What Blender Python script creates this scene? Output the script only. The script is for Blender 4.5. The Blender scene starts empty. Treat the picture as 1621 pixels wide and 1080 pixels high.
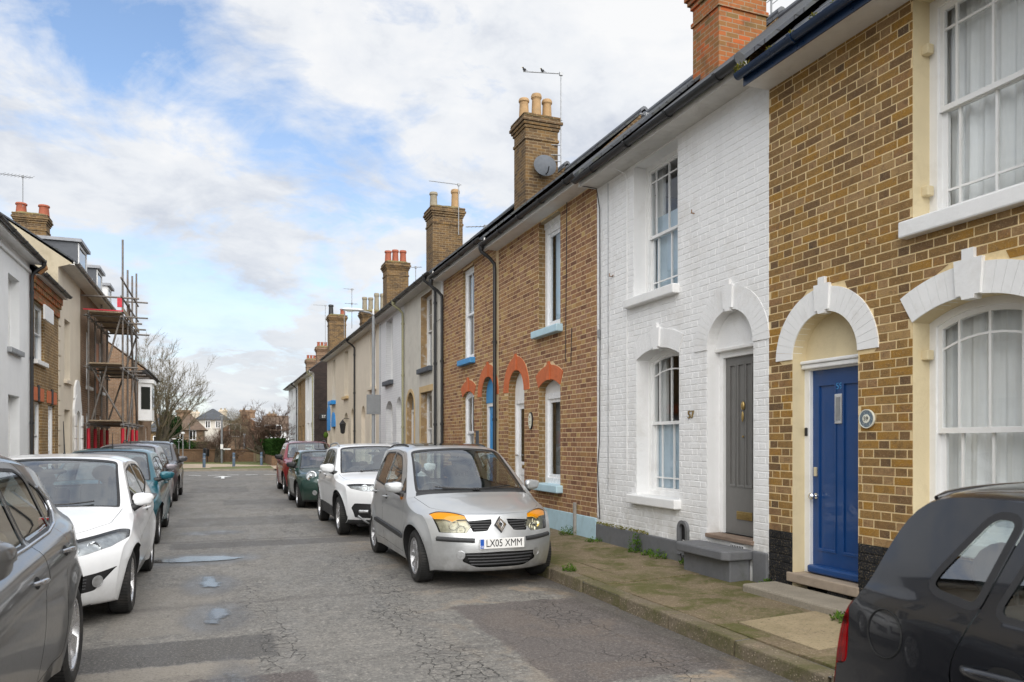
import bpy, math, random
import numpy as np
from mathutils import Vector, Matrix, geometry as MG

rnd = random.Random(7)
R = math.radians
SC = bpy.context.scene
COL = SC.collection

# ------------------------------------------------------------------ camera
CAM_H, F_PX, VX, VY = 1.6, 1200.0, 347.0, 700.0          # photo is 1621 x 1080
THETA = math.atan((810.5 - VX) / F_PX)
cd = bpy.data.cameras.new('camera')
cam = bpy.data.objects.new('camera', cd)
COL.objects.link(cam)
cd.sensor_width = 36.0
cd.lens = F_PX / 1621.0 * 36.0
cd.shift_y = (VY - 540.0) / 1621.0
cd.clip_start = 0.05
cd.clip_end = 3000
cam.location = (0, 0, CAM_H)
cam.rotation_euler = (R(90), 0, -THETA)
cd.dof.use_dof = True
cd.dof.focus_distance = 9.0
cd.dof.aperture_fstop = 4.5
SC.camera = cam

# ------------------------------------------------------------------ nodes helpers
def mat_new(name):
    m = bpy.data.materials.new(name)
    m.use_nodes = True
    m.node_tree.nodes.clear()
    return m

class NB:
    """tiny node builder"""
    def __init__(s, tree):
        s.t = tree
    def __call__(s, typ, props=None, ins=None, **kw):
        n = s.t.nodes.new(typ)
        for k, v in (props or {}).items():
            setattr(n, k, v)
        allins = dict(ins or {})
        allins.update(kw)
        for k, v in allins.items():
            sock = n.inputs[k]
            if isinstance(v, bpy.types.NodeSocket):
                s.t.links.new(v, sock)
            elif isinstance(v, bpy.types.Node):
                s.t.links.new(v.outputs[0], sock)
            else:
                if isinstance(v, (tuple, list)) and sock.type == 'RGBA' and len(v) == 3:
                    v = (*v, 1)
                sock.default_value = v
        return n
    def math(s, op, a, b=0.0, clamp=False):
        n = s('ShaderNodeMath', {'operation': op, 'use_clamp': clamp}, {0: a, 1: b})
        return n.outputs[0]
    def mix(s, fac, a, b, blend='MIX'):
        n = s('ShaderNodeMix', {'data_type': 'RGBA', 'blend_type': blend}, {0: fac, 6: a, 7: b})
        return n.outputs[2]
    def noise(s, vec, scale, detail=4, rough=.55, dist=0.0):
        n = s('ShaderNodeTexNoise', None, {'Vector': vec, 'Scale': scale, 'Detail': detail, 'Roughness': rough, 'Distortion': dist})
        return n.outputs[0]
    def ramp(s, fac, stops, interp='LINEAR'):
        n = s('ShaderNodeValToRGB', None, {0: fac})
        cr = n.color_ramp
        cr.interpolation = interp
        while len(cr.elements) < len(stops):
            cr.elements.new(0.5)
        for e, (p, c) in zip(cr.elements, stops):
            e.position = p
            e.color = (*c, 1) if len(c) == 3 else c
        return n.outputs[0]
    def rng(s, v, a, b, c=0.0, d=1.0):
        n = s('ShaderNodeMapRange', {'clamp': True}, {0: v, 1: a, 2: b, 3: c, 4: d})
        return n.outputs[0]
    def scale(s, vec, sc):
        return s('ShaderNodeMapping', None, {0: vec, 3: sc}).outputs[0]
    def obj(s):
        return s('ShaderNodeTexCoord').outputs['Object']
    def pos(s):
        return s('ShaderNodeNewGeometry').outputs['Position']
    def sep(s, v):
        return s('ShaderNodeSeparateXYZ', None, {0: v}).outputs
    def comb(s, x, y, z):
        return s('ShaderNodeCombineXYZ', None, {0: x, 1: y, 2: z}).outputs[0]
    def bump(s, h, strength=.3, dist=.01, normal=None):
        ins = {'Strength': strength, 'Distance': dist, 'Height': h}
        if normal is not None:
            ins['Normal'] = normal
        return s('ShaderNodeBump', None, ins).outputs[0]
    def out(s, shader, disp=None):
        o = s('ShaderNodeOutputMaterial')
        s.t.links.new(shader, o.inputs[0])
        return o
    def pbr(s, col, rough=.6, **kw):
        ins = {'Base Color': col, 'Roughness': rough}
        ren = {'metal': 'Metallic', 'coat': 'Coat Weight', 'coatr': 'Coat Roughness', 'spec': 'Specular IOR Level', 'normal': 'Normal',
               'trans': 'Transmission Weight', 'alpha': 'Alpha', 'sss': 'Subsurface Weight', 'ior': 'IOR', 'em': 'Emission Color', 'ems': 'Emission Strength'}
        for k, v in kw.items():
            ins[ren[k]] = v
        return s('ShaderNodeBsdfPrincipled', None, ins).outputs[0]

# ------------------------------------------------------------------ world: blue sky with broken cloud
SUN_EL, SUN_AZ = R(42), R(183)       # compass bearing from +Y clockwise, towards the sun (behind, over the left shoulder)
w = bpy.data.worlds.new('World')
SC.world = w
w.use_nodes = True
w.node_tree.nodes.clear()
n = NB(w.node_tree)
sky = n('ShaderNodeTexSky', {'sky_type': 'NISHITA', 'sun_disc': False, 'sun_elevation': SUN_EL, 'sun_rotation': SUN_AZ,
                             'air_density': 1.0, 'dust_density': 1.2, 'ozone_density': 1.6})
dirv = n('ShaderNodeTexCoord').outputs['Generated']
dx, dy, dz = n.sep(dirv)
hz = n.math('ADD', n.math('MAXIMUM', dz, 0.0), 0.22)
cx = n.math('DIVIDE', dx, hz)
cy = n.math('DIVIDE', dy, hz)
cpl = n.comb(cx, cy, 0.0)
big = n.noise(n.scale(cpl, (1, 1, 1)), 0.75, 2, .5, .2)
med = n.noise(n.scale(cpl, (1.0, 1.0, 1)), 2.1, 9, .60, .55)
fine = n.noise(n.scale(cpl, (1.0, 1.0, 1)), 6.5, 7, .62, .5)
cover = n.math('ADD', n.math('ADD', n.math('MULTIPLY', big, .30), n.math('MULTIPLY', med, 1.45)), n.math('ADD', n.math('MULTIPLY', fine, .55), -.435))
SKY_GAPS = []
def gap_dir(px, py):
    u, v = (px - 810.5) / F_PX, -(py - VY) / F_PX
    d = Vector((u * math.cos(THETA) + math.sin(THETA), math.cos(THETA) - u * math.sin(THETA), v)).normalized()
    h = max(d.z, 0) + .22
    return d.x / h, d.y / h
for (px, py, r, a) in [(345, 110, .17, .16), (420, 185, .17, .18), (500, 250, .17, .19), (560, 330, .16, .20), (430, 270, .14, .12), (60, 40, .28, .24), (150, 70, .16, .10), (230, 370, .22, .22), (330, 440, .22, .20), (440, 500, .20, .08), (940, 270, .22, .24), (770, 300, .22, .18),
                       (200, 220, .35, -.12), (330, 330, .25, -.10), (700, 120, .4, -.10), (1000, 80, .7, -.14), (640, 60, .14, .10), (330, 30, .16, .10), (210, 150, .14, .10), (520, 420, .14, .10), (450, 400, .25, -.08), (620, 480, .35, -.06)]:
    gx, gy = gap_dir(px, py)
    q = n.math('ADD', n.math('POWER', n.math('SUBTRACT', cx, gx), 2.0), n.math('POWER', n.math('SUBTRACT', cy, gy), 2.0))
    fall = n.math('POWER', 2.718, n.math('MULTIPLY', q, -1.0 / (r * r)))
    cover = n.math('SUBTRACT', cover, n.math('MULTIPLY', fall, a * .85))
dens = n.rng(cover, .43, .74)
dens = n.math('MULTIPLY', dens, 1.0, True)
shade = n.math('ADD', n.math('ADD', n.math('MULTIPLY', n.noise(n.scale(cpl, (1, 1, 1)), 1.6, 6, .55, .3), .42), n.math('MULTIPLY', n.noise(cpl, 3.4, 8, .62, .4), .40)), n.math('MULTIPLY', n.noise(cpl, 9.0, 6, .6, .4), .18))
ccol = n.ramp(shade, [(.41, (1.0, 1.0, 1.0)), (.49, (.90, .92, .95)), (.59, (.66, .70, .78))])
# a higher, greyer deck close to the horizon
lowgrey = n.math('MULTIPLY', n.rng(dz, .02, .40, 1.0, 0.0), n.rng(n.noise(n.scale(dirv, (1, 1, 4)), 3.0, 5, .6), .30, .62, .55, 1.0))
ccol = n.mix(n.math('MULTIPLY', lowgrey, .75), ccol, (.70, .73, .78))
dens = n.math('MAXIMUM', dens, n.math('MULTIPLY', lowgrey, .95))
skyb = n('ShaderNodeBackground', None, {0: sky.outputs[0], 1: 0.125})
cloudb = n('ShaderNodeBackground', None, {0: ccol, 1: 0.55})
mixw = n('ShaderNodeMixShader', None, {0: n.math('MULTIPLY', dens, .96), 1: skyb, 2: cloudb})
wo = n('ShaderNodeOutputWorld')
w.node_tree.links.new(mixw.outputs[0], wo.inputs[0])

sd = bpy.data.lights.new('sun', 'SUN')
sd.energy = 2.9
sd.angle = R(100)
sd.color = (1.0, .965, .91)
so = bpy.data.objects.new('sun', sd)
COL.objects.link(so)
sdir = Vector((math.sin(SUN_AZ) * math.cos(SUN_EL), math.cos(SUN_AZ) * math.cos(SUN_EL), math.sin(SUN_EL)))
so.rotation_euler = (-sdir).to_track_quat('-Z', 'Y').to_euler()
so.location = (-10, -10, 30)

SC.view_settings.view_transform = 'Standard'
SC.view_settings.look = 'None'
SC.view_settings.gamma = 1.0
SC.view_settings.use_curve_mapping = False
SC.view_settings.exposure = 0.84
SC.render.engine = 'CYCLES'
SC.cycles.use_denoising = True
SC.cycles.max_bounces = 8
SC.cycles.transparent_max_bounces = 16
SC.cycles.caustics_reflective = False
SC.cycles.caustics_refractive = False

# ------------------------------------------------------------------ objects helpers
BASE = {}
def link(o, parent=None):
    COL.objects.link(o)
    if parent is not None:
        o.parent = parent
    return o
def tag(o, label=None, cat=None, group=None, kind=None):
    if label: o['label'] = label
    if cat: o['category'] = cat
    if group: o['group'] = group
    if kind: o['kind'] = kind
    return o
def thing(name, label, cat, loc=(0, 0, 0), rz=0.0, group=None):
    o = bpy.data.objects.new(name, None)
    o.empty_display_size = .2
    link(o)
    o.location = loc
    o.rotation_euler = (0, 0, rz)
    BASE[o] = Vector(loc) if rz == 0 else Vector((0, 0, 0))
    return tag(o, label, cat, group)

class MB:
    def __init__(s):
        s.v = []; s.f = []; s.a = []
    def add(s, vs, fs, a=None):
        b = len(s.v)
        s.v.extend(vs)
        s.f.extend([tuple(i + b for i in f) for f in fs])
        if a is not None:
            s.a.extend([a] * len(fs))
        return s
    def box(s, x0, x1, y0, y1, z0, z1, a=None):
        return s.add([(x0, y0, z0), (x1, y0, z0), (x1, y1, z0), (x0, y1, z0), (x0, y0, z1), (x1, y0, z1), (x1, y1, z1), (x0, y1, z1)],
                     [(0, 3, 2, 1), (4, 5, 6, 7), (0, 1, 5, 4), (1, 2, 6, 5), (2, 3, 7, 6), (3, 0, 4, 7)], a)
    def fbox(s, P, s0, s1, d0, d1, z0, z1):
        vs = [P(*q) for q in [(s0, d0, z0), (s1, d0, z0), (s1, d1, z0), (s0, d1, z0), (s0, d0, z1), (s1, d0, z1), (s1, d1, z1), (s0, d1, z1)]]
        return s.add(vs, [(0, 3, 2, 1), (4, 5, 6, 7), (0, 1, 5, 4), (1, 2, 6, 5), (2, 3, 7, 6), (3, 0, 4, 7)])
    def prism(s, P, poly, d0, d1, back=True, front=True):
        k = len(poly)
        vs = [P(a, d0, b) for a, b in poly] + [P(a, d1, b) for a, b in poly]
        fs = [(i, (i + 1) % k, (i + 1) % k + k, i + k) for i in range(k)]
        if front: fs.append(tuple(range(k))[::-1])
        if back: fs.append(tuple(range(k, 2 * k)))
        return s.add(vs, fs)
    def ring(s, P, A, B, d0, d1, closed=True):
        k = len(A)
        vs = [P(a, d0, b) for a, b in A] + [P(a, d0, b) for a, b in B] + [P(a, d1, b) for a, b in A] + [P(a, d1, b) for a, b in B]
        fs = []
        for i in range(k if closed else k - 1):
            j = (i + 1) % k
            fs += [(i, j, j + k, i + k), (i + k, j + k, j + 3 * k, i + 3 * k), (i, j, j + 2 * k, i + 2 * k), (i + 2 * k, j + 2 * k, j + 3 * k, i + 3 * k)]
        if not closed:
            for i in (0, k - 1):
                fs.append((i, i + k, i + 3 * k, i + 2 * k))
        return s.add(vs, fs)
    def tube(s, pts, r, nn=8, cap=True):
        pts = [Vector(p) for p in pts]
        rs = r if isinstance(r, (list, tuple)) else [r] * len(pts)
        vs = []; fs = []
        prev = None
        for i, p in enumerate(pts):
            t = (pts[min(i + 1, len(pts) - 1)] - pts[max(i - 1, 0)])
            if t.length < 1e-9: t = Vector((0, 0, 1))
            t.normalize()
            if prev is None:
                up = Vector((0, 0, 1)) if abs(t.z) < .95 else Vector((1, 0, 0))
                a = t.cross(up).normalized()
            else:
                a = (prev - t * prev.dot(t))
                a = a.normalized() if a.length > 1e-6 else t.orthogonal().normalized()
            prev = a
            b = t.cross(a)
            for k in range(nn):
                g = 2 * math.pi * k / nn
                vs.append(tuple(p + (a * math.cos(g) + b * math.sin(g)) * rs[i]))
        for i in range(len(pts) - 1):
            for k in range(nn):
                k2 = (k + 1) % nn
                fs.append((i * nn + k, i * nn + k2, (i + 1) * nn + k2, (i + 1) * nn + k))
        if cap:
            fs.append(tuple(range(nn))[::-1])
            fs.append(tuple(range((len(pts) - 1) * nn, len(pts) * nn)))
        return s.add(vs, fs)
    def lathe(s, prof, o=(0, 0, 0), axis='z', nn=24, close=False, cap=True):
        """prof: list of (radius, height)"""
        vs = []; fs = []
        for r, h in prof:
            for k in range(nn):
                g = 2 * math.pi * k / nn
                c, q = r * math.cos(g), r * math.sin(g)
                p = {'z': (c, q, h), 'x': (h, c, q), 'y': (c, h, q)}[axis]
                vs.append((p[0] + o[0], p[1] + o[1], p[2] + o[2]))
        m = len(prof)
        for i in range(m if close else m - 1):
            for k in range(nn):
                k2 = (k + 1) % nn
                i2 = (i + 1) % m
                fs.append((i * nn + k, i * nn + k2, i2 * nn + k2, i2 * nn + k))
        if not close and cap:
            if prof[0][0] > 1e-4: fs.append(tuple(range(nn))[::-1])
            if prof[-1][0] > 1e-4: fs.append(tuple(range((m - 1) * nn, m * nn)))
        return s.add(vs, fs)
    def ball(s, c, r, nu=12, nv=8):
        rx, ry, rz = r if isinstance(r, (tuple, list)) else (r, r, r)
        vs = [(c[0], c[1], c[2] + rz)]
        for i in range(1, nv):
            t = math.pi * i / nv
            for k in range(nu):
                g = 2 * math.pi * k / nu
                vs.append((c[0] + rx * math.sin(t) * math.cos(g), c[1] + ry * math.sin(t) * math.sin(g), c[2] + rz * math.cos(t)))
        vs.append((c[0], c[1], c[2] - rz))
        fs = [(0, 1 + k, 1 + (k + 1) % nu) for k in range(nu)]
        for i in range(nv - 2):
            for k in range(nu):
                k2 = (k + 1) % nu
                a = 1 + i * nu
                fs.append((a + k, a + nu + k, a + nu + k2, a + k2))
        a = 1 + (nv - 2) * nu
        fs += [(a + k, len(vs) - 1, a + (k + 1) % nu) for k in range(nu)]
        return s.add(vs, fs)
    def xform(s, M, start=0):
        s.v[start:] = [tuple(M @ Vector(p)) for p in s.v[start:]]
        return s
    def build(s, name, mat, parent=None, smooth=None, bevel=None, origin=None, seg=2):
        base = BASE.get(parent, Vector((0, 0, 0))) if parent is not None else Vector((0, 0, 0))
        org = Vector(origin) if origin is not None else base
        me = bpy.data.meshes.new(name)
        me.from_pydata([(p[0] - org.x, p[1] - org.y, p[2] - org.z) for p in s.v], [], s.f)
        if s.a:
            at = me.attributes.new('rnd', 'FLOAT', 'FACE')
            at.data.foreach_set('value', s.a)
        if mat is not None:
            me.materials.append(mat)
        if smooth:
            me.shade_smooth()
            me.set_sharp_from_angle(angle=R(smooth))
        o = bpy.data.objects.new(name, me)
        if parent is not None or origin is not None:
            o.location = org - base if parent is not None else org
        BASE[o] = org if parent is None else org
        link(o, parent)
        if bevel:
            b = o.modifiers.new('bevel', 'BEVEL')
            b.width = bevel
            b.segments = seg
            b.limit_method = 'ANGLE'
            b.angle_limit = R(40)
        return o

def text(name, body, size, mat, parent, loc, rot, extrude=.001, align='CENTER', sx=1.0):
    cu = bpy.data.curves.new(name, 'FONT')
    cu.body = body
    cu.size = size
    cu.extrude = extrude
    cu.align_x = align
    cu.align_y = 'CENTER'
    cu.materials.append(mat)
    tmp = bpy.data.objects.new('tmp_text', cu)
    COL.objects.link(tmp)
    me = bpy.data.meshes.new_from_object(tmp.evaluated_get(bpy.context.evaluated_depsgraph_get()))
    bpy.data.objects.remove(tmp)
    if not me.materials: me.materials.append(mat)
    o = bpy.data.objects.new(name, me)
    link(o, parent)
    o.location = Vector(loc) - BASE.get(parent, Vector((0, 0, 0)))
    o.rotation_euler = rot
    o.scale = (sx, 1, 1)
    return o

def at_px(x, y, Y):
    """world point seen at photo pixel (x, y) at street distance Y"""
    u, v = (x - 810.5) / F_PX, -(y - VY) / F_PX
    c, s_ = math.cos(THETA), math.sin(THETA)
    dxx, dyy = u * c + s_, c - u * s_
    k = Y / dyy
    return Vector((dxx * k, Y, CAM_H + v * k))
def wall_px(x, y, L):
    u, v = (x - 810.5) / F_PX, -(y - VY) / F_PX
    c, s_ = math.cos(THETA), math.sin(THETA)
    z = L / (u * c + s_)
    return z * (c - u * s_), CAM_H + v * z
# ------------------------------------------------------------------ materials
MT = {}
def surf(name, col, rough=.6, var=.12, vs=3.0, bump=0.0, bs=60.0, metal=0.0, coat=0.0, spec=.5, dirt=None, streak=0.0, world=False, bd=.01, splash=0.0):
    m = mat_new(name)
    n = NB(m.node_tree)
    vec = n.pos() if world else n.obj()
    nz = n.noise(vec, vs, 6, .6)
    c0 = tuple(max(0, c * (1 - var)) for c in col)
    c1 = tuple(min(1, c * (1 + var)) for c in col)
    c = n.mix(n.rng(nz, .3, .7), c0, c1)
    if streak:
        st = n.noise(n.scale(vec, (5, 5, .35)), 1.0, 6, .65)
        c = n.mix(n.math('MULTIPLY', n.rng(st, .5, .8), streak), c, tuple(q * .45 for q in col))
    if dirt:
        dcol, amt, ds = dirt
        dn = n.noise(vec, ds, 8, .65, .4)
        c = n.mix(n.math('MULTIPLY', n.rng(dn, .52, .72), amt), c, dcol)
    if splash:
        zz = n.sep(vec)[2]
        sp = n.math('MULTIPLY', n.rng(zz, 1.0, .35), n.rng(n.noise(vec, 5, 7, .7, .4), .38, .68))
        c = n.mix(n.math('MULTIPLY', sp, splash), c, (.30, .27, .20))
    kw = dict(metal=metal, coat=coat, spec=spec)
    if bump:
        kw['normal'] = n.bump(n.noise(vec, bs, 5, .6), bump, bd)
    rg = n.rng(n.noise(vec, vs * 3.1, 4), .3, .7, max(0.02, rough - .08), min(1, rough + .08))
    n.out(n.pbr(c, rg, **kw))
    MT[name] = m
    return m

def brickmat(name, stops, mott=.5, bump=.5, dark=(.05, .04, .035)):
    m = mat_new(name)
    n = NB(m.node_tree)
    a = n('ShaderNodeAttribute', {'attribute_name': 'rnd'}).outputs['Fac']
    p = n.pos()
    nz = n.noise(p, 9, 6, .65, .3)
    c = n.ramp(n.math('ADD', n.math('ADD', .09, n.math('MULTIPLY', a, .86)), n.math('MULTIPLY', n.math('SUBTRACT', nz, .5), .35)), stops)
    n2 = n.noise(p, 38, 6, .7)
    c = n.mix(n.math('MULTIPLY', n.rng(n2, .54, .74), mott), c, dark)
    n3 = n.noise(p, 90, 4, .6)
    c = n.mix(n.math('MULTIPLY', n.rng(n3, .56, .7), .4), c, (.58, .44, .25))
    soot = n.noise(n.scale(p, (1, 1, .7)), 1.1, 6, .65, .6)
    c = n.mix(n.math('MULTIPLY', n.rng(soot, .52, .74), .45), c, tuple(q * .9 for q in dark))
    n4 = n.noise(p, 17, 5, .7, .5)
    c = n.mix(n.math('MULTIPLY', n.rng(n4, .50, .70), .45), c, dark)
    b = n.bump(n.math('ADD', n.math('ADD', n2, n3), n4), bump, .008)
    n.out(n.pbr(c, .88, normal=b, spec=.25))
    MT[name] = m
    return m

def brickfar(name, cols, mortar, bw=.225, bh=.075, paint=False):
    """small, far brickwork: colour from a brick pattern laid in metres"""
    m = mat_new(name)
    n = NB(m.node_tree)
    p = n.pos()
    x, y, z = n.sep(p)
    v = n.comb(n.math('ADD', x, y), z, 0.0)
    bt = n('ShaderNodeTexBrick', {'offset': .5}, {'Vector': v, 'Color1': (*cols[0], 1), 'Color2': (*cols[1], 1), 'Mortar': (*mortar, 1), 'Scale': 1.0,
                                  'Mortar Size': .008, 'Mortar Smooth': .2, 'Bias': 0.0, 'Brick Width': bw, 'Row Height': bh})
    nz = n.noise(p, 6, 6, .65)
    c = n.mix(n.math('MULTIPLY', n.rng(nz, .5, .75), .55 if not paint else .15), bt.outputs[0], cols[2])
    n9 = n.noise(p, 2.0, 6, .7, .5)
    c = n.mix(n.math('MULTIPLY', n.rng(n9, .48, .70), .5 if not paint else .08), c, tuple(q * .6 for q in cols[2]))
    b = n.bump(n.math('SUBTRACT', 1.0, bt.outputs[1]), .5, .01)
    n.out(n.pbr(c, .85, normal=b, spec=.25))
    MT[name] = m
    return m

# stock brick and its mortar
brickmat('stock_brick', [(.0, (.055, .045, .040)), (.05, (.10, .068, .042)), (.14, (.165, .098, .048)), (.34, (.235, .137, .054)), (.52, (.295, .175, .060)), (.66, (.345, .182, .034)), (.78, (.265, .150, .070)), (.90, (.335, .212, .10)), (1.0, (.38, .245, .10))], .6, .6, (.075, .052, .034))
brickmat('orange_brick', [(.0, (.13, .065, .045)), (.15, (.20, .095, .055)), (.35, (.30, .155, .085)), (.55, (.35, .195, .080)), (.75, (.30, .165, .11)), (.9, (.42, .27, .11)), (1.0, (.46, .33, .14))], .35, .4, (.13, .07, .045))
brickmat('dark_painted_brick', [(0, (.012, .013, .015)), (1, (.022, .023, .026))], .1, .3, (.006, .006, .007))
surf('mortar', (.74, .58, .33), .9, .14, 12, .5, 120, spec=.2, world=True, dirt=((.40, .30, .17), .45, 4))
surf('mortar_pale', (.66, .51, .31), .9, .15, 12, .4, 120, spec=.2, world=True)
surf('white_paint_brick', (.79, .79, .785), .62, .03, 1.5, .45, 60, world=True, streak=.13, dirt=((.50, .47, .42), .30, 2.6), spec=.35, splash=.55)
surf('white_paint', (.79, .79, .78), .45, .03, 4, .25, 30, world=True, streak=.08, dirt=((.50, .47, .42), .25, 5))
surf('white_plastic', (.80, .81, .82), .25, .02, 4, world=True)
surf('off_white_wood', (.72, .71, .69), .5, .05, 6, .15, 50, world=True, dirt=((.42, .39, .34), .25, 7))
surf('soffit_paint', (.60, .585, .555), .65, .08, 3, .1, 40, world=True, dirt=((.30, .27, .23), .4, 3), streak=.15)
surf('cream_paint', (.66, .56, .36), .6, .05, 3, .25, 60, world=True, dirt=((.42, .33, .18), .3, 5))
surf('blue_door_paint', (.005, .050, .185), .36, .08, 5, .10, 30, world=True, coat=.3)
surf('grey_door_paint', (.150, .146, .138), .42, .06, 5, .10, 30, world=True)
surf('grey_masonry_paint', (.135, .138, .145), .7, .12, 4, .4, 50, world=True, dirt=((.07, .075, .05), .5, 4))
surf('pale_blue_paint', (.44, .61, .69), .55, .06, 5, .2, 50, world=True, dirt=((.2, .3, .3), .3, 6))
surf('sky_blue_paint', (.06, .27, .55), .5, .06, 5, .2, 50, world=True)
surf('bright_blue_paint', (.01, .24, .62), .45, .06, 5, .1, 50, world=True)
surf('terracotta_paint', (.52, .135, .045), .7, .12, 8, .3, 60, world=True, dirt=((.25, .07, .03), .4, 9))
surf('slate', (.085, .092, .105), .5, .25, 5, .4, 40, world=True, dirt=((.12, .13, .07), .4, 3))
surf('slate_sill', (.07, .08, .095), .6, .15, 5, .3, 40, world=True)
surf('black_gutter', (.018, .019, .021), .38, .2, 5, .1, 40, world=True)
surf('navy_gutter', (.006, .022, .06), .33, .15, 5, .1, 30, world=True)
surf('olive_pipe', (.30, .29, .17), .5, .1, 5, world=True)
surf('grey_metal', (.33, .34, .35), .45, .12, 8, .1, 60, metal=.6)
surf('scaffold_tube', (.17, .155, .14), .6, .25, 6, .1, 60, metal=.3, dirt=((.20, .10, .05), .6, 7))
surf('galvanised', (.30, .31, .32), .5, .18, 9, .1, 60, metal=.45)
surf('brass', (.42, .30, .12), .35, .15, 30, .1, 80, metal=.9)
surf('chrome', (.75, .76, .78), .12, .04, 10, metal=1.0)
surf('rust_iron', (.26, .13, .05), .8, .25, 30, .3, 90)
surf('black_iron', (.012, .012, .013), .5, .15, 10, .1, 60)
surf('clay_pot', (.38, .24, .115), .8, .15, 7, .2, 60, dirt=((.22, .17, .10), .4, 5))
surf('red_pot', (.30, .085, .045), .8, .12, 7, .2, 60)
surf('grey_pot', (.27, .235, .17), .85, .15, 7, .2, 60)
surf('lichen_cap', (.16, .145, .055), .95, .35, 7, .6, 60, world=True, dirt=((.06, .055, .035), .6, 5))
surf('render_grey', (.57, .54, .475), .85, .08, 1.6, .5, 160, world=True, streak=.22, dirt=((.38, .35, .29), .45, 2.5))
surf('render_cream', (.66, .585, .47), .8, .05, 2, .25, 90, world=True, streak=.10)
surf('render_pink', (.68, .58, .46), .8, .05, 2, .25, 90, world=True, streak=.10)
surf('gable_render', (.46, .40, .29), .9, .12, 2, .4, 60, world=True, streak=.2, dirt=((.30, .25, .16), .6, 2.2))
surf('render_white', (.82, .83, .83), .75, .04, 2, .9, 55, world=True, streak=.08)
surf('peeled_plaster', (.33, .22, .11), .9, .2, 4, .4, 50, world=True, dirt=((.62, .60, .56), .9, 5))
surf('sandstone_paint', (.55, .40, .21), .8, .1, 4, .2, 50, world=True)
surf('old_wood', (.21, .15, .11), .7, .2, 6, .3, 60, world=True)
surf('stone_threshold', (.31, .25, .19), .85, .15, 9, .4, 70, world=True)
surf('flue_rock', (.30, .28, .25), .9, .2, 7, .4, 60, world=True)
surf('lead_flashing', (.27, .28, .30), .5, .12, 6, .1, 40, world=True)
surf('dormer_grey', (.075, .082, .095), .6, .08, 4, .05, 40, world=True)
surf('timber_board', (.30, .235, .16), .85, .2, 5, .2, 40)
surf('red_plastic', (.55, .012, .035), .45, .08, 8)
surf('orange_board', (.50, .17, .04), .6, .1, 6, world=True)
surf('curtain_cloth', (.84, .84, .83), .95, .04, 5, .2, 150, spec=.1, world=True)
surf('blind_cloth', (.50, .66, .78), .9, .05, 4, .1, 100, spec=.1, world=True)
surf('blue_film', (.40, .51, .60), .35, .10, 3, world=True)
surf('dim_cloth', (.20, .21, .21), .9, .2, 3, world=True)
surf('dark_room', (.035, .033, .03), .95, .2, 2)
surf('sign_black', (.015, .015, .016), .5, .05, 5)
surf('sign_white', (.80, .80, .78), .45, .03, 5)
surf('plaque_pale', (.70, .70, .60), .3, .05, 12)
surf('plaque_teal', (.12, .16, .19), .35, .35, 60, dirt=((.50, .53, .52), .9, 45))
surf('yellow_paint', (.6, .40, .03), .5, .1, 5)
surf('bollard_blue', (.085, .13, .19), .5, .1, 6)
surf('lamp_white', (.72, .73, .74), .3, .03, 6)
surf('lamp_grey', (.21, .22, .23), .45, .1, 8)

def glassmat(name, tint=(.85, .9, .9), refl=1.0, rough=.01, base=.05, wave=.05):
    m = mat_new(name)
    n = NB(m.node_tree)
    wav = n.bump(n.noise(n.obj(), 2.2, 2, .5), wave, .02)
    fc = n('ShaderNodeLayerWeight', None, {'Blend': .5, 'Normal': wav}).outputs['Facing']
    fr = n.math('ADD', base, n.math('MULTIPLY', n.math('POWER', fc, 3.6), .95 - base))
    fr = n.math('MULTIPLY', fr, refl, True)
    t = n('ShaderNodeBsdfTransparent', None, {0: (*tint, 1)}).outputs[0]
    g = n('ShaderNodeBsdfGlossy', None, {0: (.95, .97, 1, 1), 1: rough, 'Normal': wav}).outputs[0]
    mx = n('ShaderNodeMixShader', None, {0: fr, 1: t, 2: g}).outputs[0]
    n.out(mx)
    MT[name] = m
    return m
glassmat('window_glass', (.93, .95, .95), .9, wave=.03)
glassmat('car_glass', (.72, .80, .79), 1.0, base=.20, wave=.003)
glassmat('car_glass_dark', (.10, .12, .12), 1.0, wave=.003)
glassmat('lamp_glass', (.93, .95, .95), .9, .02)
glassmat('hazy_lamp_glass', (.80, .78, .66), .9, .15)
glassmat('amber_glass', (.95, .58, .04), .8, .05)
glassmat('red_glass', (.75, .02, .02), .8, .06)

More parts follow.
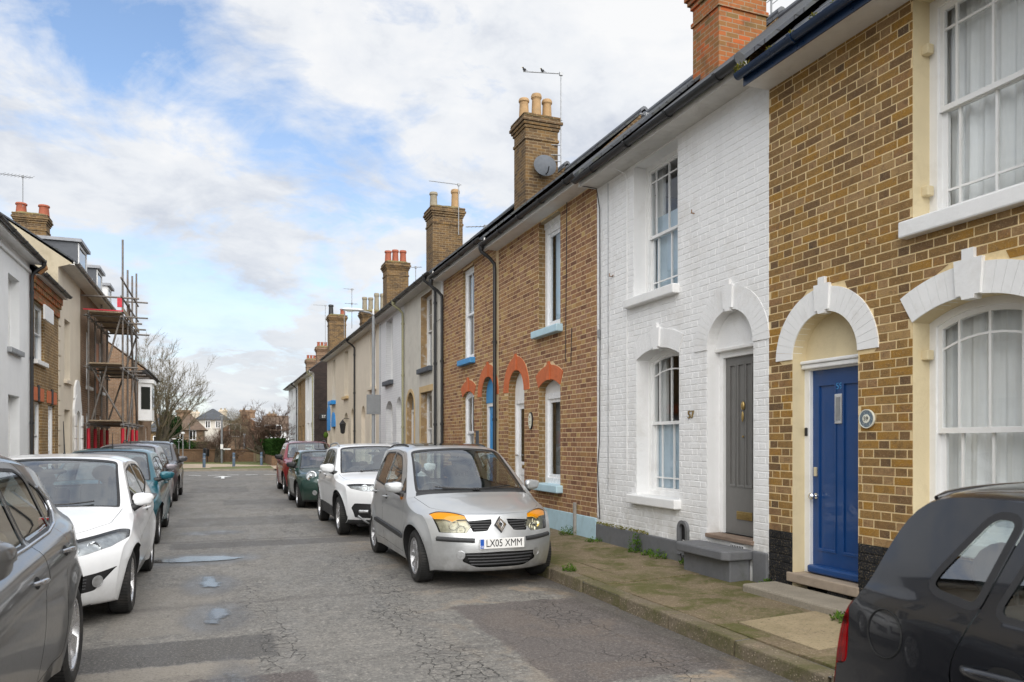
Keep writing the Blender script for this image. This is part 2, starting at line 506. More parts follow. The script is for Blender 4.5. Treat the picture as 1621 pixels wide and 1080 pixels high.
def soften(n, sh, p, lo=.18, hi=.55):
    """let a thin overlay crumble away towards its rim"""
    e = n('ShaderNodeAttribute', {'attribute_name': 'edge'}).outputs['Fac']
    nz = n.math('SUBTRACT', n.noise(p, 11, 6, .7), .5)
    f = n.rng(n.math('ADD', e, n.math('MULTIPLY', nz, 1.3)), lo, hi)
    t = n('ShaderNodeBsdfTransparent').outputs[0]
    return n('ShaderNodeMixShader', None, {0: f, 1: t, 2: sh}).outputs[0]
def ground_mat(name, c_lo, c_hi, speck, bump=.6, wet=False, soft=False):
    if soft is None:
        ground_mat(name + '_soft', c_lo, c_hi, speck, bump, wet, True)
    m = mat_new(name)
    n = NB(m.node_tree)
    p = n.pos()
    lo = n.noise(p, .55, 5, .6, .4)
    mid = n.noise(p, 3.1, 6, .65)
    agg = n.noise(p, 70, 3, .7)
    c = n.mix(n.rng(lo, .35, .65), c_lo, c_hi)
    c = n.mix(n.math('MULTIPLY', n.rng(mid, .45, .75), .5), c, tuple(q * .62 for q in c_lo))
    c = n.mix(n.math('MULTIPLY', n.rng(agg, .55, .72), .55), c, speck)
    c = n.mix(n.math('MULTIPLY', n.rng(agg, .45, .30), .5), c, tuple(q * .35 for q in c_lo))
    ro = n.rng(mid, .3, .7, .28 if wet else .62, .5 if wet else .88)
    sh = n.pbr(c, ro, normal=n.bump(n.math('ADD', agg, n.math('MULTIPLY', mid, .6)), bump, .008), spec=.5 if wet else .35)
    n.out(soften(n, sh, p) if soft else sh)
    MT[name] = m
    return m
ground_mat('asphalt_dark', (.120, .117, .112), (.158, .151, .142), (.2, .19, .18), soft=None)
ground_mat('asphalt_red', (.115, .096, .090), (.150, .128, .118), (.24, .21, .19), soft=None)
ground_mat('asphalt_pale', (.175, .163, .145), (.215, .198, .172), (.30, .28, .25), soft=None)
ground_mat('asphalt_wet', (.028, .028, .030), (.042, .041, .042), (.06, .06, .06), .25, True)
ground_mat('concrete_pale', (.36, .30, .20), (.43, .36, .25), (.5, .44, .33))
ground_mat('concrete_warm', (.26, .23, .18), (.33, .29, .23), (.42, .38, .3), soft=None)
ground_mat('tarmac_far', (.13, .13, .128), (.15, .15, .148), (.18, .18, .18))
ground_mat('grass_ground', (.10, .12, .035), (.16, .17, .05), (.2, .18, .07))
ground_mat('gravel_path', (.42, .34, .25), (.48, .39, .29), (.5, .44, .36))

def road_mat():
    m = mat_new('road_asphalt')
    n = NB(m.node_tree)
    p = n.pos()
    x, y, z = n.sep(p)
    lo = n.noise(p, .45, 5, .6, .5)
    mid = n.noise(n.scale(p, (1.4, .55, 1)), 2.0, 7, .65, .3)
    agg = n.noise(p, 48, 4, .8)
    c = n.mix(n.rng(lo, .35, .66), (.138, .134, .125), (.190, .180, .162))
    c = n.mix(n.math('MULTIPLY', n.rng(mid, .5, .75), .4), c, (.115, .112, .108))
    mot = n.noise(p, 7.5, 5, .65, .2)
    c = n.mix(n.math('MULTIPLY', n.rng(mot, .50, .68), .62), c, (.088, .084, .078))
    c = n.mix(n.math('MULTIPLY', n.rng(mot, .48, .32), .5), c, (.26, .243, .215))
    chip = n.noise(p, 26, 3, .7)
    c = n.mix(n.math('MULTIPLY', n.rng(chip, .56, .66), .7), c, (.33, .31, .28))
    c = n.mix(n.math('MULTIPLY', n.rng(chip, .44, .33), .7), c, (.055, .052, .049))
    # worn, sandy blotches towards the right-hand kerb
    kerbside = n.rng(x, 1.5, 3.2)
    blot = n.noise(p, 1.25, 8, .7, .8)
    c = n.mix(n.math('MULTIPLY', n.math('MULTIPLY', n.rng(blot, .50, .58), kerbside), .8), c, (.33, .255, .175))
    blot2 = n.noise(n.scale(p, (1, 1, 1)), 1.9, 7, .7, .6)
    c = n.mix(n.math('MULTIPLY', n.rng(blot2, .57, .68), .38), c, (.095, .084, .078))
    # trench repairs: cut rectangles whose rims have crumbled
    wx = n.math('ADD', x, n.math('MULTIPLY', n.math('SUBTRACT', n.noise(p, 5, 6, .75), .5), .22))
    wy = n.math('ADD', y, n.math('MULTIPLY', n.math('SUBTRACT', n.noise(n.scale(p, (1, 1, 1)), 4.3, 6, .75, .3), .5), .30))
    for x0, x1, y0, y1, col, am in [(-1.2, .62, 4.55, 5.5, (.085, .070, .066), .9), (-1.0, .42, 5.95, 6.65, (.078, .075, .072), .9), (-1.4, .35, 3.3, 4.5, (.235, .212, .178), .8), (-1.2, .25, 5.5, 5.92, (.24, .215, .18), .8), (-.9, 0, 6.9, 9.1, (.20, .183, .158), .5),
                                   (2.1, 3.5, 4.5, 7.1, (.088, .074, .070), .8), (1.8, 3.5, 2.4, 4.3, (.22, .20, .165), .7), (-.7, 2.4, 12.3, 13.0, (.075, .072, .070), .75), (-.8, 1.8, 15.5, 17.3, (.10, .097, .092), .6), (.1, 2.1, 20.5, 22.4, (.095, .092, .088), .6), (-.9, .9, 26, 29, (.10, .097, .092), .6), (-.9, 2, 32, 34, (.12, .116, .11), .4)]:
        e = .022
        mk = n.math('MULTIPLY', n.math('MULTIPLY', n.rng(wx, x0 - e, x0 + e), n.rng(wx, x1 - e, x1 + e, 1, 0)), n.math('MULTIPLY', n.rng(wy, y0 - e, y0 + e), n.rng(wy, y1 - e, y1 + e, 1, 0)))
        c = n.mix(n.math('MULTIPLY', mk, am), c, col)
    damp = None
    for px_, py_, rx_, ry_ in [(-.25, 11.2, .85, .60), (-.10, 9.2, .34, .80), (-.02, 7.45, .34, .70), (.10, 5.0, .22, 1.1), (-.1, 14.4, .6, .4), (.1, 3.9, .2, .5)]:
        q_ = n.math('ADD', n.math('POWER', n.math('DIVIDE', n.math('SUBTRACT', wx, px_), rx_), 2.0), n.math('POWER', n.math('DIVIDE', n.math('SUBTRACT', wy, py_), ry_), 2.0))
        m_ = n.rng(q_, .45, 1.15, 1, 0)
        damp = m_ if damp is None else n.math('MAXIMUM', damp, m_)
    c = n.mix(n.math('MULTIPLY', damp, .55), c, (.055, .052, .050))
    # grit and damp soil gathered in the channel beside the right-hand kerb
    gut = n.math('MULTIPLY', n.rng(n.math('ADD', x, n.math('MULTIPLY', n.math('SUBTRACT', n.noise(p, 3.5, 6, .7), .5), .7)), 3.25, 3.5), n.rng(y, 1.0, 2.0))
    c = n.mix(n.math('MULTIPLY', gut, .75), c, (.058, .050, .042))
    # cross joints of old trench reinstatements
    wob = n.math('MULTIPLY', n.math('SUBTRACT', n.noise(p, 1.7, 5, .7), .5), .5)
    yy = n.math('ADD', y, wob)
    for yc, wd, am in [(8.05, .10, .4), (13.2, .12, .55), (17.0, .10, .4), (21.0, .14, .4), (26.0, .12, .4), (5.6, .05, .3)]:
        dd = n.math('ABSOLUTE', n.math('SUBTRACT', yy, yc))
        c = n.mix(n.math('MULTIPLY', n.rng(dd, wd * .4, wd, 1, 0), am), c, (.075, .068, .064))
    # crazed cracks: cells' borders, only in bands along the wheel tracks
    pw = n.scale(p, (1, 1, 0))
    wv = n('ShaderNodeVectorMath', {'operation': 'ADD'}, {0: pw, 1: n('ShaderNodeVectorMath', {'operation': 'SCALE'}, {0: n('ShaderNodeTexNoise', None, {'Vector': pw, 'Scale': 7.0}).outputs[1], 3: .16}).outputs[0]}).outputs[0]
    vo = n('ShaderNodeTexVoronoi', {'feature': 'DISTANCE_TO_EDGE', 'voronoi_dimensions': '2D'}, {'Vector': wv, 'Scale': 8.5}).outputs[0]
    vo2 = n('ShaderNodeTexVoronoi', {'feature': 'DISTANCE_TO_EDGE', 'voronoi_dimensions': '2D'}, {'Vector': wv, 'Scale': 2.2}).outputs[0]
    bands = None
    patchn = n.noise(n.scale(p, (1, .55, 1)), 1.6, 4, .6)
    for xc, wd, y0, y1 in [(1.62, .30, 4.0, 11.5), (.42, .22, 3.5, 9.6), (1.25, .2, 13, 20), (3.0, .3, 3.5, 8)]:
        xw = n.math('ADD', x, n.math('MULTIPLY', n.math('SUBTRACT', n.noise(p, .8, 3), .5), .8))
        b = n.rng(n.math('ABSOLUTE', n.math('SUBTRACT', xw, xc)), wd * .6, wd, 1, 0)
        b = n.math('MULTIPLY', b, n.math('MULTIPLY', n.rng(y, y0, y0 + .6), n.rng(y, y1 - .6, y1, 1, 0)))
        bands = b if bands is None else n.math('MAXIMUM', bands, b)
    bands = n.math('MULTIPLY', bands, n.rng(patchn, .44, .54))
    crack = n.math('MULTIPLY', n.rng(vo, .012, .045, 1, 0), bands)
    crack2 = n.math('MULTIPLY', n.rng(vo2, .002, .007, 1, 0), n.rng(n.noise(p, .6, 3), .55, .62))
    crack = n.math('MAXIMUM', crack, n.math('MULTIPLY', crack2, .7))
    c = n.mix(n.math('MULTIPLY', n.rng(agg, .53, .66), .6), c, (.30, .28, .25))
    c = n.mix(n.math('MULTIPLY', n.rng(agg, .47, .33), .6), c, (.045, .043, .041))
    c = n.mix(n.math('MULTIPLY', crack, .88), c, (.018, .017, .016))
    hgt = n.math('SUBTRACT', n.math('ADD', n.math('MULTIPLY', agg, .6), n.math('MULTIPLY', mid, .6)), n.math('MULTIPLY', crack, 1.6))
    ro = n.math('SUBTRACT', n.rng(mid, .3, .72, .55, .85), n.math('MULTIPLY', damp, .28))
    n.out(n.pbr(c, ro, normal=n.bump(hgt, .65, .010), spec=.4))
    MT['road_asphalt'] = m
road_mat()

def pavement_mat(name, base, moss_amt):
    m = mat_new(name)
    n = NB(m.node_tree)
    p = n.pos()
    agg = n.noise(p, 42, 4, .8)
    st = n('ShaderNodeTexVoronoi', {'feature': 'F1'}, {'Vector': p, 'Scale': 42.0})
    lo = n.noise(p, 1.3, 6, .65, .5)
    c = n.mix(n.rng(lo, .3, .7), tuple(q * .66 for q in base), base)
    moss = n.noise(p, 1.9, 8, .70, .6)
    mo2 = n.noise(p, 20, 5, .7)
    f = n.math('MULTIPLY', n.rng(n.math('ADD', moss, n.math('MULTIPLY', mo2, .22)), .56, .70), moss_amt)
    peb = n.math('MULTIPLY', n.rng(st.outputs['Distance'], .30, .18), n.rng(n.sep(st.outputs['Color'])[0], .62, .70))
    c = n.mix(n.math('MULTIPLY', peb, .8), c, (.46, .38, .27))
    c = n.mix(n.math('MULTIPLY', n.rng(agg, .55, .68), .55), c, (.36, .30, .21))
    c = n.mix(n.math('MULTIPLY', n.rng(agg, .46, .32), .65), c, (.045, .04, .028))
    c = n.mix(f, c, (.085, .088, .022))
    worn = n.noise(p, 2.6, 6, .7, .8)
    c = n.mix(n.math('MULTIPLY', n.rng(worn, .60, .70), .5), c, (.34, .25, .17))
    h = n.math('ADD', n.math('ADD', agg, n.math('MULTIPLY', peb, .6)), n.math('MULTIPLY', lo, .5))
    n.out(n.pbr(c, .9, normal=n.bump(h, .8, .012), spec=.25))
    MT[name] = m
pavement_mat('pavement_mossy', (.225, .175, .11), .85)
pavement_mat('pavement_pale', (.40, .32, .20), .2)
pavement_mat('kerb_stone', (.20, .165, .115), .6)

def puddle_mat():
    m = mat_new('puddle_water')
    n = NB(m.node_tree)
    p = n.pos()
    rip = n.noise(p, 14, 2, .5)
    n.out(soften(n, n.pbr((.075, .072, .069), .13, normal=n.bump(rip, .08, .01), spec=.35), p, .35, .85))
    MT['puddle_water'] = m
puddle_mat()
def damp_mat():
    m = mat_new('damp_film')
    n = NB(m.node_tree)
    p = n.pos()
    agg = n.noise(p, 62, 3, .75)
    n.out(soften(n, n.pbr(n.mix(n.rng(agg, .4, .7), (.085, .083, .081), (.125, .121, .116)), n.rng(n.noise(p, 9, 5), .35, .65, .28, .60), normal=n.bump(agg, .25, .006), spec=.6), p, .2, .9))
    MT['damp_film'] = m
damp_mat()
def leafmat(name, a, b):
    m = mat_new(name)
    n = NB(m.node_tree)
    r_ = n('ShaderNodeNewGeometry').outputs['Random Per Island']
    c = n.mix(r_, a, b)
    d = n('ShaderNodeBsdfDiffuse', None, {0: c}).outputs[0]
    t = n('ShaderNodeBsdfTranslucent', None, {0: c}).outputs[0]
    n.out(n('ShaderNodeMixShader', None, {0: .25, 1: d, 2: t}).outputs[0])
    MT[name] = m
leafmat('weed_leaf', (.05, .12, .02), (.13, .20, .035))
leafmat('moss_leaf', (.10, .13, .02), (.30, .24, .05))
leafmat('hedge_leaf', (.015, .040, .012), (.04, .085, .02))
leafmat('evergreen_leaf', (.012, .035, .012), (.03, .06, .02))
leafmat('twig_brown', (.13, .088, .068), (.21, .15, .115))
leafmat('twig_dark', (.15, .13, .085), (.23, .195, .13))
surf('bark', (.085, .072, .05), .95, .3, 6, .6, 30, dirt=((.10, .11, .04), .5, 3))
brickfar('far_stock', [(.30, .185, .075), (.20, .12, .05), (.10, .07, .045)], (.42, .34, .22))
brickfar('chimney_stock', [(.20, .118, .046), (.095, .060, .034), (.035, .028, .022)], (.25, .19, .115))
brickfar('chimney_red', [(.46, .11, .030), (.20, .125, .045), (.07, .045, .03)], (.30, .22, .14))
brickfar('far_dark', [(.030, .022, .020), (.045, .030, .026), (.02, .016, .016)], (.05, .045, .04))
brickfar('far_white_brick', [(.74, .745, .75), (.72, .725, .73), (.6, .6, .6)], (.64, .64, .65), paint=True)
brickfar('far_cream_brick', [(.65, .565, .44), (.63, .545, .425), (.5, .43, .33)], (.57, .49, .38), paint=True)
brickfar('far_brown_brick', [(.25, .15, .085), (.19, .115, .07), (.12, .08, .05)], (.32, .26, .2))
brickfar('slate_rows', [(.085, .092, .105), (.065, .07, .082), (.11, .115, .08)], (.03, .03, .035), .25, .2)
brickfar('tile_rows', [(.20, .085, .045), (.16, .07, .04), (.20, .15, .05)], (.08, .04, .03), .17, .12)
brickfar('brown_tile_rows', [(.155, .105, .075), (.12, .085, .065), (.16, .13, .08)], (.06, .045, .035), .17, .12)
brickfar('wall_brown', [(.24, .135, .075), (.18, .105, .062), (.12, .085, .06)], (.25, .19, .13))
# ------------------------------------------------------------------ ground, road, pavements
WR, WL = 5.2, -4.2            # facade planes
KR, KL = 3.64, -2.78          # kerb faces
def sheet(name, poly, z, mat, kind='structure', parent=None, sub=0, uneven=0.0):
    b = MB()
    b.add([(x, y, z) for x, y in poly], [tuple(range(len(poly)))])
    o = b.build(name, mat, parent)
    if parent is None: o['kind'] = kind
    return o
sheet('ground', [(-900, -300), (900, -300), (900, 1500), (-900, 1500)], -.03, MT['tarmac_far'])
# carriageway as a gently uneven grid
def road():
    b = MB()
    xs = [KL - .05 + (KR + .1 - KL) * i / 26 for i in range(27)]
    ys = [-14 + .45 * j for j in range(0, 134)]
    r2 = random.Random(3)
    ph = [(r2.uniform(.3, 1.6), r2.uniform(.2, .9), r2.uniform(0, 6)) for _ in range(8)]
    def h(x, y):
        v = sum(math.sin(x * a + y * c + p) for a, c, p in ph) / 8 * .008
        edge = min(x - KL, KR - x)
        return v - .02 * max(0, 1 - edge / .6) - .004
    vs = [(x, y, h(x, y)) for y in ys for x in xs]
    nx = len(xs)
    b.add(vs, [(j * nx + i, j * nx + i + 1, (j + 1) * nx + i + 1, (j + 1) * nx + i) for j in range(len(ys) - 1) for i in range(nx - 1)])
    o = b.build('road', MT['road_asphalt'], None, 60)
    o['kind'] = 'structure'
    return h
road_h = road()
ROAD = bpy.data.objects['road']

def blob(cx, cy, rx, ry, k=18, jit=.22, seed=1, rot=0.0):
    q = random.Random(seed)
    out = []
    ph = [(q.uniform(0, 6.28), jit / (1 + .55 * m)) for m in range(6)]
    k = k * 2
    for i in range(k):
        g = 2 * math.pi * i / k
        f = 1 + sum(a * math.sin((m + 2) * g + p_) for m, (p_, a) in enumerate(ph)) * .8
        x, y = rx * f * math.cos(g), ry * f * math.sin(g)
        out.append((cx + x * math.cos(rot) - y * math.sin(rot), cy + x * math.sin(rot) + y * math.cos(rot)))
    return out
def quadpatch(x0, x1, y0, y1, seed, j=.05, k=9):
    """a hand-cut rectangle with wavering edges"""
    q = random.Random(seed)
    pts = []
    for (ax, ay), (bx, by) in [((x0, y0), (x1, y0)), ((x1, y0), (x1, y1)), ((x1, y1), (x0, y1)), ((x0, y1), (x0, y0))]:
        for i in range(k):
            t = i / k
            pts.append((ax + (bx - ax) * t + q.uniform(-j, j), ay + (by - ay) * t + q.uniform(-j, j)))
    return pts
def fill(poly, step=.12):
    """triangulate a polygon with inner points so that it can follow the road"""
    xs = [p[0] for p in poly]; ys = [p[1] for p in poly]
    pts = [Vector(p) for p in poly]
    nn = len(pts)
    x = min(xs)
    while x < max(xs):
        y = min(ys)
        while y < max(ys):
            pts.append(Vector((x + .013, y + .017)))
            y += step
        x += step
    r_ = MG.delaunay_2d_cdt(pts, [], [list(range(nn))], 1, 1e-5)
    return [tuple(v) for v in r_[0]], [tuple(f) for f in r_[2]]
def dense_poly(poly, step):
    out = []
    for i in range(len(poly)):
        a, c = Vector(poly[i]), Vector(poly[(i + 1) % len(poly)])
        m = max(1, int((c - a).length / step))
        out += [tuple(a.lerp(c, j / m)) for j in range(m)]
    return out
def edge_attr(o, k, w=.14):
    me = o.data
    at = me.attributes.new('edge', 'FLOAT', 'POINT')
    P_ = np.array([tuple(v.co)[:2] for v in me.vertices])
    B_ = P_[:k]
    dd = np.sqrt(((P_[:, None, :] - B_[None]) ** 2).sum(-1)).min(1)
    vals = np.clip(dd / w, 0, 1).tolist()
    at.data.foreach_set('value', vals)
def patch(name, poly, mat, lift):
    poly = dense_poly(poly, .06)
    v, f = fill(poly, .08)
    b = MB()
    b.add([(x, y, road_h(x, y) + lift * .55 + .001) for x, y in v], f)
    o = b.build(name, MT.get(mat.name + '_soft', mat), ROAD)
    edge_attr(o, len(poly), .10)
    return o
# damp rims and puddles along the left wheel track
for i, (x, y, rx, ry) in enumerate([(-.30, 11.2, .46, .30), (-.10, 9.3, .13, .40), (-.02, 7.5, .13, .34), (.10, 5.25, .10, .40), (.10, 4.55, .08, .26), (-.1, 14.4, .5, .35)]):
    if i < 5:
        bl_ = dense_poly(blob(x, y, rx * 1.25, ry * 1.2, 36, .15, 60 + i), .04)
        v, f = fill(bl_, .05)
        b = MB(); b.add([(a, c, road_h(a, c) + .009) for a, c in v], f)
        o = b.build('puddle', MT['puddle_water'], None, 60)
        edge_attr(o, len(bl_), .13)
        tag(o, ['wide puddle by the rear wheel of the white hatchback', 'long puddle in the wheel track beside the white hatchback', 'round puddle beside the front wheel of the white hatchback', 'shallow puddle lying across the reddish tarmac patch', 'narrow damp puddle nearest the camera in the left wheel track'][i], 'puddle', 'puddles in the wheel track', 'thing')

# faded white arrow and give-way dashes at the far end
b = MB()
ax, ay = .15, 36.5
b.add([(ax - .07, ay - 1.2, .012), (ax + .07, ay - 1.2, .012), (ax + .07, ay + .3, .012), (ax - .07, ay + .3, .012)], [(0, 1, 2, 3)])
b.add([(ax - .42, ay + .3, .012), (ax + .42, ay + .3, .012), (ax, ay + 1.5, .012)], [(0, 1, 2)])
b.build('arrow_marking', MT['sign_white'], ROAD)
for i in range(7):
    b = MB(); x = -2.2 + i * .85
    b.add([(x, 38.9, .012), (x + .55, 38.9, .012), (x + .55, 39.15, .012), (x, 39.15, .012)], [(0, 1, 2, 3)])
    b.build('dash_marking', MT['sign_white'], ROAD)

# kerbs: one stone each
def kerbs(xf, sgn, y0, y1, parent, seed):
    q = random.Random(seed)
    y = y0
    while y < y1:
        ln = q.uniform(.78, 1.0)
        h = .108 + q.uniform(-.014, .014)
        dx = q.uniform(-.018, .018)
        b = MB()
        b.box(min(xf + dx, xf + dx + sgn * .17), max(xf + dx, xf + dx + sgn * .17), y + .010, y + ln - .010, -.08, h)
        for k in range(4, 8):
            p = b.v[k]
            b.v[k] = (p[0] + (sgn * .012 if (p[0] - xf - dx) * sgn < .07 else 0), p[1], p[2] + q.uniform(-.006, .006))
        b.build('kerbstone', MT['kerb_stone'], parent, None, .014)
        y += ln
def slab(x0, x1, y0, y1, parent, mat, q, zf, th=.06):
    b = MB()
    g = .006
    b.box(x0 + g, x1 - g, y0 + g, y1 - g, 0, 1)
    t = q.uniform(-.004, .004)
    b.v = [(x, y, zf(x) + t + (q.uniform(-.003, .003)) - (th if z < .5 else 0)) for x, y, z in b.v]
    return b.build('paving_slab', mat, parent, None, .006)
def zr(x): return .108 + (x - KR) / (WR - KR) * .05
def zl(x): return .108 + (KL - x) / (KL - WL) * .05
def pavement(name, sgn, y0, y1):
    bb = MB()
    xk, xw = (KR, WR) if sgn > 0 else (KL, WL)
    z_ = zr if sgn > 0 else zl
    a, c = xk + sgn * .02, xw + sgn * .3
    bb.add([(a, y0, z_(a) - .02), (c, y0, z_(c) - .02), (c, y1, z_(c) - .02), (a, y1, z_(a) - .02)], [(0, 1, 2, 3)])
    o = bb.build(name, MT['asphalt_dark'], None)
    o['kind'] = 'structure'
    return o
PAV = pavement('pavement_right', 1, -10, 40)
kerbs(KR, 1, -4.0, 40, PAV, 11)
q = random.Random(21)
ye = [-4, -2.6, -1.2, .2, 1.6, 3.0, 4.25, 5.15, 7.05, 7.75, 8.4, 9.3, 10.6, 12, 13.5, 15, 17, 19, 21.5, 24, 27, 30, 33.5, 37, 40]
for a, c in zip(ye[:-1], ye[1:]):
    m = MT['pavement_pale'] if abs(a - 4.25) < .01 else MT['pavement_mossy']
    split = 4.12 if a > 7 and a < 9 else None
    x0, x1 = KR + .15, WR - .012
    if split:
        slab(x0, split, a, c, PAV, m, q, zr); slab(split, 4.75, a, c, PAV, m, q, zr); slab(4.75, x1, a, c, PAV, MT['pavement_mossy'], q, zr)
    elif abs(a - 4.25) < .01:
        slab(x0, 3.98, a, c, PAV, MT['pavement_mossy'], q, zr); slab(3.98, x1, a, c, PAV, m, q, zr)
    elif abs(a - 3.0) < .01:
        slab(x0, x1, a, c, PAV, MT['pavement_mossy'], q, zr)
    else:
        slab(x0, x1, a, c, PAV, m, q, zr)
PAVL = pavement('pavement_left', -1, -10, 46)
kerbs(KL, -1, -1.0, 46, PAVL, 12)
y = -1.0
while y < 45:
    ln = 1.6 if y < 12 else 4
    slab(WL + .012, KL - .15, y, min(y + ln, 46), PAVL, MT['pavement_mossy'], q, zl)
    y += ln
# far end: kerb, verge, path
o = sheet('verge', [(-9, 46.2), (14, 45.4), (14, 62), (-9, 62)], .09, MT['grass_ground'])
b = MB(); b.box(-9, 14, 45.2, 45.45, -.05, .10); o2 = b.build('kerb_far', MT['concrete_warm'], None); o2['kind'] = 'structure'
o = sheet('path', [(-9, 47.5), (-.6, 47.2), (-.4, 49.0), (3.5, 50.4), (3.4, 51.0), (-.2, 56), (-9, 58)], .10, MT['gravel_path'])
o = sheet('path_right', [(2.9, 44.6), (4.6, 44.6), (4.4, 57), (3.0, 50)], .104, MT['gravel_path'])
# ------------------------------------------------------------------ house building kit
class Op:
    """an opening (s0..s1 along the street, z0..z1 up) with an arched head of given rise"""
    def __init__(s, s0, s1, z0, z1, rise=0.0, k=None):
        s.s0, s.s1, s.z0, s.z1, s.rise = s0, s1, z0, z1, rise
        s.k = k or (2 if rise <= 1e-4 else 15)
        s.a = (s1 - s0) / 2; s.c = (s0 + s1) / 2
        if rise > 1e-4:
            s.Rr = (s.a ** 2 + rise ** 2) / (2 * rise)
            s.zc = z1 - s.Rr
        s.spring = z1 - rise
    def top(s, x):
        if s.rise <= 1e-4: return s.z1
        t = s.Rr ** 2 - (x - s.c) ** 2
        return s.zc + math.sqrt(max(t, 0.0))
    def outline(s):
        pts = [(s.s0, s.z0), (s.s1, s.z0)]
        for i in range(s.k):
            x = s.s1 + (s.s0 - s.s1) * i / (s.k - 1)
            if s.rise > s.a * .8:
                g = math.pi * i / (s.k - 1); x = s.c + s.a * math.cos(g)
            pts.append((x, s.top(x)))
        return pts
    def inset(s, w, wb=None):
        wb = w if wb is None else wb
        if s.rise <= 1e-4: return Op(s.s0 + w, s.s1 - w, s.z0 + wb, s.z1 - w, 0)
        a2, R2 = s.a - w, s.Rr - w
        sp = s.zc + math.sqrt(max(R2 * R2 - a2 * a2, 0))
        return Op(s.s0 + w, s.s1 - w, s.z0 + wb, s.z1 - w, s.z1 - w - sp, s.k)
    def span(s, z, grow=0.0):
        """blocked interval at height z; grow = width of the arch ring round the head"""
        if z < s.z0: return None
        if z <= s.spring: 
            return (s.s0, s.s1)
        if s.rise <= 1e-4:
            return (s.s0 - 0, s.s1 + 0) if z <= s.z1 + grow else None
        R2 = s.Rr + grow
        t = R2 * R2 - (z - s.zc) ** 2
        if t <= 0: return None
        h = math.sqrt(t)
        if s.rise < s.a * .8:      # segmental: radial ends
            lim = s.a * (1 + (z - s.spring) / max(s.Rr, .1)) + .01
            h = min(h, lim)
        return (s.c - h, s.c + h)

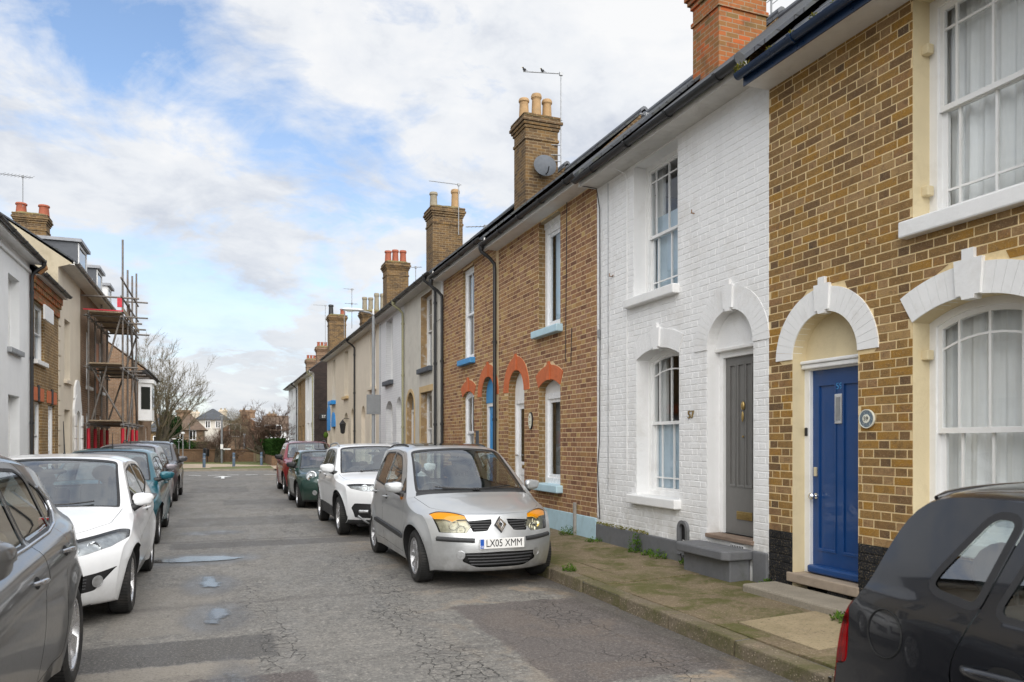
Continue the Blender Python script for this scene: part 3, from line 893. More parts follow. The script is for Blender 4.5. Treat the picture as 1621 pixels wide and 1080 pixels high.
class House:
    def __init__(s, side, y0, y1, eave, label, group=None, L=None, name='terraced_house'):
        s.side, s.y0, s.y1, s.eave = side, y0, y1, eave
        s.L = L if L is not None else (WR if side > 0 else WL)
        s.o = thing(name, label, 'house', (s.L, (y0 + y1) / 2, 0.0), 0, group)
        L_, g = s.L, side
        s.P = lambda a, d, z: (L_ + g * d, a, z)
        s.ops = []
    def b(s, name, mb, mat, parent=None, smooth=None, bevel=None):
        return mb.build(name, MT[mat] if isinstance(mat, str) else mat, parent or s.o, smooth, bevel)
    def box(s, name, mat, s0, s1, d0, d1, z0, z1, parent=None, bevel=None):
        return s.b(name, MB().fbox(s.P, s0, s1, d0, d1, z0, z1), mat, parent, None, bevel)
    # wall sheet with openings, reveals, and a closed shell behind
    def wall(s, mat, z0=-.05, reveal=.2, rmat=None, depth=6.5, shell=True, ztop=None):
        zt = ztop or s.eave
        m = MB()
        outer = [(s.y0, z0), (s.y1, z0), (s.y1, zt), (s.y0, zt)]
        pts = [Vector(p) for p in outer]
        faces = [[0, 1, 2, 3]]
        holes = []
        for op in s.ops:
            o = op.outline()
            o = [(max(s.y0 + .002, min(s.y1 - .002, a)), max(z0 + .002, min(zt - .002, c))) for a, c in o]
            i0 = len(pts)
            pts += [Vector(p) for p in o]
            holes.append(o)
            faces.append(list(range(i0, i0 + len(o))))
        v, e, f, *_ = MG.delaunay_2d_cdt(pts, [], faces, 1, 1e-6)
        ff = []
        for t in f:
            cx = sum(v[i].x for i in t) / len(t); cz = sum(v[i].y for i in t) / len(t)
            if not any(pip(cx, cz, h) for h in holes): ff.append(tuple(t))
        m.add([s.P(q.x, 0, q.y) for q in v], ff)
        if shell:
            g = [s.P(s.y0, 0, z0), s.P(s.y1, 0, z0), s.P(s.y1, depth, z0), s.P(s.y0, depth, z0), s.P(s.y0, 0, zt), s.P(s.y1, 0, zt), s.P(s.y1, depth, zt), s.P(s.y0, depth, zt)]
            m.add(g, [(0, 3, 7, 4), (1, 2, 6, 5), (2, 3, 7, 6), (0, 1, 2, 3), (4, 5, 6, 7)])
        if rmat is None or rmat == mat:
            for h in holes: s._rev(m, h, reveal)
        w = s.b('wall', m, mat)
        if rmat and rmat != mat:
            for h in holes:
                r_ = MB(); s._rev(r_, h, reveal)
                s.b('reveal', r_, rmat)
        return w
    def _rev(s, m, h, dep):
        k = len(h)
        m.add([s.P(a, -.001, c) for a, c in h] + [s.P(a, dep, c) for a, c in h], [(i, (i + 1) % k, (i + 1) % k + k, i + k) for i in range(k)])
    # -------- brickwork: every brick its own little block
    def bricks(s, mat, z0, z1, excl, proud=.007, ch=.004, single=300, seed=1, y0=None, y1=None, joint=.010, mode='flemish', name='brick', jit=.0012):
        q = random.Random(seed)
        y0 = s.y0 if y0 is None else y0
        y1 = s.y1 if y1 is None else y1
        course = .075
        rows = int((z1 - z0) / course + .3)
        out = []
        for r_ in range(rows):
            za, zb = z0 + r_ * course, z0 + r_ * course + course - joint
            if mode == 'flemish':
                seq = [.215, .1025]
            else:
                seq = [.215]
            if mode == 'flemish':
                x = y0 - (.16875 if r_ % 2 else 0.0)
            else:
                x = y0 - (.1125 if r_ % 2 else 0)
            k = 0
            while x < y1:
                ln = seq[k % len(seq)] + q.uniform(-.006, .006)
                a, b_ = max(x, y0 + .001), min(x + ln, y1 - .001)
                x += ln + joint
                k += 1
                if b_ - a < .025: continue
                pcs = [(a, a, b_, b_)]
                for op, grow in excl:
                    ia, ib = op.span(za, grow), op.span(zb, grow)
                    if ia is None and ib is None: continue
                    if ia is None and zb > op.z0 and za < op.z0: ia = ib
                    if ia is None: ia = (op.c, op.c)
                    if ib is None: ib = (op.c, op.c)
                    new = []
                    g = .004
                    for (la, lb, ra, rb) in pcs:
                        l2 = (la, lb, min(ra, ia[0] - g), min(rb, ib[0] - g))
                        r2 = (max(la, ia[1] + g), max(lb, ib[1] + g), ra, rb)
                        for t in (l2, r2):
                            w0, w1 = t[2] - t[0], t[3] - t[1]
                            if w0 > -.02 and w1 > -.02 and (w0 + w1) / 2 > .022:
                                t = (t[0], t[1], max(t[2], t[0] + .004), max(t[3], t[1] + .004))
                                new.append(t)
                    # a piece untouched by the opening comes back twice: keep it once
                    if len(new) == 2 and new[0] == new[1]: new = new[:1]
                    pcs = list(dict.fromkeys(new))
                for t in pcs:
                    out.append((t, za, zb))
        camv = Vector((0, 0, CAM_H))
        def score(bk):
            t, za, zb = bk
            p = Vector(s.P((t[0] + t[2]) / 2, 0, (za + zb) / 2))
            d_ = p - camv
            vis = 1.0
            u = (p.x * math.cos(THETA) - p.y * math.sin(THETA)) / (p.x * math.sin(THETA) + p.y * math.cos(THETA))
            if u > .69: vis = .001
            return vis * ((t[2] - t[0]) + (t[3] - t[1])) / d_.length_squared * abs(d_.normalized().x)
        out.sort(key=score, reverse=True)
        def geom(mb, t, za, zb, rv, org=(0, 0)):
            la, lb, ra, rb = t
            oy, oz = org
            p = proud * q.uniform(.75, 1.3)
            j = [q.uniform(-.2, .2) * proud for _ in range(4)]
            A = [(la, za), (ra, za), (rb, zb), (lb, zb)]
            I = [(la + ch, za + ch), (ra - ch, za + ch), (rb - ch, zb - ch), (lb + ch, zb - ch)]
            if jit:
                A = [(a + q.uniform(-jit, jit), z + q.uniform(-jit, jit)) for a, z in A]
                I = [(a + q.uniform(-jit, jit) * .5, z + q.uniform(-jit, jit) * .5) for a, z in I]
            g = s.side
            if org == (0, 0):
                f = lambda a, d, z: s.P(a, d, z)
            else:
                f = lambda a, d, z: (g * d, a - oy, z - oz)
            vs = [f(a, .012, z) for a, z in A] + [f(a, -p + ch, z) for a, z in A] + [f(a, -p + j[i], z) for i, (a, z) in enumerate(I)]
            fs = [(8, 9, 10, 11)] + [(i, (i + 1) % 4, (i + 1) % 4 + 4, i + 4) for i in range(4)] + [(i + 4, (i + 1) % 4 + 4, (i + 1) % 4 + 8, i + 8) for i in range(4)]
            mb.add(vs, fs, rv)
        cache = {}
        base = BASE[s.o]
        for bk in out[:single]:
            t, za, zb = bk
            rect = abs(t[0] - t[1]) < 1e-4 and abs(t[2] - t[3]) < 1e-4
            wdt = round((t[2] - t[0]) / .006) if rect else None
            key = (wdt, q.randrange(6)) if rect and abs((zb - za) - (course - joint)) < 1e-6 else None
            if key is not None and key in cache:
                me = cache[key]
            else:
                mb = MB()
                wd2 = wdt * .006 if rect else None
                tt = (0, 0, wd2, wd2) if rect else (0, t[1] - t[0], t[2] - t[0], t[3] - t[0])
                geom(mb, tt, 0, zb - za, q.random(), (1e-9, 0))
                me = bpy.data.meshes.new(name)
                me.from_pydata(mb.v, [], mb.f)
                at = me.attributes.new('rnd', 'FLOAT', 'FACE'); at.data.foreach_set('value', mb.a)
                me.materials.append(MT[mat])
                if key is not None: cache[key] = me
            o = bpy.data.objects.new(name, me)
            link(o, s.o)
            o.location = Vector(s.P(t[0], 0, za)) - base
        if len(out) > single:
            mb = MB()
            for t, za, zb in out[single:]:
                geom(mb, t, za, zb, q.random())
            o = s.b('brickwork', mb, mat)
            o['kind'] = 'stuff'
    # -------- arch of voussoirs with a stepped keystone
    def arch(s, op, w, mat, proud=.014, kw=.1, kup=.1, kdn=.03, kproud=.035, steps=True, nv=None, name='arch'):
        root = None
        feet = 0.0
        if op.rise > op.a * .8:
            g0, g1 = 0.0, math.pi
        else:
            g1 = math.acos(max(-1, min(1, -op.a / op.Rr))); g0 = math.pi - g1
        nv = nv or max(8, int((g1 - g0) * (op.Rr + w) / .085))
        for i in range(nv):
            a0 = g0 + (g1 - g0) * i / nv; a1 = g0 + (g1 - g0) * (i + 1) / nv
            e = .0009 / op.Rr
            a0 += e; a1 -= e
            poly = []
            for a in (a0, (a0 + a1) / 2, a1): poly.append((op.c + (op.Rr + w) * math.cos(a), op.zc + (op.Rr + w) * math.sin(a)))
            for a in (a1, (a0 + a1) / 2, a0): poly.append((op.c + op.Rr * math.cos(a), op.zc + op.Rr * math.sin(a)))
            m = MB().prism(s.P, poly, -proud, .11)
            if root is None:
                root = s.b(name, m, mat)
            else:
                s.b('voussoir', m, mat, root)
        if kw:
            zt, zb = op.z1 + w + kup, op.z1 - kdn
            c = op.c
            if steps:
                poly = [(c - kw * .42, zb), (c + kw * .42, zb), (c + kw * .5, zb + .03), (c + kw * .85, zb + .03), (c + kw, op.z1 + w * .95 + kup * .4), (c + kw * .42, op.z1 + w * .95 + kup * .4), (c + kw * .42, zt),
                        (c - kw * .42, zt), (c - kw * .42, op.z1 + w * .95 + kup * .4), (c - kw, op.z1 + w * .95 + kup * .4), (c - kw * .85, zb + .03), (c - kw * .5, zb + .03)]
            else:
                poly = [(c - kw * .7, zb), (c + kw * .7, zb), (c + kw, zt - .05), (c + kw * .5, zt - .05), (c + kw * .5, zt), (c - kw * .5, zt), (c - kw * .5, zt - .05), (c - kw, zt - .05)]
            s.b('keystone', MB().prism(s.P, poly, -kproud, .05), mat, root)
        return root
    def sill(s, op, mat, ext=.06, th=.1, out=.07, dep=.2, parent=None):
        return s.box('sill', mat, op.s0 - ext, op.s1 + ext, -out, dep, op.z0 - th, op.z0 + .004, parent, .012)
    # -------- sash / casement window
    def window(s, op, dep=.17, mat='white_paint', split=.5, cols=(.5,), rows_u=(), rows_l=(), fw=.05, sw=.038, bar=.018, glass='window_glass', casement=False, margin=0.0, back=None, backd=.10, curve=False, name='window'):
        P = s.P
        A, B = op, op.inset(fw)
        root = s.b(name, MB().ring(P, A.outline(), B.outline(), dep, dep + .10), mat, None, None, .004)
        if casement:
            parts = [('casement', B, dep + .03, B.z0)]
        else:
            zm = op.z0 + (op.z1 - op.z0) * split
            U = Op(B.s0, B.s1, zm - .02, B.z1, B.rise, B.k)
            Lw = Op(B.s0, B.s1, B.z0, zm + .02)
            parts = [('upper_sash', U, dep + .018, 0), ('lower_sash', Lw, dep + .056, 1)]
        for nm, O, d, which in parts:
            I = O.inset(sw)
            s.b('sash', MB().ring(P, O.outline(), I.outline(), d, d + .034), mat, root, None, .003)
            rows = rows_u if which == 0 or casement else rows_l
            lines = [lambda x, z=I.z0: z]
            for r_ in rows:
                if r_ < 0 or (curve and which == 0):
                    lines.append(lambda x, r_=abs(r_): I.top(x) - r_)
                else:
                    lines.append(lambda x, z=I.z0 + r_ * (I.z1 - I.z0): z)
            lines.append(lambda x: I.top(x))
            xs = [I.s0] + [I.s0 + c * (I.s1 - I.s0) for c in cols] + [I.s1]
            for x in xs[1:-1]:
                s.b('glazing_bar', MB().fbox(P, x - bar / 2, x + bar / 2, d + .004, d + .030, I.z0 - .002, I.top(x) + .004), mat, root)
            for ln in lines[1:-1]:
                kk = 9 if (curve and I.rise > 1e-4) else 2
                X = [I.s0 + (I.s1 - I.s0) * i / (kk - 1) for i in range(kk)]
                poly = [(x, ln(x) - bar / 2) for x in X] + [(x, ln(x) + bar / 2) for x in X[::-1]]
                s.b('glazing_bar', MB().prism(P, poly, d + .007, d + .027), mat, root)
            for j in range(len(xs) - 1):
                for i in range(len(lines) - 1):
                    kk = 7 if (I.rise > 1e-4) else 2
                    X = [xs[j] + (xs[j + 1] - xs[j]) * t / (kk - 1) for t in range(kk)]
                    poly = [(x, lines[i](x)) for x in X] + [(x, lines[i + 1](x)) for x in X[::-1]]
                    tl = rnd.uniform(-.002, .002)
                    m = MB().add([P(x, d + .017 + tl * (x - xs[j]) / max(.1, xs[j + 1] - xs[j]), z) for x, z in poly], [tuple(range(len(poly)))])
                    s.b('pane', m, glass, root)
        if back:
            s.b('blind' if back != 'dark_room' else 'room', MB().fbox(P, op.s0 + .01, op.s1 - .01, dep + backd + .04, dep + backd + .05, op.z0 + .01, op.z1 + .02), back, root)
        return root
    # -------- door
    def door(s, op, dep, fmat, dmat, panels, zt, z0, fw=.075, leaf=None, name='door', glazed=None):
        """frame from z0 up to the head at zt; leaf with sunk panels [(fs0, fs1, fz0, fz1)]"""
        P = s.P
        F = Op(op.s0, op.s1, z0, zt)
        I = Op(op.s0 + fw, op.s1 - fw, z0, zt - fw)
        root = s.b(name, door_leaf(P, I, dep + .035, panels), dmat)
        s.b('door_frame', MB().ring(P, F.outline() , I.outline(), dep - .005, dep + .09), fmat, root, None, .006)
        W, H = I.s1 - I.s0, I.z1 - I.z0
        for (a, b_, c, d_) in panels:
            q0, q1, r0, r1 = I.s0 + a * W, I.s0 + b_ * W, I.z0 + c * H, I.z0 + d_ * H
            A = Op(q0 - .004, q1 + .004, r0 - .004, r1 + .004); B = Op(q0 + .018, q1 - .018, r0 + .018, r1 - .018)
            if glazed is None or (a, b_, c, d_) not in glazed:
                s.b('moulding', MB().ring(P, A.outline(), B.outline(), dep + .029, dep + .045), dmat, root, None, .005)
                s.b('panel', MB().fbox(P, q0, q1, dep + .047, dep + .055, r0, r1), dmat, root)
            else:
                s.b('pane', MB().add([P(q0, dep + .05, r0), P(q1, dep + .05, r0), P(q1, dep + .05, r1), P(q0, dep + .05, r1)], [(0, 1, 2, 3)]), 'window_glass', root)
                s.b('room', MB().fbox(P, q0, q1, dep + .14, dep + .15, r0, r1), 'dim_cloth', root)
        return root, I
    # -------- roof, eaves, gutter
    def roof(s, over=.28, pitch=40, ridge=3.4, mat='slate_rows', gut='black_gutter', fascia='soffit_paint', soff=None, gz=None, th=.05, gutter=True, y0=None, y1=None, box_h=.14, brk=1.0):
        P = s.P
        y0 = s.y0 if y0 is None else y0; y1 = s.y1 if y1 is None else y1
        e = s.eave
        t = math.tan(R(pitch))
        ze = e + .10
        dr = ridge
        zr_ = ze + (dr + over) * t
        m = MB()
        vs = [P(y, d, z) for y in (y0, y1) for d, z in [(-over, ze), (dr, zr_), (2 * dr + over, ze), (2 * dr + over, ze - th), (dr, zr_ - th), (-over, ze - th)]]
        m.add(vs, [(0, 1, 7, 6), (1, 2, 8, 7), (0, 5, 11, 6), (5, 4, 10, 11), (4, 3, 9, 10), (2, 3, 9, 8), (0, 1, 4, 5), (1, 2, 3, 4), (6, 7, 10, 11), (7, 8, 9, 10)])
        r_ = s.b('roof', m, mat)
        # gable infill
        g = MB()
        for y in (y0 + .004, y1 - .004):
            g.add([P(y, 0, e - .01), P(y, 2 * dr, e - .01), P(y, dr, zr_ - th)], [(0, 1, 2)])
        s.b('gable', g, 'chimney_stock', r_)
        s.b('ridge_tile', MB().tube([P(y0, dr, zr_ - .03), P(y1, dr, zr_ - .03)], .09, 10), 'slate', r_)
        s.box('fascia', fascia, y0, y1, -over + .02, -over + .045, e - .04, ze - th + .004)
        s.box('soffit', soff or fascia, y0, y1, -over + .045, .012, e - .035, e - .012)
        if gutter:
            gx, gz = -over - .045, ze - .045
            rr = .055
            prof = [(gx + rr * math.cos(a), gz + rr * math.sin(a)) for a in [math.pi + math.pi * i / 8 for i in range(9)]]
            inn = [(gx + (rr - .006) * math.cos(a), gz + (rr - .006) * math.sin(a)) for a in [2 * math.pi - math.pi * i / 8 for i in range(9)]]
            pr = prof + inn
            k = len(pr)
            gm = MB()
            gm.add([P(y0, d, z) for d, z in pr] + [P(y1, d, z) for d, z in pr], [(i, (i + 1) % k, (i + 1) % k + k, i + k) for i in range(k)] + [tuple(range(k)), tuple(range(k, 2 * k))])
            s.b('gutter', gm, gut, None, 40)
            yy = y0 + .35
            while yy < y1:
                bm_ = MB()
                o2 = [(gx + (rr + .012) * math.cos(a), gz + (rr + .012) * math.sin(a)) for a in [math.pi * .98 + math.pi * 1.04 * i / 8 for i in range(9)]]
                i2 = [(gx + (rr + .001) * math.cos(a), gz + (rr + .001) * math.sin(a)) for a in [math.pi * .98 + math.pi * 1.04 * i / 8 for i in range(9)]]
                P3 = lambda a, d, z: P(d, a, z)
                bm_.ring(P3, o2, i2, yy - .02, yy + .02, False)
                s.b('gutter_bracket', bm_, gut, None, 40)
                yy += brk
        s.ridge = (dr, zr_)
        s.ze, s.over = ze, over
        return r_
    def downpipe(s, y, mat, z0=.2, r_=.036, d=-.06, over=None, top=None):
        over = s.over if over is None else over
        P = s.P
        zt = s.ze - .08 if top is None else top
        pts = [P(y, -over - .045, zt), P(y, -over - .045, zt - .10), P(y, -over * .55, zt - .22), P(y, d - .005, zt - .33), P(y, d, zt - .45), P(y, d, z0)]
        o = s.b('downpipe', MB().tube(pts, r_, 10), mat, None, 50)
        z = z0 + .3
        while z < zt - .6:
            s.b('pipe_bracket', MB().lathe([(r_ + .001, -.03), (r_ + .012, -.03), (r_ + .012, .03), (r_ + .001, .03)], P(y, d, z), 'z', 10), mat, o)
            z += 1.55
        s.b('hopper', MB().lathe([(.04, -.10), (.055, -.06), (.06, .05), (.045, .05)], P(y, -over - .045, zt), 'z', 12), mat, o, 40)
        return o

def door_leaf(P, I, d, panels):
    pts = [Vector(p) for p in I.outline()]
    nn = len(pts)
    faces = [list(range(nn))]
    W, H = I.s1 - I.s0, I.z1 - I.z0
    hs = []
    for (a, b_, c, d_) in panels:
        h = [(I.s0 + a * W, I.z0 + c * H), (I.s0 + b_ * W, I.z0 + c * H), (I.s0 + b_ * W, I.z0 + d_ * H), (I.s0 + a * W, I.z0 + d_ * H)]
        i0 = len(pts); pts += [Vector(p) for p in h]; faces.append([i0, i0 + 1, i0 + 2, i0 + 3]); hs.append(h)
    v, e, f, *_ = MG.delaunay_2d_cdt(pts, [], faces, 1, 1e-6)
    m = MB()
    keep = []
    for t in f:
        cx = sum(v[i].x for i in t) / len(t); cz = sum(v[i].y for i in t) / len(t)
        if not any(pip(cx, cz, h) for h in hs): keep.append(tuple(t))
    m.add([P(q.x, d, q.y) for q in v], keep)
    for h in hs:
        m.add([P(a, d, c) for a, c in h] + [P(a, d + .02, c) for a, c in h], [(i, (i + 1) % 4, (i + 1) % 4 + 4, i + 4) for i in range(4)])
    return m

def pip(x, y, poly):
    c = False
    j = len(poly) - 1
    for i in range(len(poly)):
        xi, yi = poly[i]; xj, yj = poly[j]
        if (yi > y) != (yj > y) and x < (xj - xi) * (y - yi) / (yj - yi) + xi: c = not c
        j = i
    return c

def chimney(H, xc, yc, wx, wy, z0, z1, mat='chimney_stock', pots=(('clay_pot', .28),) * 3, cap='lichen_cap', corbel=3, caph=.10):
    """stack centred at world (xc, yc), a part of house H"""
    m = MB()
    m.box(xc - wx / 2, xc + wx / 2, yc - wy / 2, yc + wy / 2, z0, z1 - .34)
    z = z1 - .34
    for i in range(corbel):
        e = .03 + .035 * i
        m.box(xc - wx / 2 - e, xc + wx / 2 + e, yc - wy / 2 - e, yc + wy / 2 + e, z, z + .075 - .002)
        z += .075
    e = .03 + .035 * (corbel - 1) - .03
    m.box(xc - wx / 2 - e, xc + wx / 2 + e, yc - wy / 2 - e, yc + wy / 2 + e, z, z1)
    m.box(xc - wx / 2 - .025, xc + wx / 2 + .025, yc - wy / 2 - .025, yc + wy / 2 + .025, z1 - .62, z1 - .55)
    st = m.build('chimney_stack', MT[mat], H.o, None, .008)
    q = random.Random(int(xc * 100 + yc * 10))
    c = MB()
    nxg, nyg = 9, 7
    vs = []
    for j in range(nyg):
        for i in range(nxg):
            u, v = i / (nxg - 1) * 2 - 1, j / (nyg - 1) * 2 - 1
            edge = max(abs(u), abs(v))
            vs.append((xc + u * (wx / 2 + e + .015), yc + v * (wy / 2 + e + .015), z1 + (caph * (1 - edge ** 3) + q.uniform(-.012, .012)) if edge < .99 else z1 - .05 + q.uniform(-.02, .02)))
    c.add(vs, [(j * nxg + i, j * nxg + i + 1, (j + 1) * nxg + i + 1, (j + 1) * nxg + i) for j in range(nyg - 1) for i in range(nxg - 1)])
    c.build('cap', MT[cap], st, 70)
    k = len(pots)
    for i, pt in enumerate(pots):
        pm, ph = pt[0], pt[1]
        px = xc + (wx * .36 * (2 * i / max(1, k - 1) - 1) if k > 1 else 0)
        py = yc + (q.uniform(-.1, .1) * wy if k < 4 else 0)
        rr = min(.125, wx / k * .42 + .02) if len(pt) < 3 else pt[2]
        MB().lathe([(rr * 1.05, 0), (rr, .05), (rr * .88, ph * .75), (rr * .9, ph * .8), (rr * 1.08, ph * .84), (rr * 1.08, ph * .93), (rr * .95, ph), (rr * .78, ph), (rr * .72, ph * .5)], (px, py, z1 + caph * .55), 'z', 16).build('chimney_pot', MT[pm], st, 40)
    return st

def aerial(loc, mast, label, boom=1.0, az=0.0, tilt=0.0, elems=7, el=.32, mat='grey_metal', back=.25, side=None):
    t = thing('tv_aerial', label, 'aerial', loc, 0, 'television aerials on the chimneys')
    x, y, z = loc
    MB().tube([(x, y, z), (x, y, z + mast)], .016, 8).build('mast', MT[mat], t, 50)
    d = Vector((math.cos(az) * math.cos(tilt), math.sin(az) * math.cos(tilt), math.sin(tilt)))
    nrm = Vector((-math.sin(az), math.cos(az), 0))
    top = Vector((x, y, z + mast - .03))
    MB().tube([top - d * back, top + d * boom], .013, 6).build('boom', MT[mat], t, 50)
    for i in range(elems):
        c = top - d * back + d * (boom + back) * (i + .3) / elems
        MB().tube([c - nrm * el / 2, c + nrm * el / 2], .006, 5).build('dipole', MT[mat], t)
    MB().box(top.x - .04, top.x + .04, top.y - .03, top.y + .03, top.z - .05, top.z + .04).build('clamp', MT[mat], t, None, .006)
    return t
# ------------------------------------------------------------------ the right-hand terrace
GR = 'terraced houses on the right-hand side'
FACE_R = (R(90), 0, R(-90))      # lettering on a wall that faces the street (-X)

def curtain(label, P, s0, s1, d, z0, z1, folds=9, amp=.03, gather=None, mat='curtain_cloth', seed=1):
    q = random.Random(seed)
    nx, nz = folds * 10, 10
    ph = [q.uniform(0, 6.28) for _ in range(4)]
    vs = []
    for j in range(nz + 1):
        t = j / nz
        for i in range(nx + 1):
            u = i / nx
            x = s0 + (s1 - s0) * u
            w_ = math.sin(u * folds * 6.28 + ph[0] + .8 * math.sin(u * 5 + ph[1] + t * 1.2)) + .45 * math.sin(u * folds * 2.3 * 6.28 + ph[2] + t * 2)
            vs.append(P(x, d + amp * w_ * (1 - .35 * t), z0 + (z1 - z0) * t))
    b = MB()
    b.add(vs, [(j * (nx + 1) + i, j * (nx + 1) + i + 1, (j + 1) * (nx + 1) + i + 1, (j + 1) * (nx + 1) + i) for j in range(nz) for i in range(nx)])
    o = b.build('curtain', MT[mat], None, 180)
    return tag(o, label, 'curtain', 'curtains behind windows')

def tuft(name, label, cat, loc, r, h, nl, mat, seed, group=None, lw=.02):
    q = random.Random(seed)
    b = MB()
    for i in range(nl):
        a = q.uniform(0, 6.28); rr = r * math.sqrt(q.random())
        c = Vector((loc[0] + rr * math.cos(a), loc[1] + rr * math.sin(a), loc[2] + h * q.random() ** 1.4 * (1 - .6 * rr / r)))
        d = Vector((q.uniform(-1, 1), q.uniform(-1, 1), q.uniform(-.2, 1))).normalized()
        u = d.cross(Vector((0, 0, 1)) if abs(d.z) < .9 else Vector((1, 0, 0))).normalized()
        L_ = lw * q.uniform(1.0, 2.2); w_ = lw * q.uniform(.4, .8)
        n_ = d.cross(u)
        b.add([tuple(c - d * L_ * .5), tuple(c + u * w_ + n_ * w_ * .3), tuple(c + d * L_), tuple(c - u * w_ + n_ * w_ * .3)], [(0, 1, 2, 3)])
    for i in range(4):
        a = q.uniform(0, 6.28)
        e = (loc[0] + .6 * r * math.cos(a), loc[1] + .6 * r * math.sin(a), loc[2] + h * .7)
        b.tube([(loc[0], loc[1], loc[2] - .01), e], [.003, .0015], 4)
    o = b.build(name, MT[mat], None)
    return tag(o, label, cat, group)

def wall_hook(H, y, z, name='shutter_hook'):
    P = H.P
    H.b(name, MB().tube([P(y, 0, z), P(y, -.05, z), P(y - .02, -.055, z), P(y - .02, -.055, z + .035)], .006, 6), 'rust_iron')

# ============ number 59: stock brick, blue door, cream reveals
H = House(1, 1.3, 6.23, 5.20, 'yellow-brown brick terraced house with a bright blue front door and cream window reveals', GR)
H59 = H
d59 = Op(5.08, 5.89, .16, 2.805, .405, 21)
wl59 = Op(3.52, 4.52, .86, 2.69, .13, 17)
wu59 = Op(3.47, 4.52, 3.37, 5.16)
wu59b = Op(1.6, 2.6, 3.37, 5.16); wl59b = Op(1.6, 2.6, .86, 2.69, .13, 17)
H.ops = [d59, wl59, wu59, wu59b, wl59b]
H.wall('mortar', reveal=.18, rmat='cream_paint')
ex = [(d59, .228), (wl59, .24), (wu59, 0), (wu59b, 0), (wl59b, .24)]
class Rect(Op): pass
H.bricks('stock_brick', .72, 5.20, ex, .0030, .0020, 300, 5, joint=.0105, jit=.0016)
for a_, c_ in ((1.3, 5.08), (5.89, 6.23)): H.box('plinth_mortar', 'dark_painted_brick', a_ + .002, c_ - .002, -.003, .01, .0, .718)
H.bricks('dark_painted_brick', .12, .72, ex, .0075, .005, 60, 6, name='plinth_brick')
H.arch(d59, .225, 'white_paint', kw=.095, kup=.09, kdn=.02)
H.arch(wl59, .235, 'white_paint', kw=.115, kup=.11, kdn=.03)
H.arch(wl59b, .235, 'white_paint', kw=.115, kup=.11, kdn=.03)
for op in (wu59, wu59b):
    H.box('sill', 'white_paint', op.s0 - .06, op.s1 + .07, -.09, .19, op.z0 - .13, op.z0 + .004, None, .014)
for op in (wl59, wl59b):
    H.box('sill', 'white_paint', op.s0 - .06, op.s1 + .07, -.09, .19, op.z0 - .11, op.z0 + .004, None, .014)
H.window(wu59, .18, cols=(.13, .5, .87), rows_u=(.80,), rows_l=(.17,), fw=.075, sw=.042, split=.5)
H.window(wu59b, .18, cols=(.13, .5, .87), rows_u=(.80,), rows_l=(.17,), fw=.075, sw=.042)
H.window(wl59, .18, cols=(.18, .5, .82), rows_u=(.16,), rows_l=(), fw=.06, sw=.042, split=.455, curve=True)
H.window(wl59b, .18, cols=(.18, .5, .82), rows_u=(.16,), rows_l=(), fw=.06, sw=.042, split=.455, curve=True)
for op, lab in ((wu59, 'sheer white curtain in the upper sash window of the blue-door house'), (wl59, 'sheer white curtain in the arched ground-floor window beside the blue front door')):
    curtain(lab, H.P, op.s0 - .02, op.s1 + .02, .345, op.z0 - .02, op.z1 + .03, 8, .022, seed=int(op.z0 * 10))
for op in (wu59b, wl59b):
    H.box('room', 'dim_cloth', op.s0 + .02, op.s1 - .02, .42, .44, op.z0, op.z1)
# hinge blocks in the cream reveal
for zz in (2.30, .98, 4.76, 3.62):
    H.box('hinge_block', 'cream_paint', 4.515 - .055, 4.524, .09, .16, zz - .04, zz + .04, None, .008)
# blue door
dr, I = H.door(d59, .15, 'white_paint', 'blue_door_paint', [(.10, .44, .115, .93), (.56, .90, .115, .93)], 2.36, .34, fw=.07)
H.box('transom', 'white_paint', d59.s0, d59.s1, .10, .26, 2.305, 2.35, dr, .01)
H.box('transom_moulding', 'white_paint', d59.s0, d59.s1, .085, .26, 2.351, 2.385, dr, .01)
H.b('tympanum', MB().prism(H.P, Op(d59.s0, d59.s1, 2.386, 2.805, .405, 21).outline(), .155, .20), 'cream_paint')
H.box('weather_board', 'blue_door_paint', I.s0 + .005, I.s1 - .005, .10, .19, .345, .42, dr, .02)
cx = I.c
H.box('letterbox', 'chrome', cx - .045, cx + .045, .170, .186, 1.93 - .16, 1.93 + .12, dr, .004)
H.box('letterbox_flap', 'galvanised', cx - .027, cx + .027, .166, .172, 1.93 - .13, 1.93 + .09, dr, .004)
H.b('door_knob', MB().lathe([(.006, .0), (.028, .005), (.028, .012), (.012, .016), (.012, .045), (.03, .055), (.033, .075), (.02, .09), (0, .092)], (0, 0, 0), 'x', 16).xform(Matrix.Translation(Vector(H.P(I.s1 - .05, .185, 1.08))) @ Matrix.Rotation(R(180), 4, 'Z')), 'chrome', dr, 40)
H.box('door_lock', 'chrome', I.s1 - .075, I.s1 - .025, .165, .186, 1.27, 1.36, dr, .006)
t5 = text('lettering', '59', .085, MT['sky_blue_paint'], dr, H.P(cx, .183, 2.12), FACE_R, .002)
H.box('doorbell', 'black_iron', d59.s1 - .045, d59.s1 - .015, .128, .146, 1.66, 1.74, dr, .006)
H.box('threshold', 'stone_threshold', d59.s0 - .02, d59.s1 + .06, -.03, .22, .245, .335, None, .010)
H.box('airbrick', 'dark_painted_brick', d59.s0 + .12, d59.s0 + .36, -.004, .06, .165, .235, None, .003)
for k in range(9):
    H.box('airbrick_slot', 'black_iron', d59.s0 + .135 + k * .024, d59.s0 + .147 + k * .024, -.007, .01, .18, .222)
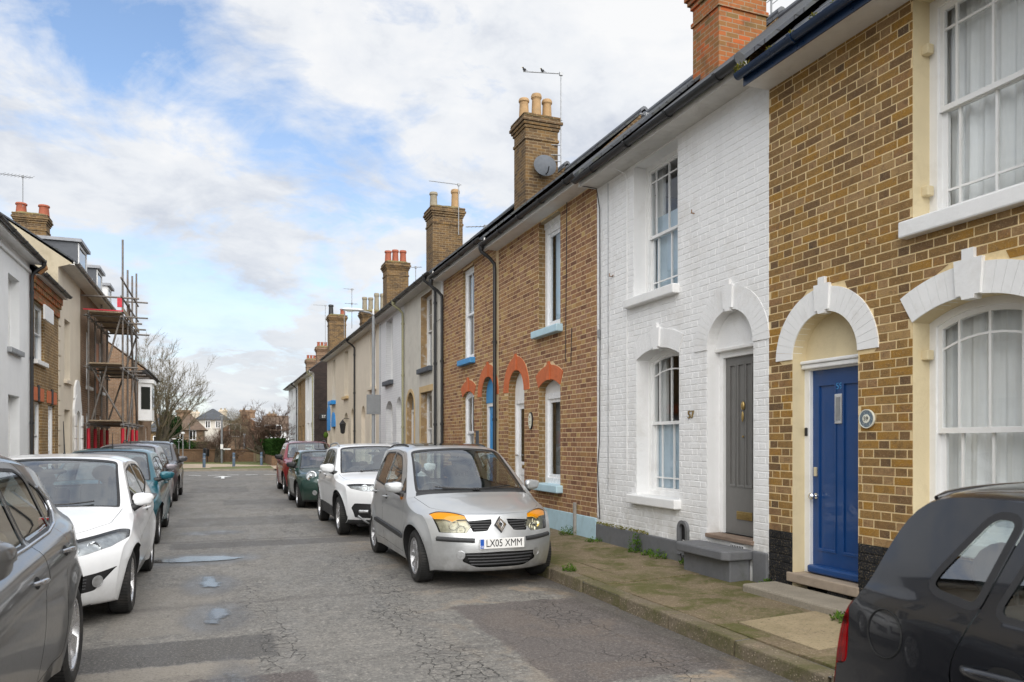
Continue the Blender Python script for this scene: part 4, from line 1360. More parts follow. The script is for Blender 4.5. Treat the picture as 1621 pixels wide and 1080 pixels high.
# round house-number plaque
pl = H.b('number_plaque', MB().lathe([(.0, .0), (.076, .0), (.079, .006), (.079, .014), (.072, .020), (.046, .022), (0, .022)], (0, 0, 0), 'x', 36).xform(Matrix.Translation(Vector(H.P(4.965, -.008, 1.80))) @ Matrix.Rotation(R(180), 4, 'Z')), 'plaque_teal', None, 30)
H.b('plaque_rim', MB().lathe([(.074, .0), (.081, .006), (.081, .023), (.074, .023)], (0, 0, 0), 'x', 36, True).xform(Matrix.Translation(Vector(H.P(4.965, -.008, 1.80))) @ Matrix.Rotation(R(180), 4, 'Z')), 'plaque_pale', pl, 30)
H.b('plaque_centre', MB().lathe([(.0, .022), (.038, .022), (.037, .026), (0, .026)], (0, 0, 0), 'x', 30).xform(Matrix.Translation(Vector(H.P(4.965, -.008, 1.80))) @ Matrix.Rotation(R(180), 4, 'Z')), 'plaque_pale', pl, 30)
text('lettering', '59', .05, MT['sign_black'], pl, H.P(4.965, -.036, 1.80), FACE_R, .001)
# step in front of the blue door
b = MB(); q = random.Random(4)
xs0, xs1, ys0, ys1 = WR - .42, WR - .012, 4.75, 6.12
b.box(xs0, xs1, ys0, ys1, .10, .215)
st = b.build('doorstep', MT['concrete_warm'], H.o, None, .02)
H.roof(.34, 40, 3.4, 'slate', 'navy_gutter', 'off_white_wood', gz=None, brk=.95)
H.box('gutter_board', 'navy_gutter', H.y0, H.y1 - .02, -.335, -.322, 5.14, 5.27)
# slates, course by course, on the part of the roof that shows
ROOF59 = [o for o in H.o.children if o.name.startswith('roof')][0]
t40 = math.tan(R(40))
for r_ in range(7):
    for k in range(12):
        ya = 6.22 - k * .262 - (.131 if r_ % 2 else 0) 
        if ya - .255 < 3.0: continue
        d0 = -.355 + r_ * .165
        d1 = d0 + .30
        zf = lambda d: H.ze + (d + .34) * t40 + .006
        jz = q.uniform(0, .004)
        mb = MB()
        P = H.P
        top_ = [(ya - .255, d0, zf(d0) + .014 + jz), (ya, d0, zf(d0) + .014 + jz), (ya, d1, zf(d1) + .003), (ya - .255, d1, zf(d1) + .003)]
        mb.add([P(*v) for v in top_] + [P(v[0], v[1], v[2] - .007) for v in top_], [(0, 1, 2, 3), (4, 5, 6, 7), (0, 1, 5, 4), (1, 2, 6, 5), (2, 3, 7, 6), (3, 0, 4, 7)])
        H.b('slate', mb, 'slate', ROOF59)
for i, (yy, hh, nl) in enumerate([(6.17, .10, 170), (5.75, .05, 60), (5.5, .05, 60), (5.2, .06, 90), (4.95, .05, 50)]):
    tuft('moss_tuft', ['yellow-green moss clump growing out of the end of the navy gutter', 'small moss tuft in the navy gutter, second from its end', 'small moss tuft in the navy gutter, third from its end', 'small moss tuft in the navy gutter, fourth from its end', 'small moss tuft in the navy gutter, fifth from its end'][i], 'moss',
         (WR - .37 + .02, yy, H.ze - .02), .10 if i == 0 else .07, hh, nl, 'moss_leaf', 70 + i, 'moss tufts in the navy gutter', .014)
wall_hook(H, 4.95, 3.30)

# ============ number 57: white-painted brick, grey door
H = House(1, 6.23, 9.98, 5.36, 'white-painted brick terraced house with a grey front door and the number 57', GR)
H57 = H
d57 = Op(6.47, 7.27, .3, 3.05, .40, 21)
wl57 = Op(7.84, 8.84, .90, 2.80, .11, 15)
wu57 = Op(7.87, 8.92, 3.52, 5.30)
H.ops = [d57, wl57, wu57]
H.wall('white_paint_brick', reveal=.19)
ex = [(d57, .25), (wl57, .24), (wu57, 0)]
H.bricks('white_paint_brick', .40, 5.36, ex, .0030, .0045, 300, 9, joint=.007, jit=.0016)
H.arch(d57, .25, 'white_paint_brick', kw=.085, kup=.07, kdn=.02, proud=.012)
H.arch(wl57, .23, 'white_paint_brick', kw=.10, kup=.08, kdn=.02, proud=.012)
H.box('plinth', 'grey_masonry_paint', 7.52, 9.975, -.028, .02, .02, .40, None, .012)
H.box('plinth', 'grey_masonry_paint', 6.235, 6.46, -.028, .02, .02, .47, None, .012)
for op in (wl57, wu57):
    H.box('sill', 'white_paint', op.s0 - .04, op.s1 + .12, -.10, .2, op.z0 - .115, op.z0 + .004, None, .014)
H.window(wu57, .19, cols=(.14, .5, .86), rows_u=(.84,), rows_l=(.16,), fw=.06, sw=.036, split=.46)
H.window(wl57, .19, cols=(.16, .5, .84), rows_u=(.16,), rows_l=(.16,), fw=.06, sw=.038, split=.5, curve=True)
H.box('roller_blind', 'blue_film', wl57.s0 + .06, wl57.s1 - .06, .29, .295, .98, 1.86)
H.box('roller_blind', 'blue_film', wu57.s0 + .06, wu57.s1 - .06, .32, .325, 3.58, 4.62)
for op in (wl57, wu57):
    H.box('room', 'dim_cloth', op.s0 - .2, op.s1 + .2, 1.4, 1.42, op.z0, op.z1)
    H.box('inner_curtain', 'curtain_cloth', op.s1 - .16, op.s1 - .03, .36, .40, op.z0, op.z1)
# grey door, long narrow panels
dr, I = H.door(d57, .17, 'white_paint', 'grey_door_paint', [(.09, .27, .27, .96), (.31, .49, .27, .96), (.51, .69, .27, .96), (.73, .91, .27, .96)], 2.62, .57, fw=.065)
H.b('tympanum', MB().prism(H.P, Op(d57.s0, d57.s1, 2.66, 3.05, .40, 21).outline(), .12, .20), 'white_paint_brick')
H.box('lintel', 'off_white_wood', d57.s0, d57.s1, .10, .26, 2.622, 2.66, dr, .008)
H.box('letterbox', 'brass', I.c - .13, I.c + .13, .192, .206, .74, .83, dr, .004)
H.box('letterbox_flap', 'brass', I.c - .105, I.c + .105, .188, .194, .762, .808, dr, .004)
kn = MB().ball((0, 0, 0), (.02, .03, .05), 12, 8).xform(Matrix.Translation(Vector(H.P(I.c, .18, 2.00))))
kn.ball(H.P(I.c, .175, 1.88), (.012, .018, .06), 10, 8)
H.b('door_knocker', kn, 'brass', dr, 60)
H.b('spyhole', MB().lathe([(0, 0), (.012, 0), (.012, -.01), (0, -.012)], (0, 0, 0), 'x', 12).xform(Matrix.Translation(Vector(H.P(I.c, .186, 1.66)))), 'brass', dr)
H.box('threshold', 'old_wood', d57.s0 - .01, d57.s1 + .01, -.03, .24, .52, .565, dr, .008)
H.box('riser', 'white_paint_brick', d57.s0, d57.s1, .02, .22, .25, .518)
H.box('airbrick', 'white_paint', 6.62, 6.86, -.002, .05, .42, .50, None, .004)
for k in range(8):
    H.box('airbrick_slot', 'black_iron', 6.635 + k * .028, 6.648 + k * .028, -.005, .03, .45, .485)
n57 = text('door_number', '57', .13, MT['brass'], H.o, H.P(7.58, -.014, 1.92), FACE_R, .006)
# painted step
b = MB()
pl_ = [(6.47, 0), (7.42, 0), (7.42, -.30), (7.36, -.36), (6.53, -.36), (6.47, -.30)]
P3 = lambda a, d, z: H.P(a, z, d)
b.prism(P3, pl_, .37, .47)
st = b.build('doorstep', MT['grey_masonry_paint'], H.o, None, .016)
MB().fbox(H.P, 6.52, 7.36, -.26, 0, .05, .368).build('step_base', MT['grey_masonry_paint'], st, None, .01)
# iron boot-scraper niche
out = [(7.72 + .10 * math.cos(a), .56 + .10 * math.sin(a)) for a in [math.pi * i / 10 for i in range(11)]]
sc_o = [(7.82, .26)] + out + [(7.62, .26)]
inn = [(7.72 + .062 * math.cos(a), .56 + .062 * math.sin(a)) for a in [math.pi * i / 10 for i in range(11)]]
sc_i = [(7.782, .30)] + inn + [(7.658, .30)]
bs = H.b('boot_scraper', MB().ring(H.P, sc_o, sc_i, -.045, .02), 'grey_masonry_paint', None, None, .006)
H.b('niche', MB().prism(H.P, sc_i, -.004, .004), 'black_iron', bs)
H.b('scraper_bar', MB().tube([H.P(7.66, -.03, .32), H.P(7.72, -.04, .36), H.P(7.78, -.03, .32)], .008, 6), 'black_iron', bs)
H.b('scraper_foot', MB().tube([H.P(7.72, -.03, .12), H.P(7.70, -.035, .2), H.P(7.73, -.035, .27)], .022, 6), 'black_iron', bs)
H.roof(.32, 40, 3.4, 'slate_rows', 'black_gutter', 'soffit_paint', brk=.95)
H.b('stop_end', MB().lathe([(.0, 0), (.066, 0), (.066, .012), (0, .012)], H.P(6.22, -.365, H.ze - .045), 'y', 14), 'black_gutter', None, 40)
# cables down the left edge of the white front
H.b('cable', MB().tube([H.P(9.93, -.30, 5.33), H.P(9.88, -.06, 5.30), H.P(9.86, -.02, 5.0), H.P(9.85, -.02, 3.2), H.P(9.87, -.02, 1.6), H.P(9.93, -.02, 1.2), H.P(9.88, -.02, .7), H.P(9.86, -.02, .48), H.P(9.93, -.02, .50)], .007, 6), 'black_iron')
H.b('cable', MB().tube([H.P(9.62, -.012, 5.3), H.P(9.62, -.012, .9)], .005, 6), 'grey_metal')
H.b('cable', MB().tube([H.P(9.12, -.2, 5.33), H.P(9.10, -.03, 5.26), H.P(9.08, -.012, 5.15), H.P(9.08, -.012, 1.2)], .006, 6), 'white_paint')
H.box('cable_box', 'grey_metal', 9.85, 9.90, -.04, 0, 3.12, 3.24, None, .006)
wall_hook(H, 7.52, 4.28); wall_hook(H, 9.52, 3.95)
H.b('hook_stub', MB().tube([H.P(9.52, 0, 3.95), H.P(9.44, -.03, 3.95)], .007, 6), 'rust_iron')
chimney(H, 7.45, 9.85, .88, .68, 6.6, 8.78, 'chimney_red', pots=(('clay_pot', .5), ('clay_pot', .5), ('clay_pot', .5)))

# ============ number 55: brown brick, white plastic windows
H = House(1, 9.98, 14.29, 5.47, 'brown brick terraced house with white plastic windows, pale blue sills and an oval plaque', GR)
H55 = H
d55 = Op(12.84, 13.65, .2, 2.955, .40, 15)
wl55 = Op(11.27, 12.16, .89, 2.66, .12, 11)
wu55 = Op(11.27, 12.16, 3.52, 5.40)
H.ops = [d55, wl55, wu55]
H.wall('mortar_pale', reveal=.16, rmat='far_stock')
ex = [(d55, .26), (wl55, .25), (wu55, 0)]
H.bricks('orange_brick', .48, 5.47, ex, .0026, .0024, 300, 15, y1=14.20, joint=.0105)
H.arch(d55, .25, 'terracotta_paint', kw=.07, kup=.05, kdn=.01, steps=False)
H.arch(wl55, .24, 'terracotta_paint', kw=.075, kup=.06, kdn=.01, steps=False)
H.box('plinth', 'pale_blue_paint', 9.985, 14.2, -.022, .01, .03, .48, None, .008)
for op in (wl55, wu55):
    H.box('sill', 'pale_blue_paint', op.s0 - .10, op.s1 + .10, -.12, .18, op.z0 - .12, op.z0 + .004, None, .014)
for op, top in ((wl55, 2.44), (wu55, 5.30)):
    o2 = Op(op.s0, op.s1, op.z0, top)
    r_ = H.window(o2, .12, 'white_plastic', cols=(), rows_u=(), fw=.10, sw=.06, casement=True)
    H.box('net_curtain', 'dim_cloth' if op is wl55 else 'blind_cloth', op.s0 + .05, op.s1 - .05, .30, .31, op.z0, op.z1)
H.b('head_panel', MB().prism(H.P, Op(wl55.s0, wl55.s1, 2.442, 2.66, .12, 11).outline(), .13, .18), 'off_white_wood')
H.box('head_panel', 'white_plastic', wu55.s0, wu55.s1, .10, .2, 5.302, 5.42)
dr, I = H.door(d55, .14, 'white_plastic', 'white_plastic', [(.16, .84, .44, .95), (.16, .84, .06, .32)], 2.40, .36, fw=.07, glazed=[(.16, .84, .44, .95)])
H.b('tympanum', MB().prism(H.P, Op(d55.s0, d55.s1, 2.402, 2.955, .40, 15).outline(), .14, .2), 'white_paint')
H.box('letterbox', 'brass', I.c - .12, I.c + .12, .165, .176, 1.10, 1.17, dr, .004)
H.b('door_handle', MB().tube([H.P(I.s1 - .05, .16, 1.35), H.P(I.s1 - .05, .10, 1.35), H.P(I.s1 - .16, .10, 1.35)], .012, 8), 'chrome', dr, 50)
H.box('threshold', 'stone_threshold', d55.s0, d55.s1, -.12, .2, .2, .355, None, .012)
# oval plaque
ov = [(12.50 + .085 * math.cos(a), 1.98 + .155 * math.sin(a)) for a in [2 * math.pi * i / 28 for i in range(28)]]
ovi = [(12.50 + .07 * math.cos(a), 1.98 + .138 * math.sin(a)) for a in [2 * math.pi * i / 28 for i in range(28)]]
pl = H.b('oval_plaque', MB().prism(H.P, ov, -.028, 0), 'black_iron', None, None, .004)
H.b('plaque_face', MB().prism(H.P, ovi, -.032, -.025), 'plaque_pale', pl)
for zz, ww in ((2.05, .05), (1.97, .07), (1.94, .075), (1.89, .05)):
    H.box('plaque_line', 'olive_pipe', 12.50 - ww * .5, 12.50 + ww * .5, -.0335, -.031, zz - (.02 if zz > 2 else .008), zz + (.02 if zz > 2 else .008), pl)
H.b('cable', MB().tube([H.P(11.0, -.012, 5.45), H.P(11.05, -.012, 2.9), H.P(10.85, -.012, 2.85), H.P(10.82, -.012, 3.4)], .006, 6), 'black_iron')
H.box('gas_pipe_cover', 'flue_rock', 10.62, 10.68, -.06, -.02, .1, .66, None, .008)
H.roof(.30, 40, 3.4, 'slate_rows', 'black_gutter', 'off_white_wood', brk=.95)
H.downpipe(14.27, 'black_gutter')

# ============ number 53: brown brick, blue door
H = House(1, 14.29, 18.19, 5.62, 'brown brick terraced house with a pale blue door set in a blue arched recess', GR)
H53 = H
d53 = Op(14.44, 15.24, .2, 2.96, .40, 15)
wl53 = Op(15.76, 16.57, .89, 2.74, .12, 11)
wu53 = Op(15.76, 16.57, 3.45, 5.50)
H.ops = [d53, wl53, wu53]
H.wall('mortar_pale', reveal=.14, rmat='far_stock')
ex = [(d53, .26), (wl53, .25), (wu53, 0)]
H.bricks('orange_brick', .3, 5.62, ex, .0026, .0024, 0, 16, y0=14.35, joint=.0105)
H.arch(d53, .25, 'terracotta_paint', kw=.07, kup=.05, kdn=.01, steps=False)
H.arch(wl53, .24, 'terracotta_paint', kw=.075, kup=.06, kdn=.01, steps=False)
for op in (wl53, wu53):
    H.box('sill', 'sky_blue_paint', op.s0 - .08, op.s1 + .10, -.12, .18, op.z0 - .12, op.z0 + .004, None, .014)
    H.window(op, .06, 'white_plastic', cols=(.5,), rows_u=(), rows_l=(), fw=.08, sw=.05)
    H.box('room', 'dim_cloth', op.s0, op.s1, .5, .52, op.z0, op.z1)
dr, I = H.door(d53, .12, 'white_paint', 'sky_blue_paint', [(.12, .88, .5, .93), (.12, .88, .08, .42)], 2.42, .36)
H.b('tympanum', MB().prism(H.P, Op(d53.s0, d53.s1, 2.422, 2.96, .40, 15).outline(), .10, .2), 'sky_blue_paint')
H.box('meter_box', 'slate_sill', 15.42, 15.60, -.02, .0, 1.55, 1.85, None, .006)
H.roof(.30, 40, 3.4, 'slate_rows', 'black_gutter', 'off_white_wood', brk=1.0)
chimney(H, 7.44, 17.6, .87, .78, 6.4, 9.66, pots=(('clay_pot', .48), ('clay_pot', .62), ('clay_pot', .55)))
H.downpipe(18.12, 'black_gutter', top=5.55)

# ============ number 51: weathered cream render
H = House(1, 18.19, 22.47, 5.78, 'weathered grey-cream rendered terraced house with peeling window reveals', GR)
H51 = H
H.ops = [Op(21.2, 22.1, .2, 3.05, .45, 15), Op(19.3, 20.45, .9, 2.95), Op(19.3, 20.45, 3.6, 5.6)]
H.wall('render_grey', reveal=.2, rmat='peeled_plaster')
for op in H.ops[1:]:
    H.window(op, .17, 'off_white_wood', cols=(.5,), rows_u=(.5,), rows_l=(.5,), split=.52)
    H.box('room', 'dim_cloth', op.s0, op.s1, .6, .62, op.z0, op.z1)
    H.box('sill', 'slate_sill', op.s0 - .08, op.s1 + .1, -.11, .18, op.z0 - .13, op.z0 + .004, None, .014)
op = H.ops[1]
H.box('surround', 'sandstone_paint', op.s0 - .12, op.s1 + .12, -.02, -.003, op.z1 + .005, op.z1 + .17)
H.box('surround', 'sandstone_paint', op.s1 + .003, op.s1 + .10, -.02, -.003, op.z0 - .1, op.z1 + .004)
op = H.ops[0]
A = Op(op.s0 - .1, op.s1 + .1, op.z0, op.z1 + .1, op.rise + .05, 15)
B_ = Op(op.s0 + .002, op.s1 - .002, op.z0, op.z1 - .002, op.rise, 15)
H.b('surround', MB().ring(H.P, A.outline(), B_.outline(), -.02, -.003), 'sandstone_paint')
dr, I = H.door(op, .14, 'off_white_wood', 'old_wood', [(.12, .45, .1, .45), (.55, .88, .1, .45), (.12, .45, .5, .92), (.55, .88, .5, .92)], 2.55, .36)
H.b('tympanum', MB().prism(H.P, Op(op.s0, op.s1, 2.552, 3.05, .45, 15).outline(), .15, .2), 'dim_cloth')
H.box('pilaster', 'off_white_wood', 18.2, 18.34, -.025, 0, .05, 5.75)
H.roof(.30, 40, 3.4, 'slate_rows', 'black_gutter', 'soffit_paint', brk=1.1)
H.downpipe(18.75, 'black_gutter')
H.downpipe(22.42, 'olive_pipe')
H.b('cable', MB().tube([H.P(18.2, -.012, 4.7), H.P(19.0, -.03, 4.66), H.P(19.05, -.012, 3.2)], .006, 5), 'black_iron')

# ============ number 49: white brick, further on
H = House(1, 22.47, 26.34, 5.78, 'white-painted brick terraced house with dark slate sills and a green-grey downpipe beside it', GR)
H49 = H
H.ops = [Op(22.8, 23.55, .2, 3.0, .37, 15), Op(24.1, 25.15, .9, 2.95, .25, 11), Op(24.1, 25.15, 3.6, 5.62)]
H.wall('far_white_brick', reveal=.2)
for op in H.ops[1:]:
    H.window(op, .17, 'white_paint', cols=(.5,), rows_u=(), rows_l=())
    H.box('room', 'dim_cloth', op.s0, op.s1, .4, .42, op.z0, op.z1)
H.box('sill', 'slate_sill', 24.0, 25.25, -.12, .18, 3.46, 3.604, None, .014)
H.box('sill', 'white_paint', 24.0, 25.25, -.12, .18, .78, .904, None, .014)
op = H.ops[0]
dr, I = H.door(op, .15, 'white_paint', 'off_white_wood', [(.12, .45, .1, .45), (.55, .88, .1, .45), (.12, .45, .5, .92), (.55, .88, .5, .92)], 2.55, .36)
H.b('tympanum', MB().prism(H.P, Op(op.s0, op.s1, 2.552, 3.0, .37, 15).outline(), .15, .2), 'white_paint')
H.box('meter_box', 'black_iron', 22.62, 22.7, -.03, 0, 1.2, 1.5, None, .006)
H.roof(.30, 40, 3.4, 'slate_rows', 'black_gutter', 'soffit_paint', brk=1.2)
H.b('cable', MB().tube([H.P(26.1, -.012, 5.7), H.P(26.1, -.012, .5)], .012, 6), 'grey_metal')
chimney(H, 7.55, 26.3, 1.10, .92, 6.6, 9.92, pots=(('grey_pot', .55, .14), ('clay_pot', .72, .15)))

# ============ number 47: cream
H = House(1, 26.34, 31.2, 5.76, 'smooth cream terraced house behind the street lamp', GR)
H47 = H
H.ops = [Op(29.0, 29.85, .2, 3.0, .42, 13), Op(26.95, 28.0, .9, 2.95, .25, 11), Op(26.95, 28.0, 3.6, 5.6)]
H.wall('render_cream', reveal=.2)
for op in H.ops[1:]:
    H.window(op, .17, 'white_paint', cols=(.5,))
    H.box('room', 'dim_cloth', op.s0, op.s1, .4, .42, op.z0, op.z1)
    H.box('sill', 'render_cream', op.s0 - .1, op.s1 + .1, -.12, .18, op.z0 - .12, op.z0 + .004, None, .014)
op = H.ops[0]
dr, I = H.door(op, .15, 'white_paint', 'off_white_wood', [(.12, .45, .1, .45), (.55, .88, .1, .45), (.12, .88, .5, .92)], 2.5, .36)
H.b('tympanum', MB().prism(H.P, Op(op.s0, op.s1, 2.502, 3.0, .42, 13).outline(), .15, .2), 'render_cream')
H.roof(.30, 40, 3.4, 'slate_rows', 'black_gutter', 'soffit_paint', brk=1.3)
H.downpipe(31.15, 'black_gutter')

# ============ numbers 45 and 43: cream brick pair
H = House(1, 31.2, 35.6, 5.78, 'cream-painted brick terraced house with a black lantern beside its door', GR)
H45 = H
H.ops = [Op(31.6, 32.35, .2, 3.0, .37, 11), Op(33.1, 34.2, .9, 2.9, .45, 13), Op(33.1, 34.2, 3.6, 5.6)]
H.wall('far_cream_brick', reveal=.2, rmat='render_cream')
for op in H.ops[1:]:
    H.window(op, .17, 'white_paint', cols=(.5,))
    H.box('room', 'dim_cloth', op.s0, op.s1, .4, .42, op.z0, op.z1)
H.box('sill', 'sandstone_paint', 33.0, 34.3, -.12, .18, 3.48, 3.604, None, .014)
op = H.ops[0]
dr, I = H.door(op, .15, 'white_paint', 'off_white_wood', [(.12, .88, .5, .92)], 2.5, .36)
H.b('tympanum', MB().prism(H.P, Op(op.s0, op.s1, 2.502, 3.0, .37, 11).outline(), .15, .2), 'render_cream')
lp = H.b('lantern', MB().lathe([(.03, 1.95), (.09, 2.0), (.13, 2.35), (.15, 2.37), (.06, 2.5), (.02, 2.55)], H.P(32.8, -.28, 0), 'z', 6), 'black_iron')
H.b('lantern_glass', MB().lathe([(.085, 2.05), (.125, 2.33)], H.P(32.8, -.28, 0), 'z', 6), 'plaque_pale', lp)
H.b('lantern_arm', MB().tube([H.P(32.8, 0, 2.6), H.P(32.8, -.2, 2.62), H.P(32.8, -.28, 2.55)], .015, 6), 'black_iron', lp)
H.roof(.30, 40, 3.4, 'slate_rows', 'black_gutter', 'soffit_paint', brk=1.4)
chimney(H, 7.45, 33.9, .98, .90, 6.6, 9.65, pots=(('red_pot', .5, .15), ('red_pot', .6, .15), ('red_pot', .6, .15)))
H = House(1, 35.6, 39.93, 5.78, 'cream-painted brick end house with bright blue arched canopies', GR)
H43 = H
H.ops = [Op(38.95, 39.6, .2, 3.0, .3, 11), Op(37.0, 38.0, .9, 2.9), Op(37.0, 38.0, 3.6, 5.6)]
H.wall('far_cream_brick', reveal=.2, rmat='render_cream')
for op in H.ops[1:]:
    H.window(op, .17, 'white_paint', cols=(.5,))
    H.box('room', 'dim_cloth', op.s0, op.s1, .4, .42, op.z0, op.z1)
H.box('sill', 'bright_blue_paint', 36.85, 38.15, -.22, .18, 3.42, 3.604, None, .02)
op = H.ops[0]
dr, I = H.door(op, .15, 'white_paint', 'off_white_wood', [(.12, .88, .5, .92)], 2.5, .36)
H.b('canopy', MB().prism(H.P, Op(36.9, 38.1, 2.35, 3.05, .45, 11).outline(), -.05, .02), 'bright_blue_paint')
H.b('canopy', MB().prism(H.P, Op(38.7, 39.8, 2.2, 3.5, .55, 13).outline(), -.03, .02), 'bright_blue_paint')
H.b('hanging_basket', MB().ball(H.P(38.5, -.25, 1.95), (.12, .12, .16), 8, 6), 'weed_leaf')
H.roof(.30, 40, 3.4, 'slate_rows', 'black_gutter', 'soffit_paint', brk=1.4)
chimney(H, 7.5, 39.4, 1.3, .8, 6.6, 8.35, pots=(('grey_pot', .7, .13), ('grey_pot', .7, .13), ('grey_pot', .95, .13), ('grey_pot', .95, .13)))

# ============ beyond the side road: dark gable, then three smaller fronts
H = House(1, 45.8, 50.6, 5.75, 'white terraced house with a dark brick gable end carrying the street name sign', GR)
H.ops = [Op(46.6, 47.5, .2, 2.8, .3, 11), Op(48.4, 49.5, .9, 2.8), Op(48.4, 49.5, 3.6, 5.6)]
H.wall('render_white', reveal=.18)
for op in H.ops[1:]:
    H.window(op, .15, 'white_paint', cols=(.5,)); H.box('room', 'dim_cloth', op.s0, op.s1, .4, .42, op.z0, op.z1)
H.door(H.ops[0], .15, 'white_paint', 'old_wood', [(.12, .88, .5, .92)], 2.5, .36)
H.roof(.30, 38, 3.4, 'slate_rows', 'black_gutter', 'soffit_paint', brk=1.6)
b = MB()
rd, rz_ = H.ridge
b.add([(WR - .004, 45.78, -.05), (WR + 6.6, 45.78, -.05), (WR + 6.6, 45.78, 5.75), (WR + rd, 45.78, rz_ - .02), (WR - .25, 45.78, 5.80), (WR - .004, 45.78, 5.70)], [(0, 1, 2, 3, 4, 5)])
gb = b.build('gable_wall', MT['far_dark'], H.o)
H.downpipe(46.0, 'olive_pipe')
chimney(H, 6.75, 47.4, 1.0, .9, 6.2, 9.35, pots=(('black_iron', .6, .15), ('red_pot', .4, .16)))
sg = thing('street_sign', 'black and white street name sign on the dark brick gable', 'sign', (WR + 1.0, 45.74, 3.0), 0)
MB().box(WR + .30, WR + 1.95, 45.72, 45.775, 2.93, 3.27).build('sign_plate', MT['sign_black'], sg)
MB().box(WR + .33, WR + 1.92, 45.714, 45.719, 2.955, 3.245).build('sign_panel', MT['sign_black'], sg)
text('lettering', 'ST PETERS RD', .24, MT['sign_white'], sg, (WR + 1.12, 45.708, 3.10), (R(90), 0, 0), .002, 'CENTER', .92)

H = House(1, 50.6, 55.6, 5.75, 'narrow stock brick terraced house between two white fronts beyond the side road', GR)
H.ops = [Op(51.3, 52.2, .2, 2.7), Op(53.4, 54.5, .9, 2.7), Op(53.4, 54.5, 3.6, 5.6)]
H.wall('far_stock', reveal=.15)
for op in H.ops[1:]:
    H.window(op, .12, 'white_paint', cols=(.5,)); H.box('room', 'curtain_cloth', op.s0, op.s1, .4, .42, op.z0, op.z1)
H.door(H.ops[0], .12, 'white_paint', 'off_white_wood', [(.12, .88, .5, .92)], 2.5, .36)
H.roof(.30, 38, 3.4, 'slate_rows', 'black_gutter', 'soffit_paint', brk=2.0)
chimney(H, 6.75, 53.6, 1.0, .8, 6.2, 8.15, pots=(('red_pot', .3, .1),) * 4, mat='far_brown_brick')
H = House(1, 55.6, 63.2, 5.75, 'pale end house of the far terrace with tall dark window shutters', GR)
H.ops = [Op(56.6, 57.6, .9, 2.8), Op(59.6, 60.6, 3.3, 5.5), Op(59.6, 60.6, .6, 2.8), Op(56.6, 57.6, 3.6, 5.5)]
H.wall('render_white', reveal=.18)
for op in H.ops:
    H.window(op, .15, 'slate_sill', cols=(.5,)); H.box('room', 'dim_cloth', op.s0, op.s1, .4, .42, op.z0, op.z1)
H.roof(.35, 38, 3.4, 'slate_rows', 'black_gutter', 'soffit_paint', brk=2.0)
H.downpipe(55.9, 'black_gutter')
chimney(H, 6.75, 60.2, 1.0, .8, 6.2, 7.95, pots=(('red_pot', .3, .1),) * 4, mat='far_brown_brick')

# ---------- fixtures standing on the chimneys, set where they are seen
def aerial_at(px, yb, yt, Y, tip, label, tilt=0.0, elems=4, el=.12, mat='galvanised', back=.1, az=math.pi):
    a, c, e = at_px(px, yb, Y), at_px(px, yt, Y), at_px(tip, yt, Y)
    return aerial((a.x, Y, a.z), c.z - a.z, label, max(.15, abs(a.x - e.x)), az, tilt, elems, el, mat, back)
TA1 = aerial_at(888, 262, 115, 17.15, 828, 'long grey aerial beside the three-pot chimney, two birds perched on it', -.12, 3, .05, 'grey_metal', .05)
tp = at_px(888, 115, 17.15)
for i, dx_ in enumerate((-.50, -.98)):
    x, y, z = tp.x + dx_, 17.15, tp.z - .03 + dx_ * .12 + .012
    bd = thing('bird', ['dark bird perched on the long aerial boom, nearer the mast', 'dark bird perched on the far tip of the long aerial boom'][i], 'bird', (x, y, z))
    m = MB().ball((x, y, z + .035), (.045, .032, .034), 10, 8)
    m.ball((x - .035, y, z + .075), (.022, .02, .02), 8, 6)
    m.add([(x + .03, y - .015, z + .035), (x + .03, y + .015, z + .035), (x + .11, y, z + .015)], [(0, 1, 2)])
    m.build('body', MT['black_iron'], bd, 60)
    MB().lathe([(.007, 0), (0, .022)], (0, 0, 0), 'x', 6).xform(Matrix.Translation((x - .055, y, z + .075)) @ Matrix.Rotation(R(180), 4, 'Z')).build('beak', MT['yellow_paint'], bd)
a = at_px(888, 230, 17.15)
for zz in (a.z, a.z - .25, a.z - .4): MB().tube([(a.x, 17.15, zz), (a.x - .25, 17.22, zz)], .012, 6).build('bracket', MT['grey_metal'], TA1)
dp = at_px(863, 262, 17.02)
dsh = thing('satellite_dish', 'round grey satellite dish fixed to the three-pot chimney', 'dish', tuple(dp))
m = MB().lathe([(0, .06), (.10, .052), (.20, .03), (.28, 0), (.285, .004), (.20, .037), (.1, .06), (0, .068)], (0, 0, 0), 'z', 28)
m.xform(Matrix.Translation(dp) @ Matrix.Rotation(R(-10), 4, 'Z') @ Matrix.Rotation(R(78), 4, 'X'))
m.build('reflector', MT['slate_sill'], dsh, 40)
MB().tube([dp + Vector((0, .02, -.22)), dp + Vector((-.02, -.20, -.24)), dp + Vector((-.02, -.28, -.12))], .014, 6).build('feed_arm', MT['black_iron'], dsh, 50)
MB().tube([dp + Vector((0, .05, 0)), dp + Vector((0, .24, 0))], .02, 6).build('bracket', MT['grey_metal'], dsh)
aerial_at(726, 372, 291, 25.75, 679, 'bent television aerial on the two-pot chimney', .0, 3, .06)
aerial_at(768, 378, 357, 20.5, 737, 'small multi-element aerial on the roof between the two tall chimneys', -.12, 8, .16, back=.34)
aerial_at(658, 450, 422, 30.0, 668, 'slender aerial behind the red-pot chimney', .1, 5, .2, az=0.0, back=.25)
aerial_at(515, 545, 483, 47.0, 496, 'aerial with a long boom on the square chimney of the far terrace', 0.0, 3, .1)
aerial_at(557, 520, 457, 38.2, 544, 'tall mast aerial behind the four-pot chimney', 0.0, 4, .12)
aerial_at(545, 535, 490, 38.6, 541, 'upright many-element aerial between the far chimneys', .2, 6, .5, back=.3)
